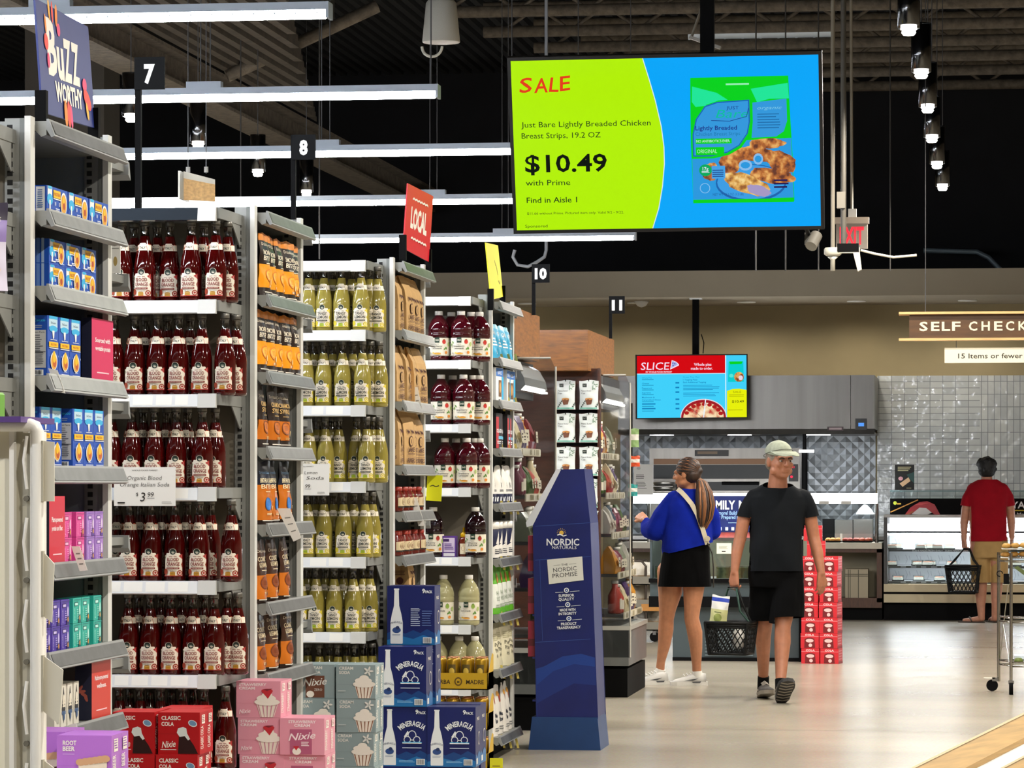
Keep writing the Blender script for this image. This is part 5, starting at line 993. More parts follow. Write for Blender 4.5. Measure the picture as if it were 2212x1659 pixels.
mb = MB(); mb.box(-31 * k, -27 * k, -.1, .12, 0, 60 * k, C('#b9b5a8')); mb.add([(-27 * k, -.01, 0), (31 * k, .12, 0), (31 * k, .12, 46 * k), (-27 * k, -.01, 60 * k)], [(0, 1, 2, 3)], wood); mb.add([(-27 * k, -.012, 47 * k), (31 * k, .118, 37 * k), (31 * k, .118, 48 * k), (-27 * k, -.012, 62 * k)], [(0, 1, 2, 3)], C('#cfc9ba')); mb.build('panel', t)
mb = MB(); [mb.tube([(x * k, .02, 58 * k), (x * k, .02, 6.42 - p.z)], .003, 5, wire) for x in (-20, 20)]; [mb.cyl((x * k, .02, 60 * k), (x * k, .02, 72 * k), .012, n=8, m=C('#8f8c84')) for x in (-20, 20)]; mb.build('cable', t)
p = Wp(953, 92, 21); k = 21 / F; t = thing('hanging_speaker', 'white cone shaped hanging speaker with a ring below', 'speaker', p); sc_ = M('speaker_grille', '#aca99e', .6, bump=(300, .3))
mb = MB(); mb.lathe([(40 * k, 0), (41 * k, 2 * k), (33 * k, 85 * k), (28 * k, 92 * k), (10 * k, 94 * k)], 28, sc_); mb.build('cabinet', t)
mb = MB(); mb.tube([(-20 * k + 22 * k * cos(z) - 0, 0, -8 * k + 22 * k * sin(z)) for z in [pi + pi * i / 12 for i in range(13)]], 3.2 * k, 8, sc_, False); mb.build('ring', t)
mb = MB(); mb.tube([(0, 0, 92 * k), (0, 0, 6.42 - p.z)], .004, 5, wire); mb.build('cable', t)
p = Wp(1756, 536, 18.2); k = 18.2 / F; t = thing('camera_box', 'small grey floodlight clamped under the corner of the sale screen', 'light fitting', p)
mb = MB(); mb.cyl((8 * k, 0, 28 * k), (-3 * k, -.06, 2 * k), 13 * k, n=14, m=C('#8f8a80')); mb.build('head', t); mb = MB(); mb.box(-18 * k, -4 * k, 0, .05, 8 * k, 34 * k, C('#55524c')); mb.tube([(-10 * k, .03, 30 * k), (-12 * k, -.5, 50 * k)], .012, 6, BLACK); mb.build('bracket', t)
# conduits, beam sensor, exit sign
grey = M('painted_conduit', '#7d7668', .5)
p = Wp(1799, 585, 22); k = 22 / F; t = thing('sensor', 'cream ceiling sensor with two prongs at the end of a long conduit', 'sensor', p); crm = C('#c9c4b4', .45)
mb = MB(); mb.cyl((0, 0, 50 * k), (0, 0, 6.42 - p.z), 4.5 * k, n=10, m=grey); mb.build('conduit', t)
mb = MB(); mb.lathe([(14 * k, 32 * k), (19 * k, 36 * k), (19 * k, 47 * k), (16 * k, 50 * k)], 20, crm); mb.lathe([(5 * k, 0), (5 * k, 24 * k), (12 * k, 30 * k)], 14, crm); mb.box(15 * k, 58 * k, -.03, .03, 38 * k, 50 * k, crm); mb.add([(44 * k, -.03, 38 * k), (58 * k, -.03, 38 * k), (62 * k, -.03, 2 * k), (54 * k, -.03, -2 * k), (44 * k, .03, 38 * k), (58 * k, .03, 38 * k), (62 * k, .03, 2 * k), (54 * k, .03, -2 * k)], [(0, 1, 2, 3), (4, 5, 6, 7), (0, 4, 7, 3), (1, 5, 6, 2), (3, 7, 6, 2)], crm); mb.build('housing', t)
mb = MB(); mb.tube([(60 * k, 0, 44 * k), (90 * k, 0, 36 * k), (130 * k, 0, 28 * k), (180 * k, 0, 32 * k)], .008, 6, crm); mb.build('cable', t)
p = Wp(1822, 530, 21.6); k = 21.6 / F; t = thing('conduit_drop', 'dark conduit with a black box dropping beside the exit sign', 'conduit', p); mb = MB(); mb.cyl((0, 0, 0), (0, 0, 6.42 - p.z), 6 * k, n=10, m=M('dark_conduit', '#4a463e', .5)); mb.build('conduit', t); mb = MB(); mb.box(-13 * k, 33 * k, -.05, .05, -14 * k, 3 * k, BLACK); mb.build('box', t); mb = MB(); mb.box(-14 * k, 4 * k, -.03, .04, 80 * k, 115 * k, C('#6f6a60')); mb.build('clamp', t)
p = Wp(1840, 505, 27); k = 27 / F; t = thing('exit_sign', 'red EXIT sign hanging between conduits right of the sale screen', 'sign', p)
mb = MB(); mb.box(-34 * k, 34 * k, 0, .05, -32 * k, 30 * k, C('#8f857a', .5)); mb.box(-36 * k, 37 * k, -.01, .06, 22 * k, 36 * k, C('#97897a', .5)); mb.box(-8 * k, 10 * k, 0, .05, 36 * k, 54 * k, C('#a9a6a0')); mb.build('housing', t)
a = Art(); a.text('EXIT', 0, -22 * k, 38 * k, M('exit_glow', '#300000', .5, emit=1.6, ecol='#ff1a30'), wd=52 * k, bold=.03); mb = MB(); mb.art(a, faceY(-.001), .0008); mb.build('letters', t); mb = MB(); mb.tube([(0, .02, 54 * k), (-3 * k, .02, 6.42 - p.z)], .012, 8, grey); mb.build('conduit', t)
t = thing('conduit_run', 'bent silver conduit above the self checkout sign', 'conduit', (0, 0, 0)); mb = MB(); mb.tube([Wp(1995, 541, 39.6), Wp(2110, 544, 39.6), Wp(2135, 556, 39.6), Wp(2168, 590, 39.6)], .03, 8, M('silver_conduit', '#8fa0aa', .35, metal=.5)); mb.build('tube', t)
mb = MB(); mb.tube([Wp(1112, 540, 30), Wp(1108, 555, 30), Wp(1118, 572, 30), Wp(1140, 576, 30), Wp(1160, 566, 30), Wp(1176, 555, 30), Wp(1180, 540, 30), Vector((Wp(1180, 540, 30).x, Wp(1180, 540, 30).y, 6.46))], .015, 7, C('#8a8f98', .4)); tag(mb.build('cable'), 'looping grey cable behind aisle sign 10', 'cable')
mb = MB(); mb.lathe([(.001, -.07), (.05, -.055), (.075, -.02), (.09, 0)], 18, WHITE); o = mb.build('dome_camera'); o.location = (XatY(1386, 39.5), 39.5, ZF); tag(o, 'white dome camera under the soffit beside aisle sign 11', 'camera')
for i, (px, d, l) in enumerate(((1633, 24, 'thin hanging rod above the middle of the sale screen'), (1697, 25, 'thin hanging rod right of the sale screen middle'), (1768, 26, 'thin hanging rod at the right edge of the sale screen'), (1923, 28, 'thin hanging rod left of the pendant row'), (690, 26, 'thin hanging rod left of the white speaker'), (520, 27, 'thin hanging rod beside aisle sign 8 pole'))):
    p = Wp(px, 585 if px > 1000 else 560, d); mb = MB(); mb.cyl((0, 0, 0), (0, 0, 6.42 - p.z), .006, n=6, m=C('#2c2a27')); o = mb.build('hanging_rod'); o.location = p; tag(o, l, 'rod', 'hanging rods')
mb = MB(); p = Wp(1523, 92, 18.6); mb.box(-.09, .09, -.02, .02, -.008, .008, C('#8f8c84')); mb.tube([(-.08, 0, 0), (-.1, .1, .5)], .008, 6, grey); o = mb.build('bracket'); o.location = p; o.rotation_euler = (0, .35, 0); tag(o, 'small slanted metal bracket above the sale screen', 'bracket')
# ================================================================ chilled end cases with clear side panels
clear = glassy('clear_panel', '#e6e8ea', .07, .06, 3.0); cgl = glassy('case_glass', '#eef4f4', .05, .03)
can_m = M('canopy_metal', '#c9cdcd', .25, metal=.7); cream_rail = C('#d9d0b4', .4); dkwood = M('dark_walnut', '#4a2616', .4, coat=.2, noise=(6, .35), stretch=(2, 2, 12))
lampw = M('case_lamp', '#ffffff', .4, emit=9, ecol='#fff8ea')
def cooler(Yn, L, x0, xr, xc, label, hx, hw, hz0, hz1, seed):
    t = thing('chilled_case', label, 'chilled case'); Y1 = Yn + L
    mb = MB(); mb.box(-4.0, x0 - .28, Yn + .02, Y1, .12, 2.02, C('#2a2a2c', .6)); mb.box(-4.0, x0 - .02, Yn + .02, Y1, 2.02, 2.25, C('#3c3c3e', .5)); mb.build('body', t)
    mb = MB(); P = [(xc - .5, 2.25), (xc - .12, 2.25), (xc - .05, 2.21), (xc - .01, 2.14), (xc, 2.09), (xc - .03, 2.06), (xc - .5, 2.06)]
    mb.prism(P, lambda a, b, h: (a, Yn + .03 + h, b), L - .05, can_m); mb.build('canopy', t)
    mb = MB(); mb.box(xc - .03, xc + .004, Yn + .05, Y1 - .03, 2.062, 2.074, lampw); mb.box(xc - .2, xc - .14, Yn + .05, Y1 - .05, 2.04, 2.058, lampw); mb.build('lamp', t)
    mb = MB(); P = [(x0, .28), (xr, .28), (xr, 2.18), (xr - .03, 2.25), (x0, 2.25)]
    mb.prism(P, lambda a, b, h: (a, Yn + h, b), .012, clear); mb.build('side_panel', t)
    mb = MB(); 
    for a, b in (((xr, .28), (xr, 2.2)), ((x0, 2.252), (xr - .03, 2.252))): mb.tube([(a[0], Yn + .006, a[1]), (b[0], Yn + .006, b[1])], .007, 6, C('#b9b6ac', .3))
    mb.build('panel_edge', t)
    mb = MB(); mb.box(x0 - .3, xr - .01, Yn + .0, Y1, .22, .48, M('case_bumper', '#6e716f', .35, metal=.4, noise=(6, .15))); mb.box(x0 - .3, xr, Yn - .004, Y1, .47, .50, C('#a5a49c', .35)); mb.box(-4, xr - .02, Yn + .02, Y1, 0, .2, BLACK); mb.build('base', t)
    zs = [.58, .86, 1.14, 1.42, 1.70]; rr = random.Random(seed)
    for z in zs:
        xr_ = xr; xr = xc + .02 + (xr_ - xc) * (1.7 - z) / 1.12
        mb = MB(); mb.box(x0 - .28, xr - .07, Yn + .03, Y1 - .03, z - .02, z, C('#4b4b4b', .4)); sh = mb.build('shelf', t)
        mb = MB(); mb.box(xr - .07, xr - .062, Yn + .03, Y1 - .03, z - .035, z + .012, cream_rail)
        a = Art(); y = Yn + .06
        while y < Y1 - .08: a.rect(y, z - .028, y + .028, z + .006, C('#8c8466', .5) if rr.random() < .5 else C('#efe9d6', .5)); y += .045
        mb.art(a, faceX(xr - .062), .0008); mb.build('price_rail', sh); xr = xr_
    if hw:
        mb = MB(); mb.box(hx - 1.1, hx, Yn + hw[0], Yn + hw[1], hz0, hz1, oak); mb.build('header', t)
    # goods
    cols = ['#6b1f3a', '#3d5a24', '#b23a2c', '#d7c9a0', '#4a2f5c', '#c98a2c', '#7d1c2a', '#8a8f78', '#d5d0c4', '#2f4a5c']
    for k, z in enumerate(zs):
        n = 8
        for i in range(n):
            c = cols[(k * 3 + i // 2 + seed) % len(cols)]; y = Yn + .12 + (L - .2) * i / n; mb = MB(); hgt = .15 + .07 * rr.random()
            if (k + i // 2) % 3 == 0: mb.lathe([(.045, 0), (.05, .01), (.05, hgt * .6), (.022, hgt * .85), (.022, hgt)], 14, C(c, .3)); mb.lathe([(.025, hgt), (.025, hgt + .02), (.001, hgt + .02)], 12, C('#e4e0d4', .4)); mb.art((lambda a: (a.rect(-.04, hgt * .15, .04, hgt * .5, C('#ded6c2', .5), 6), a)[-1])(Art()), lambda x, yy, e: ((.0508 + e) * sin(x / .05), -(.0508 + e) * cos(x / .05), yy)); nm, kd_ = 'drink_bottle', 'bottle'
            else:
                W3 = .12; v = []; 
                for zz, th_ in ((0, .05), (.3, .06), (.8, .03), (1, .004)): v += [(-W3 / 2, -th_, zz * hgt), (0, -th_ * 1.3, zz * hgt), (W3 / 2, -th_, zz * hgt), (W3 / 2, th_, zz * hgt), (-W3 / 2, th_, zz * hgt)]
                f = [(r * 5 + q_, r * 5 + (q_ + 1) % 5, r * 5 + 5 + (q_ + 1) % 5, r * 5 + 5 + q_) for r in range(3) for q_ in range(5)]; mb.add(v, f + [(0, 1, 2, 3, 4), (15, 16, 17, 18, 19)], C(c, .3)); a = Art(); a.rect(-.045, hgt * .25, .045, hgt * .6, C('#d9d0b8', .5)); a.bars(-.03, hgt * .3, .03, hgt * .5, 2, C('#3a2a22', .5)); mb.art(a, lambda x, yy, e: (x, -.082 + yy * .06 - e, yy)); nm, kd_ = 'snack_pouch', 'bag'
            o = mb.build(nm); o.location = (xc + .02 + (xr - xc) * (1.7 - z) / 1.12 - .14, y, z + .002); o.rotation_euler = (0, 0, R90 + rr.uniform(-.2, .2)); tag(o, '%s in the %s chilled case, %s shelf up, %s from near panel' % (nm.replace('_', ' '), 'nearer' if seed == 1 else 'farther', ORD[k], ORD[i]), kd_, 'goods in the chilled cases')
    return t
xrE = XatY(1200, 20.45); xrF = XatY(1361, 23.72)
cooler(20.45, 1.1, xrE - .26, xrE, -2.735, 'chilled case behind the yellow sign bay, with clear side panel and wood header', -2.766, (-.2, .95), 2.262, 2.55, 1)
cooler(23.72, 1.28, -2.62, xrF, -2.60, 'farther chilled case beside the hanging white pouches, with wood header', XatY(1270, 23.42), (-.3, 1.4), 2.276, 2.557, 2)
Yp = 23.62; mb = MB(); t = thing('pouch_rack', 'dark walnut end panel hung with two columns of white pouches', 'rack')
xp0, xp1 = XatY(1199, Yp), XatY(1297, Yp); mb.box(-3.9, xp1 - .015, Yp, Yp + .04, .0, Zat(796, xp1, Yp), dkwood); mb.box(xp1 - .015, xp1, Yp - .05, Yp + .04, 0, Zat(796, xp1, Yp), dkwood); mb.build('panel', t)
rows = [822, 893, 965, 1034, 1102, 1170, 1238]
a = Art(); w, h = .137, .202; lf = C('#7f9a86', .5); cb = C('#6b3a20', .5)
a.rect(-.045, .155, -.015, .18, C('#22302a', .5)); a.text('365', -.03, .162, .01, wp, wd=.022); a.text('Peanut Butter', -.055, .125, .011, C('#3a3a3a', .5), al='l', wd=.075); a.text('Cups', -.055, .108, .011, C('#3a3a3a', .5), al='l')
for k in range(7): a.ell(.03 + .012 * (k % 3), .145 + .014 * (k // 2), .004, .011, lf, 8, rot=k)
a.poly([(-.025, .07), (.03, .075), (.02, .035), (-.012, .032)], cb); a.ell(.002, .073, .028, .008, C('#c98f52', .5), 14)
for k in range(8): a.ell(-.05 + (k % 2) * .1 + .004 * k, .02 + .012 * (k // 2), .005, .007, C('#3c4a44', .5), 8, rot=k)
a.rect(-.06, .004, .06, .014, C('#7ec0ae', .5))
HP = Proto(pouch('hanging_pouch', w, h, .04, C('#dfe6e4', .4), [], a, seed=21, n=8))
for i, y in enumerate(rows):
    for j, px in enumerate((1224, 1274)):
        x = XatY(px, Yp); z = Zat(y + 63, x, Yp); HP.put((x, Yp - .05, z), random.uniform(-.12, .12), 'white hanging pouch, %s row down, column %s the clear panel' % (ORD[i], ('away from', 'next to')[j]), 'white hanging pouches')
        mb = MB(); mb.tube([(x, Yp + .01, z + h - .004), (x, Yp - .07, z + h - .004), (x, Yp - .075, z + h + .01)], .003, 5, BLACK); mb.build('peg_hook', t)
    if i < 6: mb = MB(); mb.box(xp0, xp1 - .02, Yp - .02, Yp, Zat(y + 70, xp0, Yp), Zat(y + 64, xp0, Yp), BLACK); mb.build('shelf_lip', t)
# clip strip with small bags at the far side of the last case
t = thing('clip_strip', 'black clip strip beside the farther chilled case', 'clip strip'); p = Wp(1366, 1090, 25.7); mb = MB(); mb.box(p.x - .02, p.x, p.y, p.y + .02, 0, 2.1, BLACK); mb.box(p.x - .06, p.x + .04, p.y - .05, p.y + .07, 0, .02, BLACK); mb.build('strip', t)
for nm, c, px, y0, y1, l in (('snack_bag', '#8fb070', 1371, 926, 966, 'green bag on the clip strip'), ('snack_bag', '#e0562c', 1373, 985, 1008, 'orange bag on the clip strip'), ('snack_bag', '#2f9a94', 1368, 1046, 1072, 'teal bag on the clip strip')):
    p = Wp(px, y1, 25.65); k = 25.65 / F; hh = (y1 - y0) * k; o = pouch(nm, .07, hh, .03, C(c, .35), [(.4, .7, C('#e6e2d6', .4))], Art(), n=6, seed=px); o.location = p + Vector((0, -.02, 0)); tag(o, l, 'bag')
# ================================================================ navy cardboard display
Yd = 19.0; t = thing('display_stand', 'tall navy cardboard display with white promise card on its side', 'display stand', (XatY(1220, Yd), Yd, 0)); ox = XatY(1220, Yd)
def dx(px): return XatY(px, Yd) - ox
def dz(py): return Zat(py, ox, Yd)
navy = M('navy_card', '#0c1c63', .38, noise=(6, .12)); navy2 = C('#123a8c', .4); navy3 = C('#0f2b78', .4); edge = C('#aeb6c4', .6)
prof = [(1158, 1553), (1292, 1553), (1275, 1130), (1262, 1013), (1212, 1014), (1151, 1135)]
for yy, nm in ((0, 'side_panel'), (.40, 'side_panel')):
    mb = MB(); mb.prism([(dx(x), dz(y)) for x, y in prof], lambda a, b, h: (a, yy + h, b), .006, navy); mb.build(nm, t)
mb = MB(); mb.add([(dx(1212), -.002, dz(1014)), (dx(1151), -.002, dz(1135)), (dx(1138), -.002, dz(1139)), (dx(1136), -.002, dz(1129)), (dx(1202), -.002, dz(1013))], [(0, 1, 2, 3, 4)], C('#d5dae2', .6)); mb.build('edge_flap', t)
mb = MB(); mb.add([(dx(1275), .0, dz(1130)), (dx(1275), .4, dz(1130)), (dx(1291), .4, dz(1553)), (dx(1291), 0, dz(1553)), (dx(1261), 0, dz(1013)), (dx(1261), .4, dz(1013))], [(0, 1, 2, 3), (0, 1, 5, 4)], navy); mb.build('back_panel', t)
mb = MB(); mb.prism([(dx(1142), 0.0), (dx(1298), 0.0), (dx(1291), dz(1549)), (dx(1150), dz(1549))], lambda a, b, h: (a, -.012 + h, b), .43, M('navy_base_card', '#103a70', .4, noise=(6, .12))); mb.build('base', t)
for zz in (.28, .52, .76, 1.0): mb = MB(); mb.box(dx(1150), dx(1270), .006, .4, zz - .01, zz, navy); mb.build('shelf', t)
a = Art(); wl = C('#e9edf2', .5); sunc = C('#e0b84a', .5); k = .0026
def Tx(s, px, py, hp, m, wp_, **kw): a.text(s, dx(px), dz(py), hp * k, m, wd=wp_ * k, **kw)
a.poly([(dx(1160), dz(1550)), (dx(1290), dz(1550)), (dx(1285), dz(1420)), (dx(1255), dz(1412)), (dx(1215), dz(1418)), (dx(1175), dz(1440)), (dx(1158), dz(1445))], navy2); a.poly([(dx(1160), dz(1550)), (dx(1290), dz(1550)), (dx(1287), dz(1440)), (dx(1240), dz(1434)), (dx(1195), dz(1450)), (dx(1160), dz(1480))], navy3); a.poly([(dx(1162), dz(1550)), (dx(1290), dz(1550)), (dx(1288), dz(1480)), (dx(1240), dz(1476)), (dx(1195), dz(1500)), (dx(1160), dz(1520))], navy)
for y in (1133, 1206, 1384): a.line([(dx(1156), dz(y + 4)), (dx(1276), dz(y - 4))], .0025, C('#31509c', .5))
a.line([(dx(1172), dz(1384)), (dx(1166), dz(1210))], .002, C('#31509c', .5))
Tx('NORDIC', 1216, 1178, 15, wl, 71, bold=.02); Tx('NATURALS', 1219, 1186, 7, wl, 53); a.ell(dx(1213), dz(1151), 5 * k, 5 * k, sunc, 14)
for q_ in range(8): z = q_ * pi / 7; a.line([(dx(1213) + 7 * k * cos(z), dz(1151) + 7 * k * sin(z)), (dx(1213) + 10 * k * cos(z), dz(1151) + 10 * k * sin(z))], .002, sunc)
a.line([(dx(1204), dz(1156)), (dx(1210), dz(1154)), (dx(1217), dz(1158)), (dx(1224), dz(1156))], .006, wl)
a.poly([(dx(1182), dz(1209)), (dx(1258), dz(1202)), (dx(1261), dz(1253)), (dx(1186), dz(1262))], C('#dcdcd6', .5))
for s, y, w_ in (('NORDIC', 1234, 51), ('PROMISE', 1246, 54)): Tx(s, 1221, y, 9.5, C('#23262e', .5), w_, rot=.1)
Tx('THE', 1220, 1222, 5, C('#23262e', .5), 14, rot=.1); a.line([(dx(1196), dz(1222)), (dx(1210), dz(1220))], .0015, ik); a.line([(dx(1230), dz(1219)), (dx(1245), dz(1217))], .0015, ik)
for y, s1, s2, w2_ in ((1275, 'SUPERIOR', 'QUALITY', 34), (1306, 'MADE WITH', 'INTEGRITY', 39), (1336, 'PRODUCT', 'TRANSPARENCY', 52)):
    x = 1224 + (y - 1275) * .09; a.ell(dx(x), dz(y), 5.5 * k, 5.5 * k, wl, 16); a.ell(dx(x), dz(y), 3.5 * k, 3.5 * k, navy2, 12); a.ell(dx(x), dz(y), 1.5 * k, 1.5 * k, wl, 8)
    a.line([(dx(x - 24), dz(y + 5)), (dx(x - 7), dz(y + 4))], .002, wl); a.line([(dx(x + 7), dz(y + 3)), (dx(x + 28), dz(y + 1))], .002, wl); Tx(s1, x, y + 14, 6, wl, 34, bold=.02, rot=.06); Tx(s2, x, y + 22, 6, wl, w2_, bold=.02, rot=.06)
mb = MB(); mb.art(a, lambda x, y, e: (x, -e, y), .0007); mb.build('print', t)
for i, zz in enumerate((.52, .76, 1.0)):
    for j, yy in enumerate((.07, .16, .25, .34)):
        mb = MB(); x = ox + dx(1146); mb.box(-.018, .06, -.04, .04, 0, .2, C('#8c1f3a', .4)); mb.box(-.0185, .0605, -.0405, .0405, .06, .1, C('#5c1226', .4)); o = mb.build('supplement_box'); o.location = (x, Yd + yy, zz + .001); tag(o, 'crimson box in the navy cardboard display, %s shelf up, %s from its near side' % (ORD[i], ORD[j]), 'box', 'crimson supplement boxes')
# ================================================================ pizza hood, oven and counters at the back
Yh = 39.25; kh = dep(3, Yh) / F
def bx(px, Y): return XatY(px, Y)
def bz_(py, Y, px=1650): return Zat(py, XatY(px, Y), Y)
t = thing('extractor_hood', 'long brushed steel hood over the pizza ovens', 'hood'); z0, z1 = bz_(938, Yh), bz_(811, Yh); hood_m = M('hood_steel', '#66635f', .32, metal=.9, noise=(1.5, .12), stretch=(6, 1, .3))
mb = MB(); mb.box(bx(1335, Yh), bx(1838, Yh) - .006, Yh, YW - .04, z0 + .06, z1, hood_m); mb.box(bx(1838, Yh), bx(1889, Yh), Yh, YW - .04, z0 + .06, z1, hood_m); mb.build('canopy', t)
mb = MB(); mb.add([(bx(1335, Yh), Yh, z0 + .06), (bx(1889, Yh), Yh, z0 + .06), (bx(1889, Yh), Yh + .05, z0), (bx(1335, Yh), Yh + .05, z0)], [(0, 1, 2, 3)], hood_m); mb.box(bx(1335, Yh), bx(1889, Yh), Yh + .05, YW - .04, z0, z0 + .02, hood_m); mb.build('lip', t)
a = Art(); x0, x1 = bx(1787, Yh), bx(1822, Yh); a.rect(x0, bz_(931, Yh), x1, bz_(922, Yh), C('#2a1416')); a.bars(x0 + .02, bz_(929, Yh), x1 - .02, bz_(924, Yh), 1, C('#8c7a7a'), .9, 0); mb = MB(); mb.art(a, faceY(Yh), .002); mb.build('name_plate', t)
hl = bpy.data.lights.new('hood_spot', 'SPOT'); hl.energy = 70; hl.spot_size = radians(150); hl.spot_blend = .8; hl.shadow_soft_size = .08; hl.color = (.95, .97, 1)
for px in (1430, 1598, 1768):
    x = bx(px, Yh + .45); mb = MB(); mb.lathe([(.001, -.005), (.14, -.004), (.14, .0)], 20, M('hood_lamp_glow', '#ffffff', .4, emit=14, ecol='#f4f8ff'), c=(x, Yh + .42, z0 - .001)); mb.build('lamp', t); o = bpy.data.objects.new('hood_spot', hl); COL.objects.link(o); o.location = (x, Yh + .42, z0 - .03)
o = tag(carton('thermostat', .13, .02, .13, '#101114', (lambda a: (a.rect(-.03, .04, .035, .08, scr('#5aa0ff', 1.0)), a)[-1])(Art())), 'small black controller with blue display on the steel hood', 'controller'); o.location = (bx(1860, Yh), Yh - .012, bz_(929, Yh))
Yo = 39.35; t = thing('pizza_oven', 'stainless deck pizza oven with dark openings behind the two shoppers', 'oven'); ox0, ox1 = bx(1403, Yo), bx(1728, Yo); st2 = M('oven_steel', '#77736d', .35, metal=.85, noise=(2, .1), stretch=(6, 1, .4)); bo = C('#050505', .5)
mb = MB(); mb.box(ox0, ox1, Yo, YW - .1, .901, bz_(968, Yo), st2); mb.build('body', t)
mb = MB(); mb.box(bx(1412, Yo), bx(1700, Yo), Yo - .012, Yo, bz_(1003, Yo), bz_(991, Yo), M('oven_brass', '#5a3f28', .4, metal=.5)); mb.box(bx(1412, Yo), bx(1700, Yo), Yo - .01, Yo, bz_(1034, Yo), bz_(1004, Yo), bo); mb.box(bx(1412, Yo), bx(1640, Yo), Yo - .02, Yo - .01, bz_(1040, Yo), bz_(1035, Yo), st2); mb.box(bx(1412, Yo), bx(1640, Yo), Yo - .01, Yo, bz_(1060, Yo), bz_(1041, Yo), bo); mb.build('door', t)
mb = MB(); mb.cyl((bx(1560, Yo), Yo - .05, bz_(1044, Yo)), (bx(1640, Yo), Yo - .05, bz_(1044, Yo)), .018, n=8, m=BLACK); mb.build('handle', t)
mb = MB(); mb.box(bx(1501, Yo), bx(1574, Yo), Yo - .02, Yo, bz_(985, Yo), bz_(972, Yo), C('#17110c')); mb.art((lambda a: (a.bars(bx(1507, Yo), bz_(982, Yo), bx(1550, Yo), bz_(975, Yo), 1, C('#5a4630'), .8, 0), a)[-1])(Art()), faceY(Yo - .02), .001); mb.build('name_plate', t)
mb = MB(); mb.box(bx(1704, Yo), bx(1724, Yo), Yo - .012, Yo, bz_(1040, Yo), bz_(1003, Yo), C('#120c0c')); a = Art(); rl = scr('#ff2a4a', 1.5); a.text('222', bx(1712, Yo), bz_(1011, Yo), .022, rl, wd=.05); a.ell(bx(1710, Yo), bz_(1030, Yo), .015, .015, rl, 10); mb.art(a, faceY(Yo - .012), .001); mb.build('control_panel', t)
mb = MB(); [mb.box(bx(1411, Yo), bx(1460, Yo), Yo - .42, Yo - .03, bz_(y, 39.1) - .028, bz_(y, 39.1) - .02, st2) for y in (1046, 1057)]; mb.box(bx(1411, Yo), bx(1460, Yo), Yo - .03, Yo - .02, bz_(1060, 39.1) - .028, bz_(1040, 39.1), st2); mb.build('landing_rack', t)
for i, y in enumerate((1046, 1057)): mb = MB(); mb.lathe([(.10, 0), (.13, .04), (.125, .045), (.001, .03)], 24, M('pan_steel', '#a8a59f', .3, metal=.9)); o = mb.build('pizza_pan'); o.location = (bx(1434, 39.1), 39.1, bz_(y, 39.1) - .02); tag(o, ('upper' if i == 0 else 'lower') + ' round steel pan in front of the oven opening', 'pan', 'pans by the oven')
t = thing('lamp_post', 'slim black post with a short white lamp bar beside the oven', 'lamp post', (bx(1738, 38.9), 38.9, 0)); mb = MB(); mb.cyl((0, 0, .8), (0, 0, bz_(975, 38.9)), .035, n=12, m=BLACK); mb.cyl((0, 0, bz_(975, 38.9)), (0, 0, bz_(938, 38.9)), .022, n=12, m=BLACK); mb.build('post', t); mb = MB(); mb.box(-.06, .11, -.06, -.03, bz_(978, 38.9), bz_(972, 38.9), M('lamp_bar_glow', '#ffffff', .4, emit=3)); mb.build('lamp', t)
# back worktop behind the counters
mb = MB(); mb.box(bx(1335, 38.8), 6.9, 38.75, YW - .05, .86, .9, steel); mb.box(bx(1335, 38.8), 6.9, 38.85, YW - .05, 0, .86, C('#4a4a48')); tag(mb.build('worktop'), 'steel worktop under the oven along the back wall', 'worktop')
# ---- hot food counter
Yc = 37.6; ctop = bz_(1172, Yc); cx0, cx1 = bx(1345, Yc), bx(1905, Yc); mwood = M('counter_walnut', '#4a2b17', .45, noise=(6, .25), stretch=(12, 2, 2)); stone = M('counter_stone', '#cfc8b8', .3, noise=(8, .05))
t = thing('food_counter', 'hot food counter with white top, brown frame and glass guard', 'counter')
mb = MB(); mb.box(cx0, cx1, Yc - .02, Yc + .9, bz_(1185, Yc), ctop, stone); mb.build('worktop', t)
mb = MB(); mb.box(cx0, cx1, Yc, Yc + .03, bz_(1193, Yc), bz_(1185, Yc), mwood); mb.box(cx0, cx1, Yc, Yc + .9, bz_(1312, Yc), bz_(1291, Yc), mwood); mb.box(bx(1894, Yc), cx1, Yc, Yc + .9, bz_(1300, Yc), bz_(1185, Yc), mwood); mb.box(bx(1640, Yc), bx(1650, Yc), Yc, Yc + .9, bz_(1300, Yc), bz_(1185, Yc), mwood); mb.box(cx0, cx1, Yc + .45, Yc + .48, bz_(1295, Yc), bz_(1188, Yc), C('#8d846c', .6)); mb.build('cabinet', t)
mb = MB(); mb.box(cx0, cx1, Yc + .06, Yc + .85, 0, bz_(1310, Yc), BLACK); mb.build('kick', t)
gx0, gx1 = bx(1366, Yc), bx(1893, Yc)
mb = MB(); mb.box(gx0, gx1, Yc + .1, Yc + .34, bz_(1088, Yc), bz_(1066, Yc), M('guard_lamp', '#ffffff', .4, emit=12, ecol='#f6fbff')); mb.build('lamp_bar', t)
mb = MB(); mb.add([(gx0, Yc + .09, bz_(1088, Yc)), (gx1, Yc + .09, bz_(1088, Yc)), (gx1, Yc + .02, ctop + .1), (gx0, Yc + .02, ctop + .1)], [(0, 1, 2, 3)], cgl); mb.box(gx1 - .012, gx1, Yc + .04, Yc + .6, ctop, bz_(1066, Yc), cgl); mb.build('glass_guard', t)
for px in (1893, 1640, 1400): mb = MB(); mb.cyl((bx(px, Yc), Yc + .12, ctop), (bx(px, Yc), Yc + .12, bz_(1088, Yc)), .02, n=10, m=steel); mb.build('post', t)
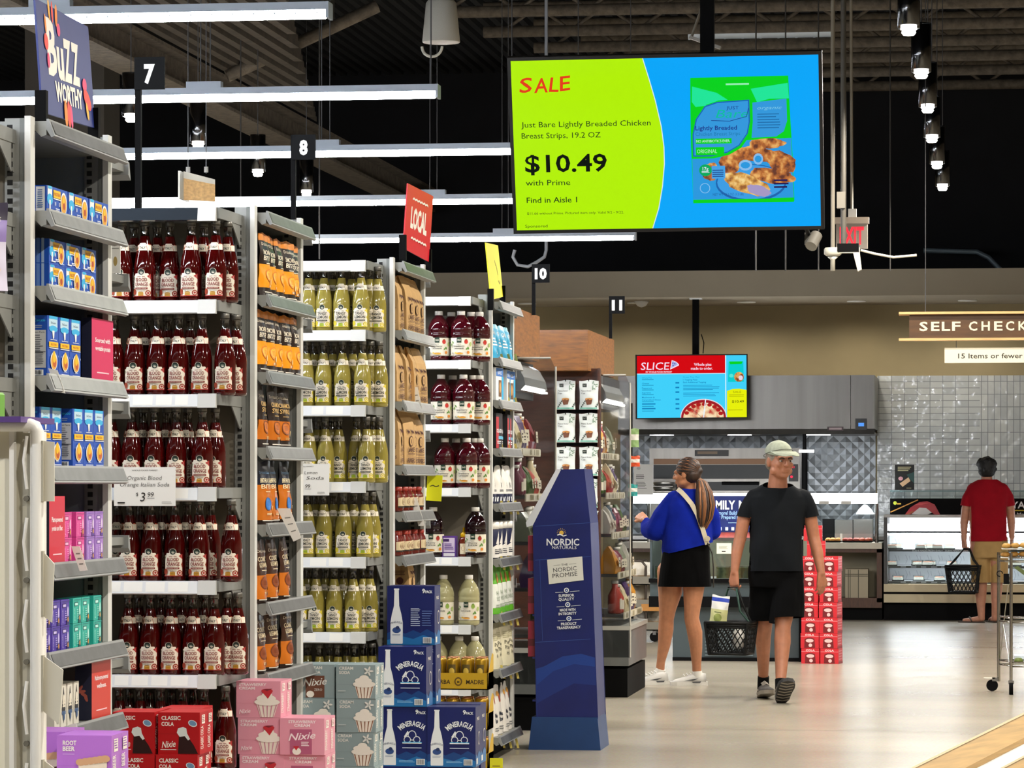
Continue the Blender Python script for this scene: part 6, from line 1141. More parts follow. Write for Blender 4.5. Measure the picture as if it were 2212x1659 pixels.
for px in (1779, 1827): mb = MB(); mb.box(bx(px - 11, Yc), bx(px + 11, Yc), Yc + .08, Yc + .085, bz_(1089, Yc), bz_(1082, Yc), WHITE); mb.build('name_tag', t)
mb = MB(); mb.box(bx(1772, Yc), bx(1797, Yc), Yc + .5, Yc + .7, ctop, bz_(1122, Yc), BLACK); tag(mb.build('receipt_printer'), 'small black machine behind the glass guard', 'machine')
mb = MB(); mb.box(bx(1800, Yc), bx(1838, Yc), Yc + .5, Yc + .8, ctop, bz_(1124, Yc), steel); mb.box(bx(1840, Yc), bx(1882, Yc), Yc + .5, Yc + .8, ctop, bz_(1122, Yc), steel); tag(mb.build('food_warmer'), 'steel food warmer boxes behind the glass guard', 'food warmer')
fl = bpy.data.lights.new('warmer_lamp', 'SPOT'); fl.energy = 30; fl.spot_size = radians(120); fl.shadow_soft_size = .05
t = thing('heat_lamp', 'bright round heat lamp behind the glass guard right end', 'lamp', (bx(1866, Yc), Yc + .4, bz_(1105, Yc))); mb = MB(); mb.lathe([(.02, .07), (.07, .02), (.10, -.03), (.001, -.028)], 18, M('heat_lamp_glow', '#ffffff', .4, emit=16)); mb.build('shade', t); mb = MB(); mb.cyl((0, 0, .06), (0, 0, bz_(1070, Yc) - bz_(1105, Yc)), .008, n=6, m=steel); mb.build('cord', t)
rr = random.Random(5)
for i, (px, c, l) in enumerate(((1800, '#c98a3c', 'tray of golden slices on the counter end'), (1838, '#8c2f1c', 'tray of red topped slices on the counter'), (1864, '#a5482a', 'tray of brown topped slices beside the guard post'))):
    mb = MB(); x = bx(px, Yc); mb.lathe([(.09, 0), (.12, .015), (.115, .018), (.001, .01)], 20, BLACK)
    for k in range(7): z = k * .9; mb.lathe([(.03, 0), (.034, .02), (.015, .035), (.001, .036)], 8, C(c, .5), c=(.07 * cos(z), .07 * sin(z), .015))
    o = mb.build('food_tray'); o.location = (x, Yc + .18, ctop + .001); tag(o, l, 'tray', 'food trays on the counter')
mb = MB(); mb.box(-.012, .012, 0, .01, 0, .1, WHITE); o = mb.build('menu_tag'); o.location = (bx(1816, Yc), Yc + .12, ctop); tag(o, 'small white tag standing among the food trays', 'tag')
o = carton('storage_crate', .25, .3, bz_(1228, Yc) - bz_(1290, Yc), '#a3977f', (lambda a: ([a.line([(-.125, .26 + q_), (.125, .26 + q_)], .008, C('#4a4636')) for q_ in (0, -.02)], [a.line([(-.09 + q_, 0), (-.09 + q_, .31)], .008, C('#4a4636')) for q_ in (0, .02, .11)], a)[-1])(Art())); o.location = (bx(1850, Yc), Yc + .2, bz_(1291, Yc)); tag(o, 'beige striped cloth crate in the open counter niche', 'crate')
card('paper_sign', 'white paper notice hanging left of the oven', 1369, 1003, 1411, 1069, 37.695, lambda w, h: (lambda a: (a.ell(-w * .25, h * .87, w * .1, h * .05, C('#c9c9c4')), a.bars(-w * .38, h * .5, w * .1, h * .66, 3, ik, .35), a.bars(-w * .38, h * .18, w * .2, h * .42, 5, C('#6a6a66'), .35), a)[-1])(Art()))
# ---- sushi case
t = thing('sushi_case', 'lit sushi case with white shelves and black picture sign', 'display case'); sx0, sx1 = bx(1909, Yc), 6.6
def sz(py): return bz_(py, Yc, 2050)
basec = M('case_cream', '#c2b596', .5, noise=(4, .05)); wi = C('#dfe3e6', .4)
mb = MB(); mb.box(sx0, sx1, Yc, Yc + 1.0, sz(1279), sz(1262), basec); mb.box(sx0, sx1, Yc, Yc + 1.0, sz(1302), sz(1284), basec); mb.box(sx0, sx1, Yc + .02, Yc + .95, sz(1284), sz(1279), BLACK); mb.build('base', t)
mb = MB(); mb.box(sx0, sx1, Yc + .08, Yc + .9, 0, sz(1302), BLACK); mb.build('kick', t)
mb = MB(); mb.box(sx0 + .04, sx1, Yc + .85, Yc + .9, sz(1262), sz(1120), wi); a = Art(); x = sx0 + .1
while x < sx1 - .1:
    for zz in (sz(1256), sz(1222), sz(1186)): a.line([(x, zz), (x + .02, zz + .05), (x, zz + .1)], .006, C('#b9bfc6', .5)); a.line([(x + .05, zz + .04), (x + .04, zz + .09)], .006, C('#b9bfc6', .5))
    x += .12
mb.art(a, faceY(Yc + .85), .002); mb.build('back_panel', t)
mb = MB(); mb.box(sx0, sx0 + .04, Yc, Yc + .95, sz(1262), sz(1118), C('#3a3a3a', .4)); mb.box(sx0, sx1, Yc + .0, Yc + .95, sz(1118), sz(1112), steel); mb.build('frame', t)
mb = MB(); mb.box(sx0 + .05, sx1, Yc + .04, Yc + .16, sz(1146), sz(1132), M('sushi_lamp', '#ffffff', .4, emit=14, ecol='#f6faff')); mb.box(sx0 + .05, sx1, Yc + .22, Yc + .3, sz(1157), sz(1154), M('sushi_lamp_low', '#ffffff', .4, emit=60, ecol='#f6faff')); mb.build('lamp', t)
mb = MB(); mb.box(sx0 + .03, sx1, Yc + .02, Yc + .2, sz(1151), sz(1148), BLACK); mb.build('rail', t)
for y in (1190, 1226, 1259):
    mb = MB(); mb.box(sx0 + .05, sx1, Yc + .12, Yc + .85, sz(y), sz(y) + .012, wi); sh = mb.build('shelf', t); mb = MB(); mb.box(sx0 + .06, sx1, Yc + .15, Yc + .18, sz(y) - .008, sz(y) - .001, M('sushi_lamp_low', '#ffffff')); mb.build('lamp', sh) if y < 1250 else 0; mb = MB(); mb.box(sx0 + .05, sx1, Yc + .1, Yc + .12, sz(y + 2), sz(y - 3) , C('#2c2f33', .4)); a = Art(); s = {1190: 'SUSHI MADE FRESH DAILY   SUSHI MADE FRESH', 1226: '', 1259: ''}[y]; a.text(s, bx(2030, Yc), sz(y + 1.6), .018, C('#d9dde0', .5), wd=.6) if s else [a.bars(bx(px_, Yc), sz(y + 1.4), bx(px_ + 14, Yc), sz(y - 1.6), 1, C('#9aa0a6', .5), .7, .2) for px_ in range(1945, 2190, 22)]; mb.art(a, faceY(Yc + .1), .001); mb.build('label_strip', sh)
mb = MB(); mb.add([(sx0 + .04, Yc + .03, sz(1148)), (sx1, Yc + .03, sz(1148)), (sx1, Yc + .0, sz(1262)), (sx0 + .04, Yc + .0, sz(1262))], [(0, 1, 2, 3)], cgl); mb.build('front_glass', t)
mb = MB(); mb.box(bx(1921, Yc), sx1, Yc + .3, Yc + .32, sz(1118), sz(1077), BLACK); a = Art(); q0 = bx(2000, Yc); kk = dep(q0, Yc) / F
def ex(px): return bx(px, Yc)
a.poly([(ex(1950), sz(1117)), (ex(1965), sz(1097)), (ex(1985), sz(1085)), (ex(2002), sz(1083)), (ex(2018), sz(1090)), (ex(2030), sz(1112)), (ex(2022), sz(1114)), (ex(2005), sz(1104)), (ex(1985), sz(1100)), (ex(1968), sz(1110))], C('#b3242f', .4)); a.poly([(ex(1968), sz(1111)), (ex(1985), sz(1097)), (ex(2000), sz(1098)), (ex(2012), sz(1108)), (ex(2000), sz(1113))], C('#e4e0da', .5)); a.poly([(ex(1972), sz(1092)), (ex(1985), sz(1087)), (ex(2006), sz(1087)), (ex(1990), sz(1091))], C('#d94a4e', .4))
a.line([(ex(1922), sz(1107)), (ex(1982), sz(1080))], .012, C('#c98a3c', .5)); a.line([(ex(1945), sz(1118)), (ex(1972), sz(1105))], .012, C('#a5622c', .5)); a.ell(ex(1932), sz(1087), .02, .02, C('#c9d23a', .5), 14); a.bars(ex(1936), sz(1091), ex(1945), sz(1087), 1, C('#d9a83a', .5), .8, 0)
a.text('YA', ex(2200), sz(1098), .075, wt, wd=.15, bold=.02); a.line([(ex(2186), sz(1103)), (ex(2240), sz(1103))], .012, C('#d9c23a')); a.text('i Mad', ex(2205), sz(1115), .04, wt, wd=.15); mb.art(a, faceY(Yc + .3), .002); mb.build('picture_sign', t)
mb = MB(); mb.box(bx(1921, Yc), sx1, Yc + .3, Yc + .312, sz(1077), sz(1061), cgl); mb.box(bx(1921, Yc), sx1, Yc + .295, Yc + .315, sz(1062), sz(1059.5), C('#5f7d80', .3)); mb.build('top_glass', t)
def sushi_tray():
    t = thing('sushi_tray', 'x', 'tray'); mb = MB(); mb.box(-.06, .06, -.05, .05, 0, .012, BLACK); mb.build('tray', t); mb = MB(); mb.box(-.052, .052, -.042, .042, .012, .04, C('#e3ddd2', .4)); mb.box(-.045, .045, -.035, .035, .04, .05, C('#c98a72', .4)); mb.build('sushi', t); mb = MB(); mb.box(-.058, .058, -.048, .048, .013, .062, cgl); mb.build('clear_lid', t); return t
ST = Proto(sushi_tray())
for y, l, ps in ((1190, 'top', (1925, 1938, 1990, 2008, 2027, 2051, 2160, 2185)), (1226, 'middle', (1926, 1981, 2004, 2010, 2056, 2170, 2195)), (1259, 'bottom', (1940, 1985, 2030))):
    for j, px in enumerate(ps): ST.put((bx(px, Yc + .25), Yc + .25 + .08 * (j % 2), sz(y) + .0125), random.uniform(-.2, .2), 'sushi tray on the %s lit shelf, %s from the case end' % (l, ORD[j]), 'sushi trays')
card('poster', 'small black sushi poster against the tiled wall above the case', 1933, 1004, 1975, 1058, 37.95, lambda w, h: (lambda a: (a.bars(-w * .35, h * .72, w * .35, h * .92, 3, C('#b8b28c'), .5), a.ell(-w * .2, h * .45, w * .12, h * .08, C('#d9a0a8'), 12), a.poly([(-w * .25, h * .25), (w * .2, h * .5), (w * .3, h * .35), (-w * .1, h * .12)], C('#d9b48c')), a.poly([(w * .1, h * .6), (w * .5, h * .72), (w * .5, h * .25), (w * .3, h * .4)], C('#1f4a48')), a.bars(w * .1, h * .03, w * .4, h * .08, 1, C('#b8b28c')), a)[-1])(Art()), '#121413', 'poster')
# ---- dark green chilled case with family meal sign
Yg = 28.7; teal = M('case_grey_green', '#3b464a', .4, noise=(3, .05)); t = thing('deli_case', 'dark grey-green deli case behind the two shoppers', 'display case')
def gx(px): return bx(px, Yg)
def gz(py): return bz_(py, Yg, 1590)
mb = MB(); mb.box(gx(1452), gx(1728), Yg + .05, Yg + .8, .03, gz(1312), teal); mb.box(gx(1404), gx(1732), Yg, Yg + .85, gz(1290), gz(1259), teal); mb.box(gx(1452), gx(1728), Yg + .03, Yg + .8, 0, .03, BLACK); mb.build('body', t)
mb = MB(); mb.box(gx(1402), gx(1734), Yg - .02, Yg + .85, gz(1312), gz(1289), BLACK); mb.box(gx(1402), gx(1734), Yg - .03, Yg, gz(1259), gz(1250), BLACK); mb.box(gx(1726), gx(1735), Yg - .03, Yg + .03, 0, gz(1165), BLACK); mb.build('bumper', t)
mb = MB()
for k in range(9): z = gz(1418) + k * .028; mb.box(gx(1522), gx(1626), Yg + .042, Yg + .05, z, z + .014, C('#59666a', .4))
mb.build('vent', t)
mb = MB(); mb.box(gx(1404), gx(1732), Yg + .8, Yg + .85, gz(1259), gz(1165), C('#6d705f', .5)); mb.box(gx(1404), gx(1409), Yg, Yg + .85, gz(1250), gz(1165), teal); mb.box(gx(1404), gx(1732), Yg + .02, Yg + .7, gz(1253), gz(1250), wi); mb.build('display_well', t)
mb = MB(); mb.box(gx(1409), gx(1730), Yg - .01, Yg, gz(1250), gz(1165), cgl); mb.build('front_glass', t); mb = MB(); mb.box(gx(1412), gx(1728), Yg + .12, Yg + .16, gz(1166), gz(1163), M('deli_fill_glow', '#ffffff', .4, emit=14, ecol='#fff8ea')); mb.build('lamp', t); mb = MB(); mb.box(gx(1404), gx(1732), Yg - .012, Yg + .1, gz(1168), gz(1162), steel); mb.build('rail', t)  # glowing strip under the rail is added to brighten the case
for k, px in enumerate((1428, 1455, 1560, 1588, 1613, 1680, 1705)):
    mb = MB(); mb.box(-.05, .05, -.06, .06, 0, .09, C(['#5f6b3a', '#6b6a3c', '#4d5a2c', '#7d7a4a', '#585c34', '#8a5a3c', '#6a6038'][k], .5, noise=(40, .4))); mb.box(-.055, .055, -.065, .065, -.0, .1, cgl); o = mb.build('salad_tub'); o.location = (gx(px), Yg + .12, gz(1250) + .001); tag(o, 'clear tub of greens in the deli case, %s from its open end' % ORD[k], 'tub', 'salad tubs')
card('price_sign', 'cream price card on the deli case glass', 1548, 1173, 1580, 1196, 28.66, lambda w, h: (lambda a: (a.bars(-w * .35, h * .4, w * .35, h * .7, 3, C('#8a8676'), .35), a.bars(-w * .15, h * .12, w * .15, h * .25, 1, ik, .6), a)[-1])(Art()), '#e9e4cf')
t = thing('banner_sign', 'navy family meal banner standing on the deli case', 'sign'); Yb_ = 28.9; mb = MB(); fx0, fx1 = XatY(1498, Yb_), XatY(1668, Yb_); fz0, fz1 = bz_(1150, Yb_), bz_(1071, Yb_); mb.box(fx0, fx1, Yb_, Yb_ + .02, fz0, fz1, C('#0f1f5c', .4)); a = Art()
def fx(px): return XatY(px, Yb_)
a.text('FAMILY', fx(1588), bz_(1100, Yb_), .075, wt, wd=fx(1588) - fx(1524), al='r', bold=.03); a.text('MEAL', fx(1596), bz_(1100, Yb_), .075, wt, wd=.22, al='l', bold=.03); a.text('more? Build', fx(1553), bz_(1112, Yb_), .033, C('#8fb8e8'), wd=.15, al='l', bold=.02); a.text('r Prepared Foods', fx(1553), bz_(1121, Yb_), .033, C('#8fb8e8'), wd=.23, al='l', bold=.02); a.bars(fx(1573), bz_(1131, Yb_), fx(1600), bz_(1129, Yb_), 1, C('#8fb8e8'), .6)
for px in (1556, 1570, 1583, 1597): a.rect(fx(px - 3), bz_(1146, Yb_), fx(px + 3), bz_(1139, Yb_), C('#cfe4f4'))
mb.art(a, faceY(Yb_), .001); mb.build('panel', t); mb = MB(); mb.box(fx0, fx1, Yb_ - .02, Yb_ + .3, bz_(1168, Yb_), fz0, M('cured_red', '#5c1512', .5, noise=(30, .4))); mb.build('meat_tray', t)
# ---- red cartons
a = Art(); w, h = .152, .126; rd2 = C('#6b0d14', .45); a.rect(-w / 2, h * .78, w / 2, h * .80, C('#e9a0a4')); a.text('COLA', 0, h * .82, h * .12, C('#f4d0d0'), wd=w * .5, bold=.03); a.poly([(-w * .3, .004), (w * .3, .004), (w * .26, h * .62), (w * .1, h * .7), (-w * .12, h * .7), (-w * .28, h * .6)], rd2); a.ell(0, h * .5, w * .22, h * .12, C('#e9b8b4'), 14); a.ell(w * .04, h * .2, w * .1, h * .12, C('#e9b8b4'), 12)
b = Art(); b.bars(-.08, .02, .08, .11, 4, C('#d9888c'), .4); b.rect(-.095, 0, .095, .02, C('#8c1018'))
RC = Proto(tag(carton('soda_carton', w, .19, h, '#c2202a', a, b), 'x', 'box'))
for c, px in enumerate((1753, 1793)):
    for i in range(7): RC.put((XatY(px, 28.42) + random.uniform(-.006, .006) + .004 * c, 28.52 - .03 * c, i * .1275), -.16 + random.uniform(-.04, .04), 'red carton in the stack behind the walking man, %s column, %s from the floor' % (('inner', 'outer')[c], ORD[i]), 'red cartons by the deli case')
for i, px in ((7, 1762), (8, 1755)): RC.put((XatY(px, 28.42), 28.53, i * .1275), .03, 'red carton on top of the inner column, %s from the floor' % ORD[i], 'red cartons by the deli case')
# ---- bread cart left of the deli case
p = Wp(1395, 1385, 32.4); k = 32.4 / F; t = thing('bread_cart', 'brown tubular cart on casters left of the deli case', 'cart', (p.x, p.y, 0)); tub = M('cart_tube', '#3c332b', .4, metal=.4); tz = lambda py: HC + (HY - py) * k
mb = MB()
for s in (-.2, .2): mb.tube([(-.13, s, .1), (-.13, s, tz(1222)), (-.10, s, tz(1211)), (-.02, s, tz(1211)), (.02, s, tz(1222)), (.02, s, .14), (.16, s, .12)], .012, 8, tub)
mb.build('frame', t)
for y in (1360, 1312, 1262): mb = MB(); z = tz(y); mb.box(-.14, .18, -.22, .22, z, z + .01, C('#5a544a')); mb.box(-.14, .18, -.22, -.215, z, z + .08, C('#6f6a5e')); mb.build('tray', t)
mb = MB(); mb.box(-.02, .2, -.23, -.225, tz(1318), tz(1303), C('#a5702c')); mb.build('label_board', t)
for x in (-.08, .1): 
    for s in (-.18, .18): mb = MB(); mb.cyl((x, s - .012, .05), (x, s + .012, .05), .045, n=16, m=BLACK); mb.box(x - .015, x + .015, s - .02, s + .02, .07, .115, steel); mb.build('caster', t)
for j, (x, y, c) in enumerate(((-.08, 1262, '#cfc8bb'), (.06, 1262, '#d9d4c8'), (-.07, 1312, '#a59a86'), (.07, 1312, '#b5ac9a'), (-.05, 1360, '#a8a296'), (.08, 1360, '#8f8778'))):
    o = pouch('bread_bag', .14, .2, .14, C(c, .4, bump=(20, .4)), [(0, .4, C('#8a7458', .5))], Art(), n=8, crinkle=.01, seed=30 + j); o.location = (p.x + x, p.y + .0, tz(y) + .011); tag(o, 'bag of bread on the brown cart, %s' % ('topmost tray inner', 'topmost tray outer', 'middle tray inner', 'middle tray outer', 'lowest tray inner', 'lowest tray outer')[j], 'bag', 'bread bags')
# ---- chrome wire cart at the right edge
p = Wp(2178, 1500, 24.2); kq = 24.2 / F; chrome = M('chrome', '#b9b6b0', .14, metal=1); t = thing('wire_cart', 'chrome wire cart with food trays, cut by the picture edge', 'cart', (p.x, p.y, 0)); tz = lambda py: HC + (HY - py) * kq; tx_ = lambda px: (px - 2178) * kq
for px, dy in ((2158, .35), (2184, 0), (2320, .35), (2345, 0)): mb = MB(); mb.cyl((tx_(px), dy, tz(1478)), (tx_(px), dy, tz(1195)), .012, n=10, m=chrome); mb.build('post', t)
for y in (1214, 1345, 1440):
    z = tz(y); mb = MB()
    for zz in (z, z + .03):
        mb.tube([(tx_(2158), .35, zz), (tx_(2184), 0, zz), (tx_(2345), 0, zz), (tx_(2320), .35, zz)], .006, 6, chrome, True)
    x = tx_(2186)
    while x < tx_(2345): mb.tube([(x, 0, z + .03), (x - .085, .35, z + .03)], .003, 4, chrome); x += .035
    mb.build('wire_shelf', t)
mb = MB(); mb.tube([(tx_(2160), .33, tz(1440)), (tx_(2170), .3, tz(1340)), (tx_(2180), .1, tz(1250)), (tx_(2178), .1, tz(1240))], .004, 5, chrome); mb.tube([(tx_(2182), 0, tz(1440)), (tx_(2168), .2, tz(1350))], .004, 5, chrome); mb.build('brace_rod', t)
for px, dy, yb in ((2150, .32, 1492), (2184, -.02, 1504)):
    mb = MB(); x = tx_(px); mb.cyl((x - (.0 if px > 2160 else .02), dy - .014, .045), (x - (.0 if px > 2160 else .02), dy + .014, .045), .042, n=18, m=BLACK) if px < 2160 else mb.cyl((x - .014, dy, .045), (x + .014, dy, .045), .045, n=18, m=BLACK)
    mb.box(x - .02, x + .02, dy - .02, dy + .02, .075, .1, steel)
    if px < 2160: mb.box(x - .08, x + .0, dy - .02, dy + .02, .092, .1, C('#d8d4c8'))
    mb.build('caster', t)
mb = MB(); mb.box(tx_(2168), tx_(2180), .02, .1, tz(1262), tz(1240), BLACK); mb.tube([(tx_(2160) + .02 * cos(z), .1, tz(1240) + .02 * sin(z)) for z in [k_ * .7 for k_ in range(8)]], .004, 5, BLACK); mb.build('clip', t)
def tray_of(px0, px1, y, dy, food, n, label, lid=True):
    z = tz(y); mb = MB(); w_ = tx_(px1) - tx_(px0); t = thing('food_box', label, 'food box', (p.x + tx_(px0), p.y + dy, z)); mb.box(0, w_, -.0, .22, 0, .006, C('#d9d6cc', .3)); mb.build('tray', t); rr = random.Random(px0)
    for i in range(n):
        for r in range(2): mb = MB(); mb.lathe([(.012, 0), (.03, .008), (.034, .02), (.02, .034), (.001, .036)], 10, C(food, .5)); o = mb.build('pastry', t); o.location = (.035 + (w_ - .07) * i / max(1, n - 1), .05 + .1 * r, .006 + .002 * i); o.rotation_euler = (rr.uniform(-.2, .2), 0, rr.random() * 3)
    if lid: mb = MB(); mb.box(.004, w_ - .004, .004, .216, .006, .062, cgl); mb.build('clear_lid', t)
tray_of(2162, 2240, 1206, .06, '#c98a3c', 4, 'clear box of golden pastries, lower of two on the chrome cart'); tray_of(2164, 2242, 1187, .06, '#d9a050', 4, 'clear box of golden pastries, upper of two on the chrome cart')
tray_of(2190, 2260, 1436, .05, '#7d8a2c', 3, 'tray of green tubs on the low shelf of the chrome cart')
mb = MB(); mb.add([(tx_(2190), -.01, tz(1226)), (tx_(2198), -.01, tz(1222)), (tx_(2300), .0, tz(1296)), (tx_(2292), .0, tz(1304))], [(0, 1, 2, 3)], C('#4d5a2c')); mb.build('label_strip', t)
# ================================================================ people
class Blob:
    """closed shapes that are fused into one smooth surface"""
    def __init__(s): s.v = []; s.f = []
    def _add(s, v, f): o = len(s.v); s.v += [tuple(a) for a in v]; s.f += [tuple(i + o for i in q) for q in f]
    def ell(s, c, r, rot=None, n=16, m=10):
        v = []; f = []; c = Vector(c)
        for j in range(1, m):
            t = pi * j / m
            for i in range(n): a = 2 * pi * i / n; p = Vector((r[0] * sin(t) * cos(a), r[1] * sin(t) * sin(a), r[2] * cos(t))); v.append(c + (rot @ p if rot else p))
        top = Vector((0, 0, r[2])); v.append(c + (rot @ top if rot else top)); v.append(c - (rot @ top if rot else top)); T = len(v) - 2
        for j in range(m - 2):
            for i in range(n): k = (i + 1) % n; f.append((j * n + i, (j + 1) * n + i, (j + 1) * n + k, j * n + k))
        for i in range(n): k = (i + 1) % n; f.append((T, i, k)); f.append((T + 1, (m - 2) * n + k, (m - 2) * n + i))
        s._add(v, f)
    def cap(s, p0, r0, p1, r1, n=14):
        p0 = Vector(p0); p1 = Vector(p1); z = (p1 - p0).normalized(); x = z.orthogonal().normalized(); y = z.cross(x); v = []; R = []
        for t in (-80, -50, -20): t = radians(t); R.append((p0 + z * r0 * sin(t), r0 * cos(t)))
        R += [(p0, r0), (p1, r1)]
        for t in (20, 50, 80): t = radians(t); R.append((p1 + z * r1 * sin(t), r1 * cos(t)))
        for p, r in R: v += [p + (x * cos(2 * pi * i / n) + y * sin(2 * pi * i / n)) * r for i in range(n)]
        f = [(k * n + i, k * n + (i + 1) % n, (k + 1) * n + (i + 1) % n, (k + 1) * n + i) for k in range(len(R) - 1) for i in range(n)]
        f += [tuple(range(n))[::-1], tuple(range((len(R) - 1) * n, len(R) * n))]; s._add(v, f)
    def chain(s, pts):
        for (p, r), (q, t) in zip(pts, pts[1:]): s.cap(p, r, q, t)
    def loft(s, sec, n=28, ex=2.4):
        """sec: (z, cx, cy, rx, ry) from top to bottom, super-elliptic"""
        v = []
        for z, cx, cy, rx, ry in sec:
            for i in range(n):
                a = 2 * pi * i / n; c_, s_ = cos(a), sin(a); v.append((cx + rx * abs(c_) ** (2 / ex) * (1 if c_ > 0 else -1), cy + ry * abs(s_) ** (2 / ex) * (1 if s_ > 0 else -1), z))
        f = [(k * n + i, (k + 1) * n + i, (k + 1) * n + (i + 1) % n, k * n + (i + 1) % n) for k in range(len(sec) - 1) for i in range(n)]
        f += [tuple(range(n)), tuple(range((len(sec) - 1) * n, len(sec) * n))[::-1]]; s._add(v, f)
    def build(s, name, mats, parent, vox=.006, smooth=3, cuts=(), paint=None, noise=None):
        me = bpy.data.meshes.new('tmp'); me.from_pydata(s.v, [], s.f); o = bpy.data.objects.new('tmp', me); COL.objects.link(o)
        m = o.modifiers.new('r', 'REMESH'); m.mode = 'VOXEL'; m.voxel_size = vox
        m = o.modifiers.new('s', 'SMOOTH'); m.factor = .5; m.iterations = smooth
        dg = bpy.context.evaluated_depsgraph_get(); nm = bpy.data.meshes.new_from_object(o.evaluated_get(dg)); bpy.data.objects.remove(o); bpy.data.meshes.remove(me)
        bm = bmesh.new(); bm.from_mesh(nm)
        for co, no, sel in cuts:
            fs = [f for f in bm.faces if sel is None or sel(f.calc_center_median())]
            g = list({v for f in fs for v in f.verts}) + list({e for f in fs for e in f.edges}) + fs
            bmesh.ops.bisect_plane(bm, geom=g, plane_co=co, plane_no=no, clear_outer=True)
        if noise:
            bm.normal_update()
            from mathutils import noise as NZ
            for v in bm.verts: v.co += v.normal * noise[1] * NZ.noise(Vector((v.co.x * noise[0], v.co.y * noise[0], v.co.z * noise[0] * noise[2])))
        for f in bm.faces:
            f.smooth = True
            if paint: f.material_index = paint(f.calc_center_median())
        bm.to_mesh(nm); bm.free(); nm.name = name
        nm.materials.clear()
        for q in mats: nm.materials.append(q)
        o = bpy.data.objects.new(name, nm); COL.objects.link(o); o.parent = parent; return o
def skin_m(n, c): return M(n, c, .5, noise=(26, .1), sss=.12)
def hand(B, w, d, up, palm, curl, sgn, ln=.085):
    """w wrist point, d hand direction, palm normal; five fingers curled by the given amounts; sgn = thumb side"""
    d = Vector(d).normalized(); p = Vector(palm); p = (p - d * p.dot(d)).normalized(); s = d.cross(p) * sgn; w = Vector(w)
    for o in (-.028, -.01, .01, .027): B.cap(w + s * o * .6, .016, w + d * ln * (.98 if abs(o) < .02 else .9) + s * o, .012)
    for k, (o, L) in enumerate(((.030, .068), (.011, .077), (-.010, .072), (-.029, .055))):
        a = curl[k + 1]; q = w + d * ln * (.98 if abs(o) < .02 else .9) + s * o; dr = d
        for seg, ll in enumerate((.42, .33, .25)):
            ang = a * (.7 + .3 * seg); dr = (Matrix.Rotation(ang, 3, d.cross(p)) @ dr).normalized(); q2 = q + dr * L * ll; B.cap(q, .0088 - .0008 * seg, q2, .0082 - .0008 * seg, 8); q = q2
    q = w + d * .022 + s * .024; dr = (d * .75 + s * .55 + p * .45 * curl[0]).normalized(); q2 = q + dr * .042; B.cap(q, .013, q2, .0105, 8); dr = (d * .85 + s * (.3 - .5 * curl[0]) + p * .6 * curl[0]).normalized(); B.cap(q2, .0105, q2 + dr * .034, .0085, 8)
def head(B, c, yaw, pitch=0, sc=1.0, jaw=1.0):
    R = Matrix.Rotation(yaw, 3, 'Z') @ Matrix.Rotation(pitch, 3, 'X'); c = Vector(c)
    P = lambda x, y, z: c + R @ (Vector((x, y, z)) * sc)
    E = lambda x, y, z, a, b, d: B.ell(P(x, y, z), (a * sc, b * sc, d * sc), R)
    E(0, .018, .03, .075, .094, .088); E(0, -.012, -.02, .066, .078, .088); E(0, -.030, -.062, .050 * jaw, .052, .046); E(0, -.062, -.088, .026 * jaw, .022, .018)
    B.cap(P(-.04, -.068, .022), .015 * sc, P(.04, -.068, .022), .015 * sc); B.cap(P(0, -.088, .018), .009 * sc, P(0, -.104, -.022), .0125 * sc); B.ell(P(-.011, -.097, -.026), (.009 * sc,) * 3); B.ell(P(.011, -.097, -.026), (.009 * sc,) * 3)
    for s in (-1, 1): E(s * .036, -.066, -.022, .024, .02, .02); E(s * .074, .012, -.005, .010, .02, .032); E(s * .052 * jaw, -.015, -.06, .016, .035, .025)
    B.cap(P(-.02, -.083, -.053), .0075 * sc, P(.02, -.083, -.053), .0075 * sc); B.cap(P(-.017, -.082, -.063), .008 * sc, P(.017, -.082, -.063), .008 * sc)
    return P, R
def eyes(par, P, sc=1.0):
    for s in (-1, 1):
        mb = MB(); c = P(s * .031, -.073, .003); mb.lathe([(.001, -.0085 * sc), (.008 * sc, -.006 * sc), (.0115 * sc, 0), (.008 * sc, .006 * sc), (.001, .0085 * sc)], 10, C('#a99c90', .3), c=c); f = P(s * .031, -.083, .002); mb.lathe([(.001, -.0055 * sc), (.0048 * sc, 0), (.001, .0055 * sc)], 8, C('#1c1410', .2), c=f); mb.build('eye', par)
        mb = MB(); mb.tube([P(s * .014, -.085, .017), P(s * .031, -.085, .021), P(s * .048, -.075, .015)], .0045 * sc, 6, C('#4a3a30', .8)); mb.build('eyebrow', par)
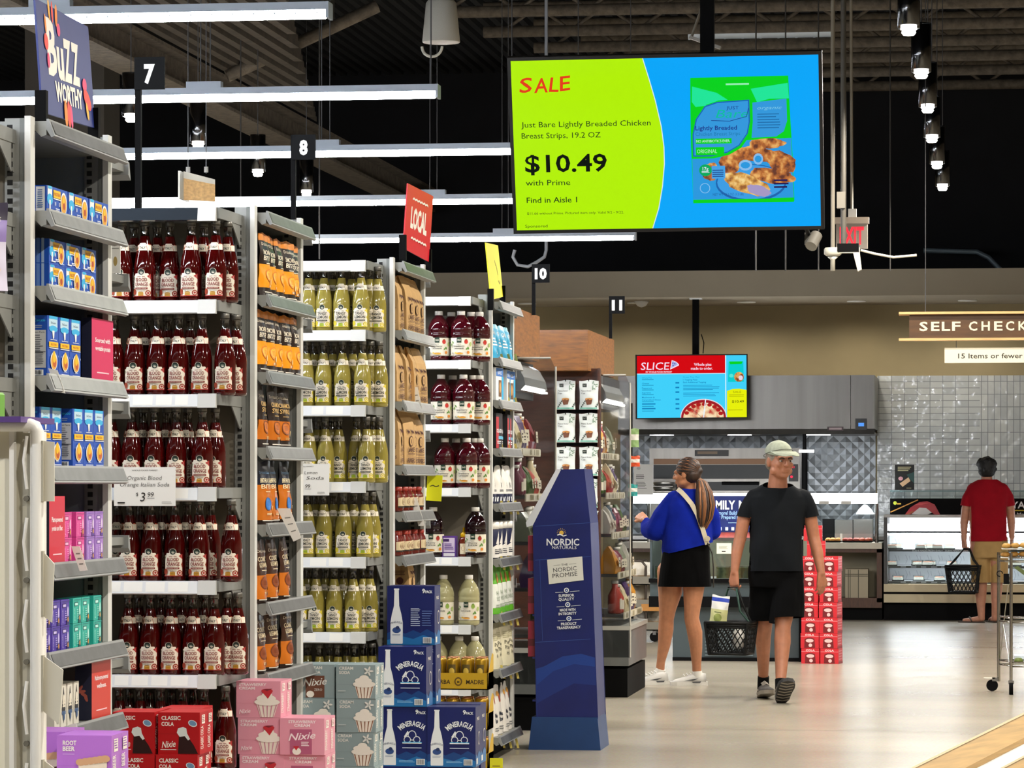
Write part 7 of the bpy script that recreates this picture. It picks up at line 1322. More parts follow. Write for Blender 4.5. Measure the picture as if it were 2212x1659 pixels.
def shoe(par, loc, yaw, pitch, L, W, up, sole, mark, low=.065, tread=False):
    """heel at the origin, toe along -y"""
    e = bpy.data.objects.new('shoe', None)
    mb = MB(); n = 18; secs = [(0.005, .55, .085), (-.03, .82, .092), (-.08, .82, .088), (-.13, .86, .078), (-.18, 1, .062), (-.23, .98, .05), (-.265, .72, .04), (-.285, .3, .028)]
    k = L / .29; v = []
    for y, w_, h in secs:
        for i in range(n):
            a = 2 * pi * i / n; x = cos(a) * W * .5 * w_; z = sin(a); z = .022 + (h - .022) * (max(0, z) ** .8) if z > 0 else .022 + z * .004; v.append((x * (.78 if sin(a) > .75 and y > -.1 else 1), y * k, z))
    f = [(q * n + i, q * n + (i + 1) % n, (q + 1) * n + (i + 1) % n, (q + 1) * n + i) for q in range(len(secs) - 1) for i in range(n)] + [tuple(range(n)), tuple(range((len(secs) - 1) * n, len(secs) * n))]
    mb.add(v, f, up, True); mb.prism([(x * W * .5 * 1.06, y * k * 1.02) for x, y in ((-.5, .018), (.5, .018), (.82, -.03), (.84, -.1), (.9, -.14), (1.02, -.19), (.95, -.24), (.6, -.283), (0, -.295), (-.6, -.283), (-.95, -.24), (-1.02, -.19), (-.9, -.14), (-.84, -.1), (-.82, -.03))], lambda a, b, h: (a, b, h), .026, sole)
    for y in (-.1, -.125, -.15, -.175): mb.tube([(-W * .22, y * k, .068 + (y + .17) * .3), (0, (y - .012) * k, .082 + (y + .17) * .32), (W * .22, y * k, .068 + (y + .17) * .3)], .0035, 5, mark if tread else WHITE)
    for s in (-1, 1): mb.add([(s * W * .44, -.06 * k, .052), (s * W * .455, -.11 * k, .034), (s * W * .49, -.18 * k, .036), (s * W * .455, -.115 * k, .046)], [(0, 1, 2, 3)], mark); mb.add([(s * W * .455 + s * .002, -.12 * k, .028), (s * W * .455 + s * .002, -.04 * k, .03), (s * W * .455 + s * .002, -.05 * k, .018), (s * W * .455 + s * .002, -.11 * k, .018)], [(0, 1, 2, 3)], mark)
    if tread:
        for y in (-.01, -.05, -.09, -.13, -.17, -.21, -.25):
            for s in (-1, 1): mb.add([(0, y * k, -.002), (s * W * .42, (y - .02) * k, -.002), (s * W * .42, (y - .035) * k, -.002), (0, (y - .016) * k, -.002)], [(0, 1, 2, 3)], mark)
    o = mb.build('shoe', par); o.location = loc; o.rotation_euler = Euler((pitch, 0, yaw)); return o
def lattice_basket(name, label, loc, yaw, w, d, h, t, m, handle_pts, hm):
    T = thing(name, label, 'basket', loc, yaw); b = 1 - t
    def pt(u, v, side):      # u -1..1 along the side, v 0..1 up
        s = b + t * v; W, D = w / 2 * s, d / 2 * s
        return {0: (u * W, -D, v * h), 1: (W, u * D, v * h), 2: (-u * W, D, v * h), 3: (-W, -u * D, v * h)}[side]
    for s in range(4):
        mb = MB(); n = 7 if s % 2 == 0 else 6
        for k in range(-n, n + 1):
            for sg in (-1, 1):
                pts = []
                for i in range(9):
                    v = .06 + .78 * i / 8; u = (k + sg * (v - .45) * 3.6) * 2 / n
                    if -1 <= u <= 1: pts.append(pt(u, v, s))
                if len(pts) > 1: mb.tube(pts, .0042, 5, m)
        mb.build('mesh_side', T)
    mb = MB(); c4 = lambda v, g=1.0: [Vector(pt(-g, v, 0)), Vector(pt(g, v, 0)), Vector(pt(-g, v, 2)), Vector(pt(g, v, 2))]
    for v, r in ((.98, .013), (.90, .01), (.84, .008), (.04, .012)): mb.tube(c4(v), r, 8, m, True)
    for a, e in zip(c4(.02), c4(.98)): mb.tube([a, e], .011, 7, m)
    B4 = c4(.02); mb.add(B4, [(0, 1, 2, 3)], m); mb.build('frame', T)
    for pts, mm in zip(handle_pts, hm): mb = MB(); mb.tube(pts, .0075, 8, mm); mb.build('handle', T)
    return T
# ---------------------------------------------------------------- the walking man
s = 313.7; dM = 23.5; pm = Wp(1680, 1513.5, dM); man = thing('person', 'man in grey cap, dark T-shirt and black shorts walking with a basket', 'person', (pm.x, pm.y, 0), TH)
def L(px, py, y=0): return ((px - 1680) / s, y, (1513.5 - py) / s)
def Z(py): return (1513.5 - py) / s
def X(px): return (px - 1680) / s
skm = skin_m('skin_man', '#a56c50'); lip = C('#7d4238', .5); stub = M('grey_stubble', '#8a6552', .7, noise=(60, .25))
B = Blob(); yaw = .42; P, R = head(B, L(1684, 997, -.02), yaw, .0, 1.1, 1.1)
B.cap(L(1682, 1018, .02), .060, L(1680, 1062, .035), .072)
B.loft([(Z(1058), 0, .04, .07, .06), (Z(1072), 0, .03, .17, .085), (Z(1100), 0, .03, .185, .105), (Z(1150), -.01, .02, .16, .11), (Z(1190), -.01, .01, .16, .115), (Z(1235), -.01, .02, .165, .11), (Z(1265), -.01, .03, .15, .10)])
B.chain([(L(1626, 1084, .03), .048), (L(1608, 1118, .03), .047), (L(1600, 1160, .02), .043), (L(1592, 1192, .0), .040), (L(1586, 1236, -.03), .026)])
hand(B, L(1586, 1238, -.03), (-.03, -.10, -1), None, (.6, .75, .0), (.8, .75, .85, .9, .95), -1)
B.chain([(L(1739, 1084, .03), .048), (L(1752, 1120, .04), .047), (L(1759, 1160, .05), .042), (L(1767, 1195, .03), .040), (L(1774, 1238, .0), .027)])
hand(B, L(1774, 1240, .0), (.0, .06, -1), None, (-.55, .85, 0), (.3, .25, .3, .35, .4), 1)
B.chain([(L(1648, 1250, .03), .085), (L(1652, 1345, .06), .06), (L(1651, 1375, .12), .056), (L(1653, 1410, .19), .048), (L(1656, 1462, .30), .036), (L(1656, 1488, .32), .036)])
B.chain([(L(1703, 1250, .0), .085), (L(1690, 1338, -.10), .062), (L(1688, 1352, -.115), .055), (L(1687, 1385, -.13), .058), (L(1684, 1425, -.17), .046), (L(1681, 1466, -.23), .036), (L(1681, 1488, -.26), .036)])
ci = Vector(L(1684, 997, -.02))
def pm_(c):
    q = R.inverted() @ (c - ci) / 1.1
    if abs(q.z + .058) < .009 and abs(q.x) < .024 and q.y < -.07: return 1
    if q.z < -.03 and q.y < .01 and q.z > -.12 and not (abs(q.x) < .03 and q.z > -.045 and q.y < -.1): return 2
    return 0
B.build('body', [skm, lip, stub], man, .0055, 3, paint=pm_); eyes(man, P, 1.1)
B = Blob(); B.ell(P(0, .022, .03), (.086, .103, .093), R); B.ell(P(0, .035, -.012), (.084, .082, .064), R)
B.build('hair', [M('hair_grey', '#7d7468', .8, noise=(80, .3))], man, .006, 2, cuts=[(P(0, -.035, 0), R @ Vector((0, -1, -.1)), None)])
capm = M('cap_cloth', '#9aa08e', .85, noise=(40, .12)); capd = C('#565a50', .8)
B = Blob(); B.ell(P(0, .018, .05), (.095, .112, .092), R); cp = B.build('cap', [capm], man, .006, 3, cuts=[(P(0, 0, .048), R @ Vector((0, .25, -1)), None)])
mb = MB(); n = 14; v = []
for r_ in (0, 1):
    for i in range(n + 1): a = pi + pi * i / n; v.append(P(cos(a) * (.084 if r_ == 0 else .09), -.045 + sin(a) * (.055 if r_ == 0 else .125), .062 + (.0 if r_ == 0 else .022 * sin(a) - .02 * abs(cos(a) * sin(a)))))
mb.add(v + [q + Vector((0, 0, -.005)) for q in v], [(i, i + 1, n + 2 + i, n + 1 + i) for i in range(n)] + [tuple(2 * n + 2 + q for q in (n + 1 + i, n + 2 + i, i + 1, i)) for i in range(n)] + [(n + 1 + i, n + 2 + i, 3 * n + 4 + i, 3 * n + 3 + i) for i in range(n)], capm, True); mb.build('brim', cp)
mb = MB(); mb.tube([P(.087 * cos(2 * pi * i / 24), .018 + .108 * sin(2 * pi * i / 24), .05 - .026 * sin(2 * pi * i / 24)) for i in range(24)], .0025, 6, capd, True); mb.lathe([(.008, 0), (.001, .006)], 10, capd, c=P(0, .018, .134)); mb.build('band', cp)
tee = M('tee_charcoal', '#0d1014', .9, noise=(7, .18), spec=.15)
B = Blob(); B.loft([(Z(1042), .005, .035, .078, .072), (Z(1050), .0, .035, .115, .082), (Z(1060), .0, .033, .168, .094), (Z(1074), 0, .03, .208, .106), (Z(1090), 0, .03, .212, .117), (Z(1120), -.005, .025, .19, .122), (Z(1160), -.012, .015, .178, .13), (Z(1195), -.014, .01, .183, .137), (Z(1225), -.018, .012, .198, .14), (Z(1246), -.018, .015, .205, .142)])
B.chain([(L(1634, 1076, .03), .068), (L(1616, 1100, .03), .066), (L(1606, 1132, .028), .066)]); B.chain([(L(1732, 1076, .03), .068), (L(1747, 1100, .04), .066), (L(1756, 1132, .043), .066)])
B.build('tee_shirt', [tee], man, .007, 4, cuts=[(L(1680, 1233), (0, 0, -1), lambda c: abs(c.x + .018) < .23 and c.z < Z(1200)), (L(1607, 1117), (-.18, 0, -1), lambda c: c.x < -.195), (L(1752, 1117), (.18, 0, -1), lambda c: c.x > .19), (L(1681, 1049, .0), (0, -.3, 1), lambda c: c.z > Z(1064) and abs(c.x) < .12)], noise=(11, .013, .45))
B = Blob(); B.loft([(Z(1222), -.012, .015, .185, .128), (Z(1245), -.012, .015, .195, .132), (Z(1268), -.01, .015, .19, .13)])
for a, b_, y0, y1, r0, r1 in ((1648, 1647, .03, .06, .100, .094), (1706, 1702, .0, -.085, .102, .105)): B.cap(L(a, 1262, y0), r0, L(b_, 1352, y1), r1)
B.cap(L(1677, 1262, .0), .09, L(1676, 1345, .0), .06); B.cap(L(1698, 1258, -.01), .108, L(1691, 1352, -.115), .10)
B.build('shorts', [M('shorts_black', '#040405', .95, spec=.1, noise=(9, .3))], man, .007, 3, cuts=[(L(1650, 1340), (0, .1, -1), lambda c: c.x < -.03), (L(1702, 1336), (.05, -.1, -1), lambda c: c.x >= -.03)], noise=(11, .012, .4))
blk = C('#1c1a19', .6); gsl = C('#7d766c', .6)
shoe(man, L(1655, 1513.5, .34), .08, -.16, .28, .105, C('#3a3430', .7), C('#8d8578', .6), C('#a9a196', .6), tread=True)
shoe(man, Vector(L(1682, 1513.5, -.26)) + Vector((0, 0, .008)), .1, -.56, .285, .112, C('#2b2725', .7), blk, gsl, tread=True)
for x, y, z0 in ((1656, .315, 1478), (1681, -.245, 1475)): mb = MB(); mb.cyl(L(x, z0 + 18, y + (.01 if y > 0 else -.02)), L(x, z0 - 12, y - (.02 if y > 0 else -.01)), .041, .04, 14, BLACK); mb.build('sock', man)
hb = pm + Matrix.Rotation(TH, 3, 'Z') @ Vector(L(1578, 1413, -.06)); k = 1
grn = C('#12382c', .4)
Hh = Vector(L(1582, 1270, -.065)) - Vector(L(1578, 1413, -.06))
bk_ = lattice_basket('shopping_basket', 'black mesh shopping basket carried by the walking man', (hb.x, hb.y, hb.z), TH - .35, .30, .24, .225, .16, M('basket_black', '#08090a', .5, spec=.25),
    [[(-.14, -.02, .22), (-.06, -.02, .30), (Hh.x - .03, -.015, Hh.z - .004), (Hh.x + .03, -.015, Hh.z - .004), (.07, -.02, .30), (.14, -.02, .22)], [(-.14, .02, .22), (-.07, .02, .32), (Hh.x - .03, .0, Hh.z + .006), (Hh.x + .03, .0, Hh.z + .006), (.09, .02, .32), (.14, .02, .22)]], [grn, M('basket_black', '#121314')])
o = pouch('snack_bag', .125, .21, .07, C('#c9c98f', .35), [(.55, .8, C('#e9e9e4', .4)), (.8, .92, C('#2340b0', .4)), (.92, 1.1, C('#e9e9e4', .4))], (lambda a: (a.ell(.0, .06, .03, .03, C('#8f9a4c'), 12), a.bars(-.03, .09, .03, .1, 1, C('#4d5a2c')), a)[-1])(Art()), seed=41); q = pm + Matrix.Rotation(TH, 3, 'Z') @ Vector(L(1549, 1352, -.06)); o.location = q; o.rotation_euler = (0, .12, TH - .3); tag(o, 'pale yellow bag with blue top sticking out of the carried basket', 'bag')
t = thing('milk_jug', 'white bottle lying inside the carried basket', 'bottle', pm + Matrix.Rotation(TH, 3, 'Z') @ Vector(L(1596, 1402, -.03))); mb = MB(); mb.lathe([(.03, 0), (.045, .01), (.045, .11), (.02, .15), (.02, .165)], 16, C('#e9e6e0', .35)); mb.build('bottle', t); mb = MB(); mb.lathe([(.022, .162), (.022, .18), (.001, .181)], 12, C('#3a58b0')); mb.build('cap', t)
# ---------------------------------------------------------------- the woman
s = 291.4; dW = 25.3; pw_ = Wp(1480, 1480.2, dW); wom = thing('person', 'woman in blue sweatshirt and black skirt with long ponytail, seen from behind', 'person', (pw_.x, pw_.y, 0), TH)
def L(px, py, y=0): return ((px - 1480) / s, y, (1480.2 - py) / s)
def Z(py): return (1480.2 - py) / s
skw = skin_m('skin_woman', '#b97e5c'); B = Blob(); yaw = -2.02; P, R = head(B, L(1482, 1024, .0), yaw, .10, .96, .9)
B.cap(L(1490, 1045, .01), .048, L(1492, 1072, .02), .052)
B.loft([(Z(1068), .05, .03, .06, .05), (Z(1082), .04, .03, .13, .08), (Z(1130), .03, .02, .13, .09), (Z(1180), .02, .02, .125, .09), (Z(1230), .0, .02, .165, .12), (Z(1262), .0, .02, .16, .12)])
B.chain([(L(1450, 1082, .03), .045), (L(1418, 1146, .06), .04), (L(1405, 1135, .13), .034), (L(1394, 1122, .20), .024)]); hand(B, L(1394, 1122, .20), (-.45, .7, .35), None, (.5, .2, -.6), (.6, .6, .7, .75, .8), 1, .075)
B.chain([(L(1527, 1086, .02), .045), (L(1540, 1150, .06), .038), (L(1530, 1160, .14), .03), (L(1515, 1150, .22), .023)]); hand(B, L(1515, 1150, .22), (-.4, .8, .2), None, (-.3, -.2, -.6), (.5, .5, .6, .6, .7), -1, .075)
B.chain([(L(1449, 1235, .06), .100), (L(1449, 1276, .08), .092), (L(1443, 1318, .10), .064), (L(1441, 1338, .11), .056), (L(1440, 1362, .13), .058), (L(1437, 1395, .16), .047), (L(1430, 1432, .19), .032), (L(1428, 1455, .20), .034)])
B.chain([(L(1500, 1235, .0), .095), (L(1498, 1276, .0), .078), (L(1495, 1318, -.0), .06), (L(1494, 1336, .0), .055), (L(1501, 1366, .02), .058), (L(1504, 1400, .02), .047), (L(1505, 1438, .02), .034), (L(1506, 1460, .02), .035)])
B.build('body', [skw], wom, .0055, 3); eyes(wom, P, .96)
hairm = M('hair_brown', '#2e1c12', .5, noise=(30, .5), stretch=(1, 1, .3)); hairl = M('hair_light_brown', '#7a4c26', .5, noise=(30, .5), stretch=(1, 1, .2))
B = Blob(); B.ell(P(0, .024, .034), (.082, .098, .090), R); B.ell(P(0, .05, -.01), (.074, .07, .065), R); B.ell(P(0, .10, .01), (.03, .04, .03), R)
hr = B.build('hair', [hairm], wom, .006, 3, cuts=[(P(0, -.05, .03), R @ Vector((0, -1, -.55)), None)], noise=(40, .004, .3))
rr = random.Random(2)
from mathutils import noise as NZ2
def tail(n, m, nm, r0):
    mb = MB()
    for i in range(n):
        a = rr.random() * 6.28; q = sqrt(rr.random()); ox, oy = cos(a) * q, sin(a) * q; pts = []; e = rr.random() * .25
        for (px, py, y), w_ in zip(((1503, 1030, -.02), (1515, 1042, -.07), (1520, 1065, -.10), (1522, 1092, -.115), (1520, 1118, -.12), (1516, 1142, -.12)), (.012, .030, .052, .060, .052, .024)):
            b = Vector(L(px, py - (20 * e if py > 1130 else 0), y)); pts.append(b + Vector((ox * w_ * 1.15, oy * w_ * .6, rr.uniform(-.004, .004))))
        mb.tube(pts, [r0, r0 * 1.5, r0 * 1.6, r0 * 1.5, r0 * 1.2, r0 * .4], 5, m)
    mb.build(nm, wom)
mb = MB()
for i in range(64):
    a = pi * (-.08 + 1.16 * i / 63); fx_, fz_ = cos(a), sin(a); pts = []
    for k in range(8):
        t = k / 7; ph = t * pi * .5; j_ = rr.uniform(-.003, .003)
        x = fx_ * .084 * (1 - .75 * t ** 2.2) * (.9 + .1 * sin(pi * t)); z = .030 + max(-.3, fz_) * .092 * (1 - t ** 2) + (-.018 * t); y = -.055 + .165 * t + .0
        r = sqrt((x / .0845) ** 2 + ((y - .024) / .1) ** 2 + ((z - .034) / .093) ** 2) or 1
        if t < .93: x, y, z = x / r, .024 + (y - .024) / r, .034 + (z - .034) / r
        pts.append(P(x + j_, y, z + j_))
    mb.tube(pts, .0034, 5, hairl if i % 5 == 2 else hairm)
mb.build('hair_strands', wom)
tail(90, hairm, 'ponytail', .0062); tail(70, hairl, 'ponytail_highlights', .0055)
mb = MB(); c = Vector(L(1505, 1033, -.03)); mb.tube([c + Vector((.012 * cos(q), .018 * sin(q), .02 * cos(q))) for q in [k_ * .7 for k_ in range(9)]], .006, 6, C('#15100c')); mb.build('hair_tie', wom)
blue = M('sweat_blue', '#0d2290', .95, noise=(10, .14), bump=(120, .15), spec=.15)
B = Blob(); B.loft([(Z(1056), .04, .02, .062, .058), (Z(1063), .035, .02, .085, .07), (Z(1074), .03, .02, .14, .09), (Z(1092), .025, .02, .165, .105), (Z(1130), .02, .02, .178, .125), (Z(1160), .018, .02, .186, .14), (Z(1185), .018, .02, .19, .145), (Z(1202), .02, .02, .18, .14), (Z(1212), .02, .02, .17, .135)])
B.chain([(L(1456, 1078, .03), .062), (L(1432, 1115, .04), .076), (L(1417, 1146, .06), .082), (L(1404, 1144, .12), .066), (L(1397, 1130, .18), .042)])
B.chain([(L(1524, 1080, .02), .06), (L(1537, 1115, .03), .062), (L(1541, 1148, .06), .060), (L(1530, 1160, .14), .05)])
B.build('sweatshirt', [blue], wom, .007, 4, cuts=[(L(1480, 1186), (.25, 0, -1), lambda c: abs(c.x - .02) < .20 and c.z < Z(1168)), (L(1397, 1128, .18), (-.5, .75, .4), lambda c: c.y > .16 and c.x < -.2), (L(1490, 1055), (0, 0, 1), None)], noise=(11, .010, .6))
B = Blob(); B.loft([(Z(1166), .015, .02, .168, .125), (Z(1185), .01, .02, .172, .13), (Z(1230), .0, .02, .185, .145), (Z(1280), -.002, .02, .204, .155)])
B.build('skirt', [M('skirt_black', '#040405', .95, spec=.1, noise=(9, .3))], wom, .007, 3, cuts=[(L(1480, 1267), (0, 0, -1), None)], noise=(14, .005, .2))
wsh = C('#d9d7d2', .5); wso = C('#e6e4de', .5); gm = C('#55565a', .5)
shoe(wom, L(1441, 1480.2, .14), -1.1, 0, .27, .095, wsh, wso, gm); shoe(wom, L(1524, 1480.2, .02), -1.52, 0, .255, .095, wsh, wso, gm)
for (a, b_) in (((1430, 1448, .19), (1426, 1462, .2)), ((1506, 1450, .02), (1507, 1463, .02))): mb = MB(); mb.cyl(L(*a), L(*b_), .037, .040, 14, WHITE); mb.build('sock', wom)
strapm = C('#c9bfa6', .7); t = thing('bag_strap', 'cream crossbody strap over the woman in the blue sweatshirt', 'bag strap', (pw_.x, pw_.y, 0), TH)
def ribbon(pts, w_, nm, m):
    mb = MB(); v = []
    for i, p in enumerate(pts):
        p = Vector(p); a = Vector(pts[max(0, i - 1)]); b = Vector(pts[min(len(pts) - 1, i + 1)]); d = (b - a).normalized(); sd = d.cross(Vector((0, -1, 0))).normalized() * w_ / 2; v += [p - sd, p + sd, p + sd + Vector((0, .003, 0)), p - sd + Vector((0, .003, 0))]
    f = []
    for i in range(len(pts) - 1):
        for q in range(4): f.append((i * 4 + q, i * 4 + (q + 1) % 4, i * 4 + 4 + (q + 1) % 4, i * 4 + 4 + q))
    mb.add(v, f, m); return mb.build(nm, t)
ribbon([L(1463, 1056, -.02), L(1470, 1062, -.075), L(1480, 1073, -.10), L(1492, 1088, -.118), L(1504, 1110, -.128), L(1514, 1136, -.135), L(1520, 1156, -.138), L(1526, 1175, -.135)], .034, 'strap', strapm)
mb = MB(); c = Vector(L(1526, 1163, -.142)); mb.cyl(c, c + Vector((0, -.006, 0)), .02, n=14, m=C('#b8ad94', .4)); mb.tube([L(1526, 1172, -.14), L(1536, 1195, -.14), L(1539, 1225, -.13), L(1539, 1268, -.13)], .005, 6, C('#2a2622', .6)); mb.build('buckle', t)
# ---------------------------------------------------------------- the man at the sushi case
dB = 36.7; s = F / dB; yb0 = HY + HC * s; pb = Wp(2133, yb0, dB); bm_ = thing('person', 'person in red T-shirt and tan shorts seen from behind at the sushi case', 'person', (pb.x, pb.y, 0), TH)
def L(px, py, y=0): return ((px - 2133) / s, y, (yb0 - py) / s)
def Z(py): return (yb0 - py) / s
skb = skin_m('skin_back', '#b07a62'); B = Blob(); P, R = head(B, L(2132, 1011, .05), pi, -.28, 1.0)
B.cap(L(2132, 1022, .03), .055, L(2132, 1042, .0), .062); B.loft([(Z(1040), 0, 0, .08, .06), (Z(1052), 0, 0, .18, .09), (Z(1100), 0, 0, .19, .11), (Z(1170), 0, 0, .19, .12), (Z(1200), 0, 0, .18, .12)])
B.chain([(L(2097, 1062), .05), (L(2086, 1100, .0), .048), (L(2083, 1130, .02), .044), (L(2082, 1165, -.01), .03)]); hand(B, L(2082, 1166, -.01), (.06, -.12, -1), None, (.8, .5, 0), (.7, .8, .9, .95, 1.), -1)
B.chain([(L(2171, 1062), .05), (L(2183, 1100, .02), .048), (L(2186, 1130, .05), .044), (L(2187, 1160, .04), .03)]); hand(B, L(2187, 1161, .04), (.02, .1, -1), None, (-.8, .4, 0), (.3, .3, .35, .4, .4), 1)
B.chain([(L(2117, 1215), .10), (L(2119, 1262), .066), (L(2119, 1285), .060), (L(2119, 1308), .046), (L(2120, 1330, 0), .038), (L(2120, 1336, 0), .036)]); B.chain([(L(2121, 1336, .0), .034), (L(2100, 1340, .05), .03), (L(2085, 1341, .08), .022)])
B.chain([(L(2156, 1215), .10), (L(2153, 1262), .064), (L(2152, 1285), .058), (L(2151, 1308), .045), (L(2150, 1328, .02), .038), (L(2150, 1336, .02), .036)]); B.chain([(L(2150, 1336, .02), .034), (L(2147, 1339, .12), .03), (L(2144, 1340, .18), .022)])
B.build('body', [skb], bm_, .0075, 2); eyes(bm_, P)
B = Blob(); B.ell(P(0, .03, .035), (.10, .11, .10), R); B.ell(P(0, .055, -.02), (.095, .085, .07), R)
for i in range(40): a = rr.random() * 6.28; b = rr.uniform(-.5, 1.2); B.ell(P(cos(a) * .095 * cos(b), .03 + sin(a) * .105 * cos(b), .03 + .095 * sin(b)), (.022, .022, .022))
B.build('hair', [M('hair_black', '#0b0808', .7, noise=(50, .4))], bm_, .008, 1, cuts=[(P(0, -.05, .03), R @ Vector((0, -1, -.5)), None)])
redt = M('tee_red', '#8c0a1a', .9, noise=(7, .12), spec=.15); B = Blob(); B.loft([(Z(1034), 0, .0, .085, .07), (Z(1040), 0, 0, .14, .085), (Z(1050), 0, 0, .215, .10), (Z(1066), 0, 0, .235, .12), (Z(1110), 0, 0, .215, .13), (Z(1150), .005, 0, .215, .14), (Z(1178), .01, 0, .215, .142)])
B.chain([(L(2104, 1056), .07), (L(2091, 1076), .064), (L(2085, 1104), .062)]); B.chain([(L(2165, 1056), .07), (L(2178, 1076, .01), .064), (L(2184, 1104, .02), .062)])
B.build('tee_shirt', [redt], bm_, .009, 4, cuts=[(L(2133, 1169), (0, 0, -1), lambda c: abs(c.x) < .235 and c.z < Z(1130)), (L(2085, 1093), (-.15, 0, -1), lambda c: c.x < -.19), (L(2184, 1093), (.15, 0, -1), lambda c: c.x > .2), (L(2133, 1036), (0, 0, 1), lambda c: abs(c.x) < .12)], noise=(8, .008, .5))
B = Blob(); B.loft([(Z(1160), .02, 0, .195, .13), (Z(1185), .02, 0, .20, .135), (Z(1205), .02, 0, .20, .135)])
for px in (2117, 2158): B.cap(L(px, 1205), .105, L(px + (2 if px < 2130 else 0), 1272), .10)
B.build('shorts', [M('shorts_tan', '#a58350', .85, noise=(9, .12))], bm_, .009, 3, cuts=[(L(2133, 1258), (0, 0, -1), None)], noise=(9, .008, .3))
for (hx, hy, dx_, dy_) in ((2124, -.03, -.24, .12), (2151, -.02, -.05, .25)):
    a = Vector(L(hx, yb0, hy)); d_ = Vector((dx_, dy_, 0)); sd = Vector((-d_.y, d_.x, 0)).normalized(); mb = MB(); ol = [(-.02, .03), (.1, .032), (.6, .036), (.9, .04), (1.05, .02), (1.05, -.02), (.9, -.04), (.6, -.036), (.1, -.032), (-.02, -.03)]
    mb.prism(ol, lambda u, v, h: a + d_ * u + sd * v + Vector((0, 0, h)), .014, C('#2e2018', .7)); mb.tube([a + d_ * .45 + sd * .04 + Vector((0, 0, .014)), a + d_ * .6 + Vector((0, 0, .062)), a + d_ * .45 - sd * .04 + Vector((0, 0, .014))], .008, 6, C('#3c2a1c', .7)); mb.build('sandal', bm_)
hb = pb + Matrix.Rotation(TH, 3, 'Z') @ Vector(L(2080, 1281, -.08)); Hh = Vector(L(2086, 1186, -.05)) - Vector(L(2080, 1281, -.08))
lattice_basket('shopping_basket', 'black mesh shopping basket held by the person in red', (hb.x, hb.y, hb.z), TH - .3, .36, .25, .30, .22, M('basket_black', '#121314'),
    [[(-.16, -.02, .29), (-.1, -.02, .36), (Hh.x - .03, .0, Hh.z - .002), (Hh.x + .03, .0, Hh.z - .002), (.1, -.02, .36), (.16, -.02, .29)], [(-.16, .02, .29), (-.09, .02, .36), (Hh.x - .03, .01, Hh.z + .008), (Hh.x + .03, .01, Hh.z + .008), (.11, .02, .36), (.16, .02, .29)]], [M('basket_black', '#121314')] * 2)
# ================================================================ things close to the camera
# cream merchandising rack, seen edge-on at the left
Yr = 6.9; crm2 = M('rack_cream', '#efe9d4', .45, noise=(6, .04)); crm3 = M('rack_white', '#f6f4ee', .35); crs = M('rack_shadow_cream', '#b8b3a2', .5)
t = thing('display_rack', 'cream metal rack with rounded frame and angled brackets, nearest at the picture edge', 'rack')
def rX(px): return XatY(px, Yr)
def rZ(py): return Zat(py, rX(60), Yr)
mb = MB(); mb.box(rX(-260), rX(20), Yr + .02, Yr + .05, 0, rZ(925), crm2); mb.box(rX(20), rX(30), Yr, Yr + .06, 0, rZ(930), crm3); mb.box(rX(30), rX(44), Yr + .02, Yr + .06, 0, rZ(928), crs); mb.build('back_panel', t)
mb = MB(); r_ = .014; mb.tube([(rX(-260), Yr, rZ(918)), (rX(66), Yr, rZ(918)), (rX(76), Yr, rZ(922)), (rX(81), Yr, rZ(932)), (rX(81), Yr, 0)], r_, 10, crm3); mb.box(rX(66), rX(92), Yr - .004, Yr + .03, 0, rZ(932), crm3); mb.build('frame', t)
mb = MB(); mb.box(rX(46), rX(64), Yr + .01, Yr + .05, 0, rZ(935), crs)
z = .1
while z < rZ(960): mb.cyl((rX(56), Yr + .0, z), (rX(56), Yr + .02, z), .006, n=8, m=C('#6f6b60')); mb.tube([(rX(58), Yr, z + .02), (rX(53), Yr - .006, z + .08), (rX(58), Yr, z + .13)], .004, 6, crm3); z += .17
mb.build('slotted_post', t)
for k, pts in enumerate(([(92, 952), (117, 955), (117, 1083), (92, 1083)], [(92, 1190), (117, 1218), (112, 1345), (92, 1330)], [(92, 1415), (136, 1447), (128, 1565), (92, 1535)], [(92, 1640), (138, 1675), (128, 1790), (92, 1760)])):
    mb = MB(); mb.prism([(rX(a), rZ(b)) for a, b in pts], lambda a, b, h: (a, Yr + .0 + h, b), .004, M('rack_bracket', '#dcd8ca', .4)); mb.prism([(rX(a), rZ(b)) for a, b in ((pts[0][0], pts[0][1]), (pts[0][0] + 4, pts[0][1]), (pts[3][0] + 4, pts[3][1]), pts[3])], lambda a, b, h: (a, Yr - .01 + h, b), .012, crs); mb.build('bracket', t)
mb = MB(); mb.box(rX(-250), rX(62), Yr - .06, Yr + .2, rZ(913), rZ(913) + .012, C('#5a3f86', .5)); tag(mb.build('shelf_liner'), 'purple strip lying along the top of the cream rack', 'strip')
mb = MB(); mb.prism([(rX(-80), rZ(900)), (rX(-22), rZ(900)), (rX(-22), rZ(850)), (rX(-26), rZ(845)), (rX(-80), rZ(845))], lambda a, b, h: (a, Yr + .06 + h, b), .05, C('#6fae3a', .4)); mb.box(rX(-75), rX(-24), Yr + .058, Yr + .06, rZ(892), rZ(872), WHITE); tag(mb.build('green_carton'), 'green and white carton cut by the picture edge on the cream rack', 'box')
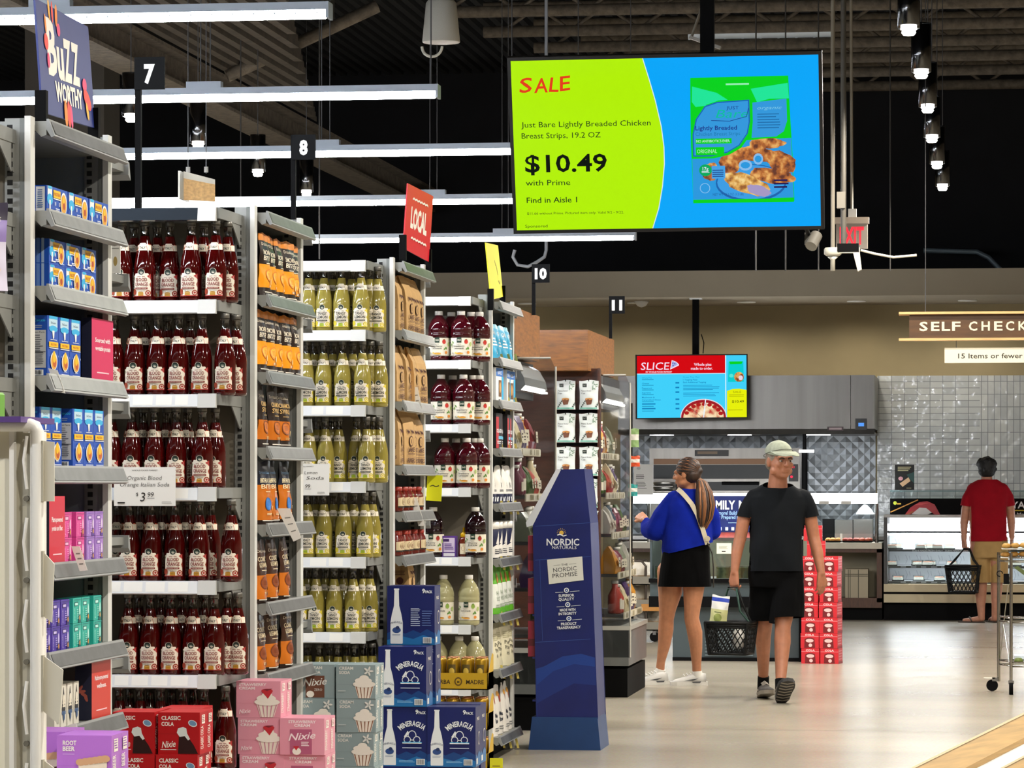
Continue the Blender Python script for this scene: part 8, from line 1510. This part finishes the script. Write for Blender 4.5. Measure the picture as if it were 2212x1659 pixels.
# slanted wooden bin at the lower right corner
wbin = M('bin_ash', '#c7a05e', .45, noise=(4, .16), stretch=(1.5, 1.5, 40)); wedge = M('bin_edge', '#e0cfa6', .5); mar = M('printed_paper', '#dcdcdc', .5, noise=(18, .12))
t = thing('slanted_bin', 'pale ash wood display bin cutting across the lower corner', 'display bin')
def slab(name, pts, z0, th, m, edge=None):
    """board of constant thickness lying on the slope, corners given in the plan (x, y, z)"""
    P = [Vector(p) for p in pts]; dn = Vector((0, 0, -th)); mb = MB(); mb.add(P + [p + dn for p in P], [(0, 1, 2, 3), (7, 6, 5, 4), (0, 4, 5, 1), (1, 5, 6, 2), (2, 6, 7, 3), (3, 7, 4, 0)], m)
    if edge: a, b = P[0], P[1]; o = Vector((0, 0, .003)); n = (P[3] - P[0]).normalized() * .010; mb.add([a + o, b + o, b + n + o, a + n + o, a, b], [(0, 1, 2, 3), (0, 4, 5, 1)], edge)
    return mb.build(name, t)
db = 7.2
def bp(px, py, d=db): return Wp(px, py, d)
A0, A1 = bp(1925, 1682, 6.9), bp(2420, 1440, 8.4); D0 = Vector((.0, -.16, -.075))
slab('rim_board', [A0, A1, A1 + D0 * .62, A0 + D0 * .62], 0, .03, wbin, wedge)
B0, B1 = A0 + Vector((.02, -.28, -.062)), A1 + Vector((.02, -.28, -.062))
slab('board', [B0, B1, B1 + D0 * .8, B0 + D0 * .8], 0, .03, wbin, wedge)
mb = MB(); q0 = A0 + D0 * .62 + Vector((0, .01, -.012)); q1 = A1 + D0 * .62 + Vector((0, .01, -.012)); mb.add([q0, q1, B1 + Vector((0, .02, -.01)), B0 + Vector((0, .02, -.01))], [(0, 1, 2, 3)], mar); mb.build('bin_liner', t)
mb = MB(); e0, e1 = A0 + Vector((0, -.02, -.03)), A1 + Vector((0, -.02, -.03)); mb.add([e0, e1, Vector((e1.x, e1.y, 0)), Vector((e0.x, e0.y, 0))], [(0, 1, 2, 3)], wbin); f0, f1 = B0 + D0 * .7, B1 + D0 * .7; mb.add([f0, f1, Vector((f1.x, f1.y, 0)), Vector((f0.x, f0.y, 0))], [(0, 1, 2, 3)], wbin); mb.build('side_board', t)
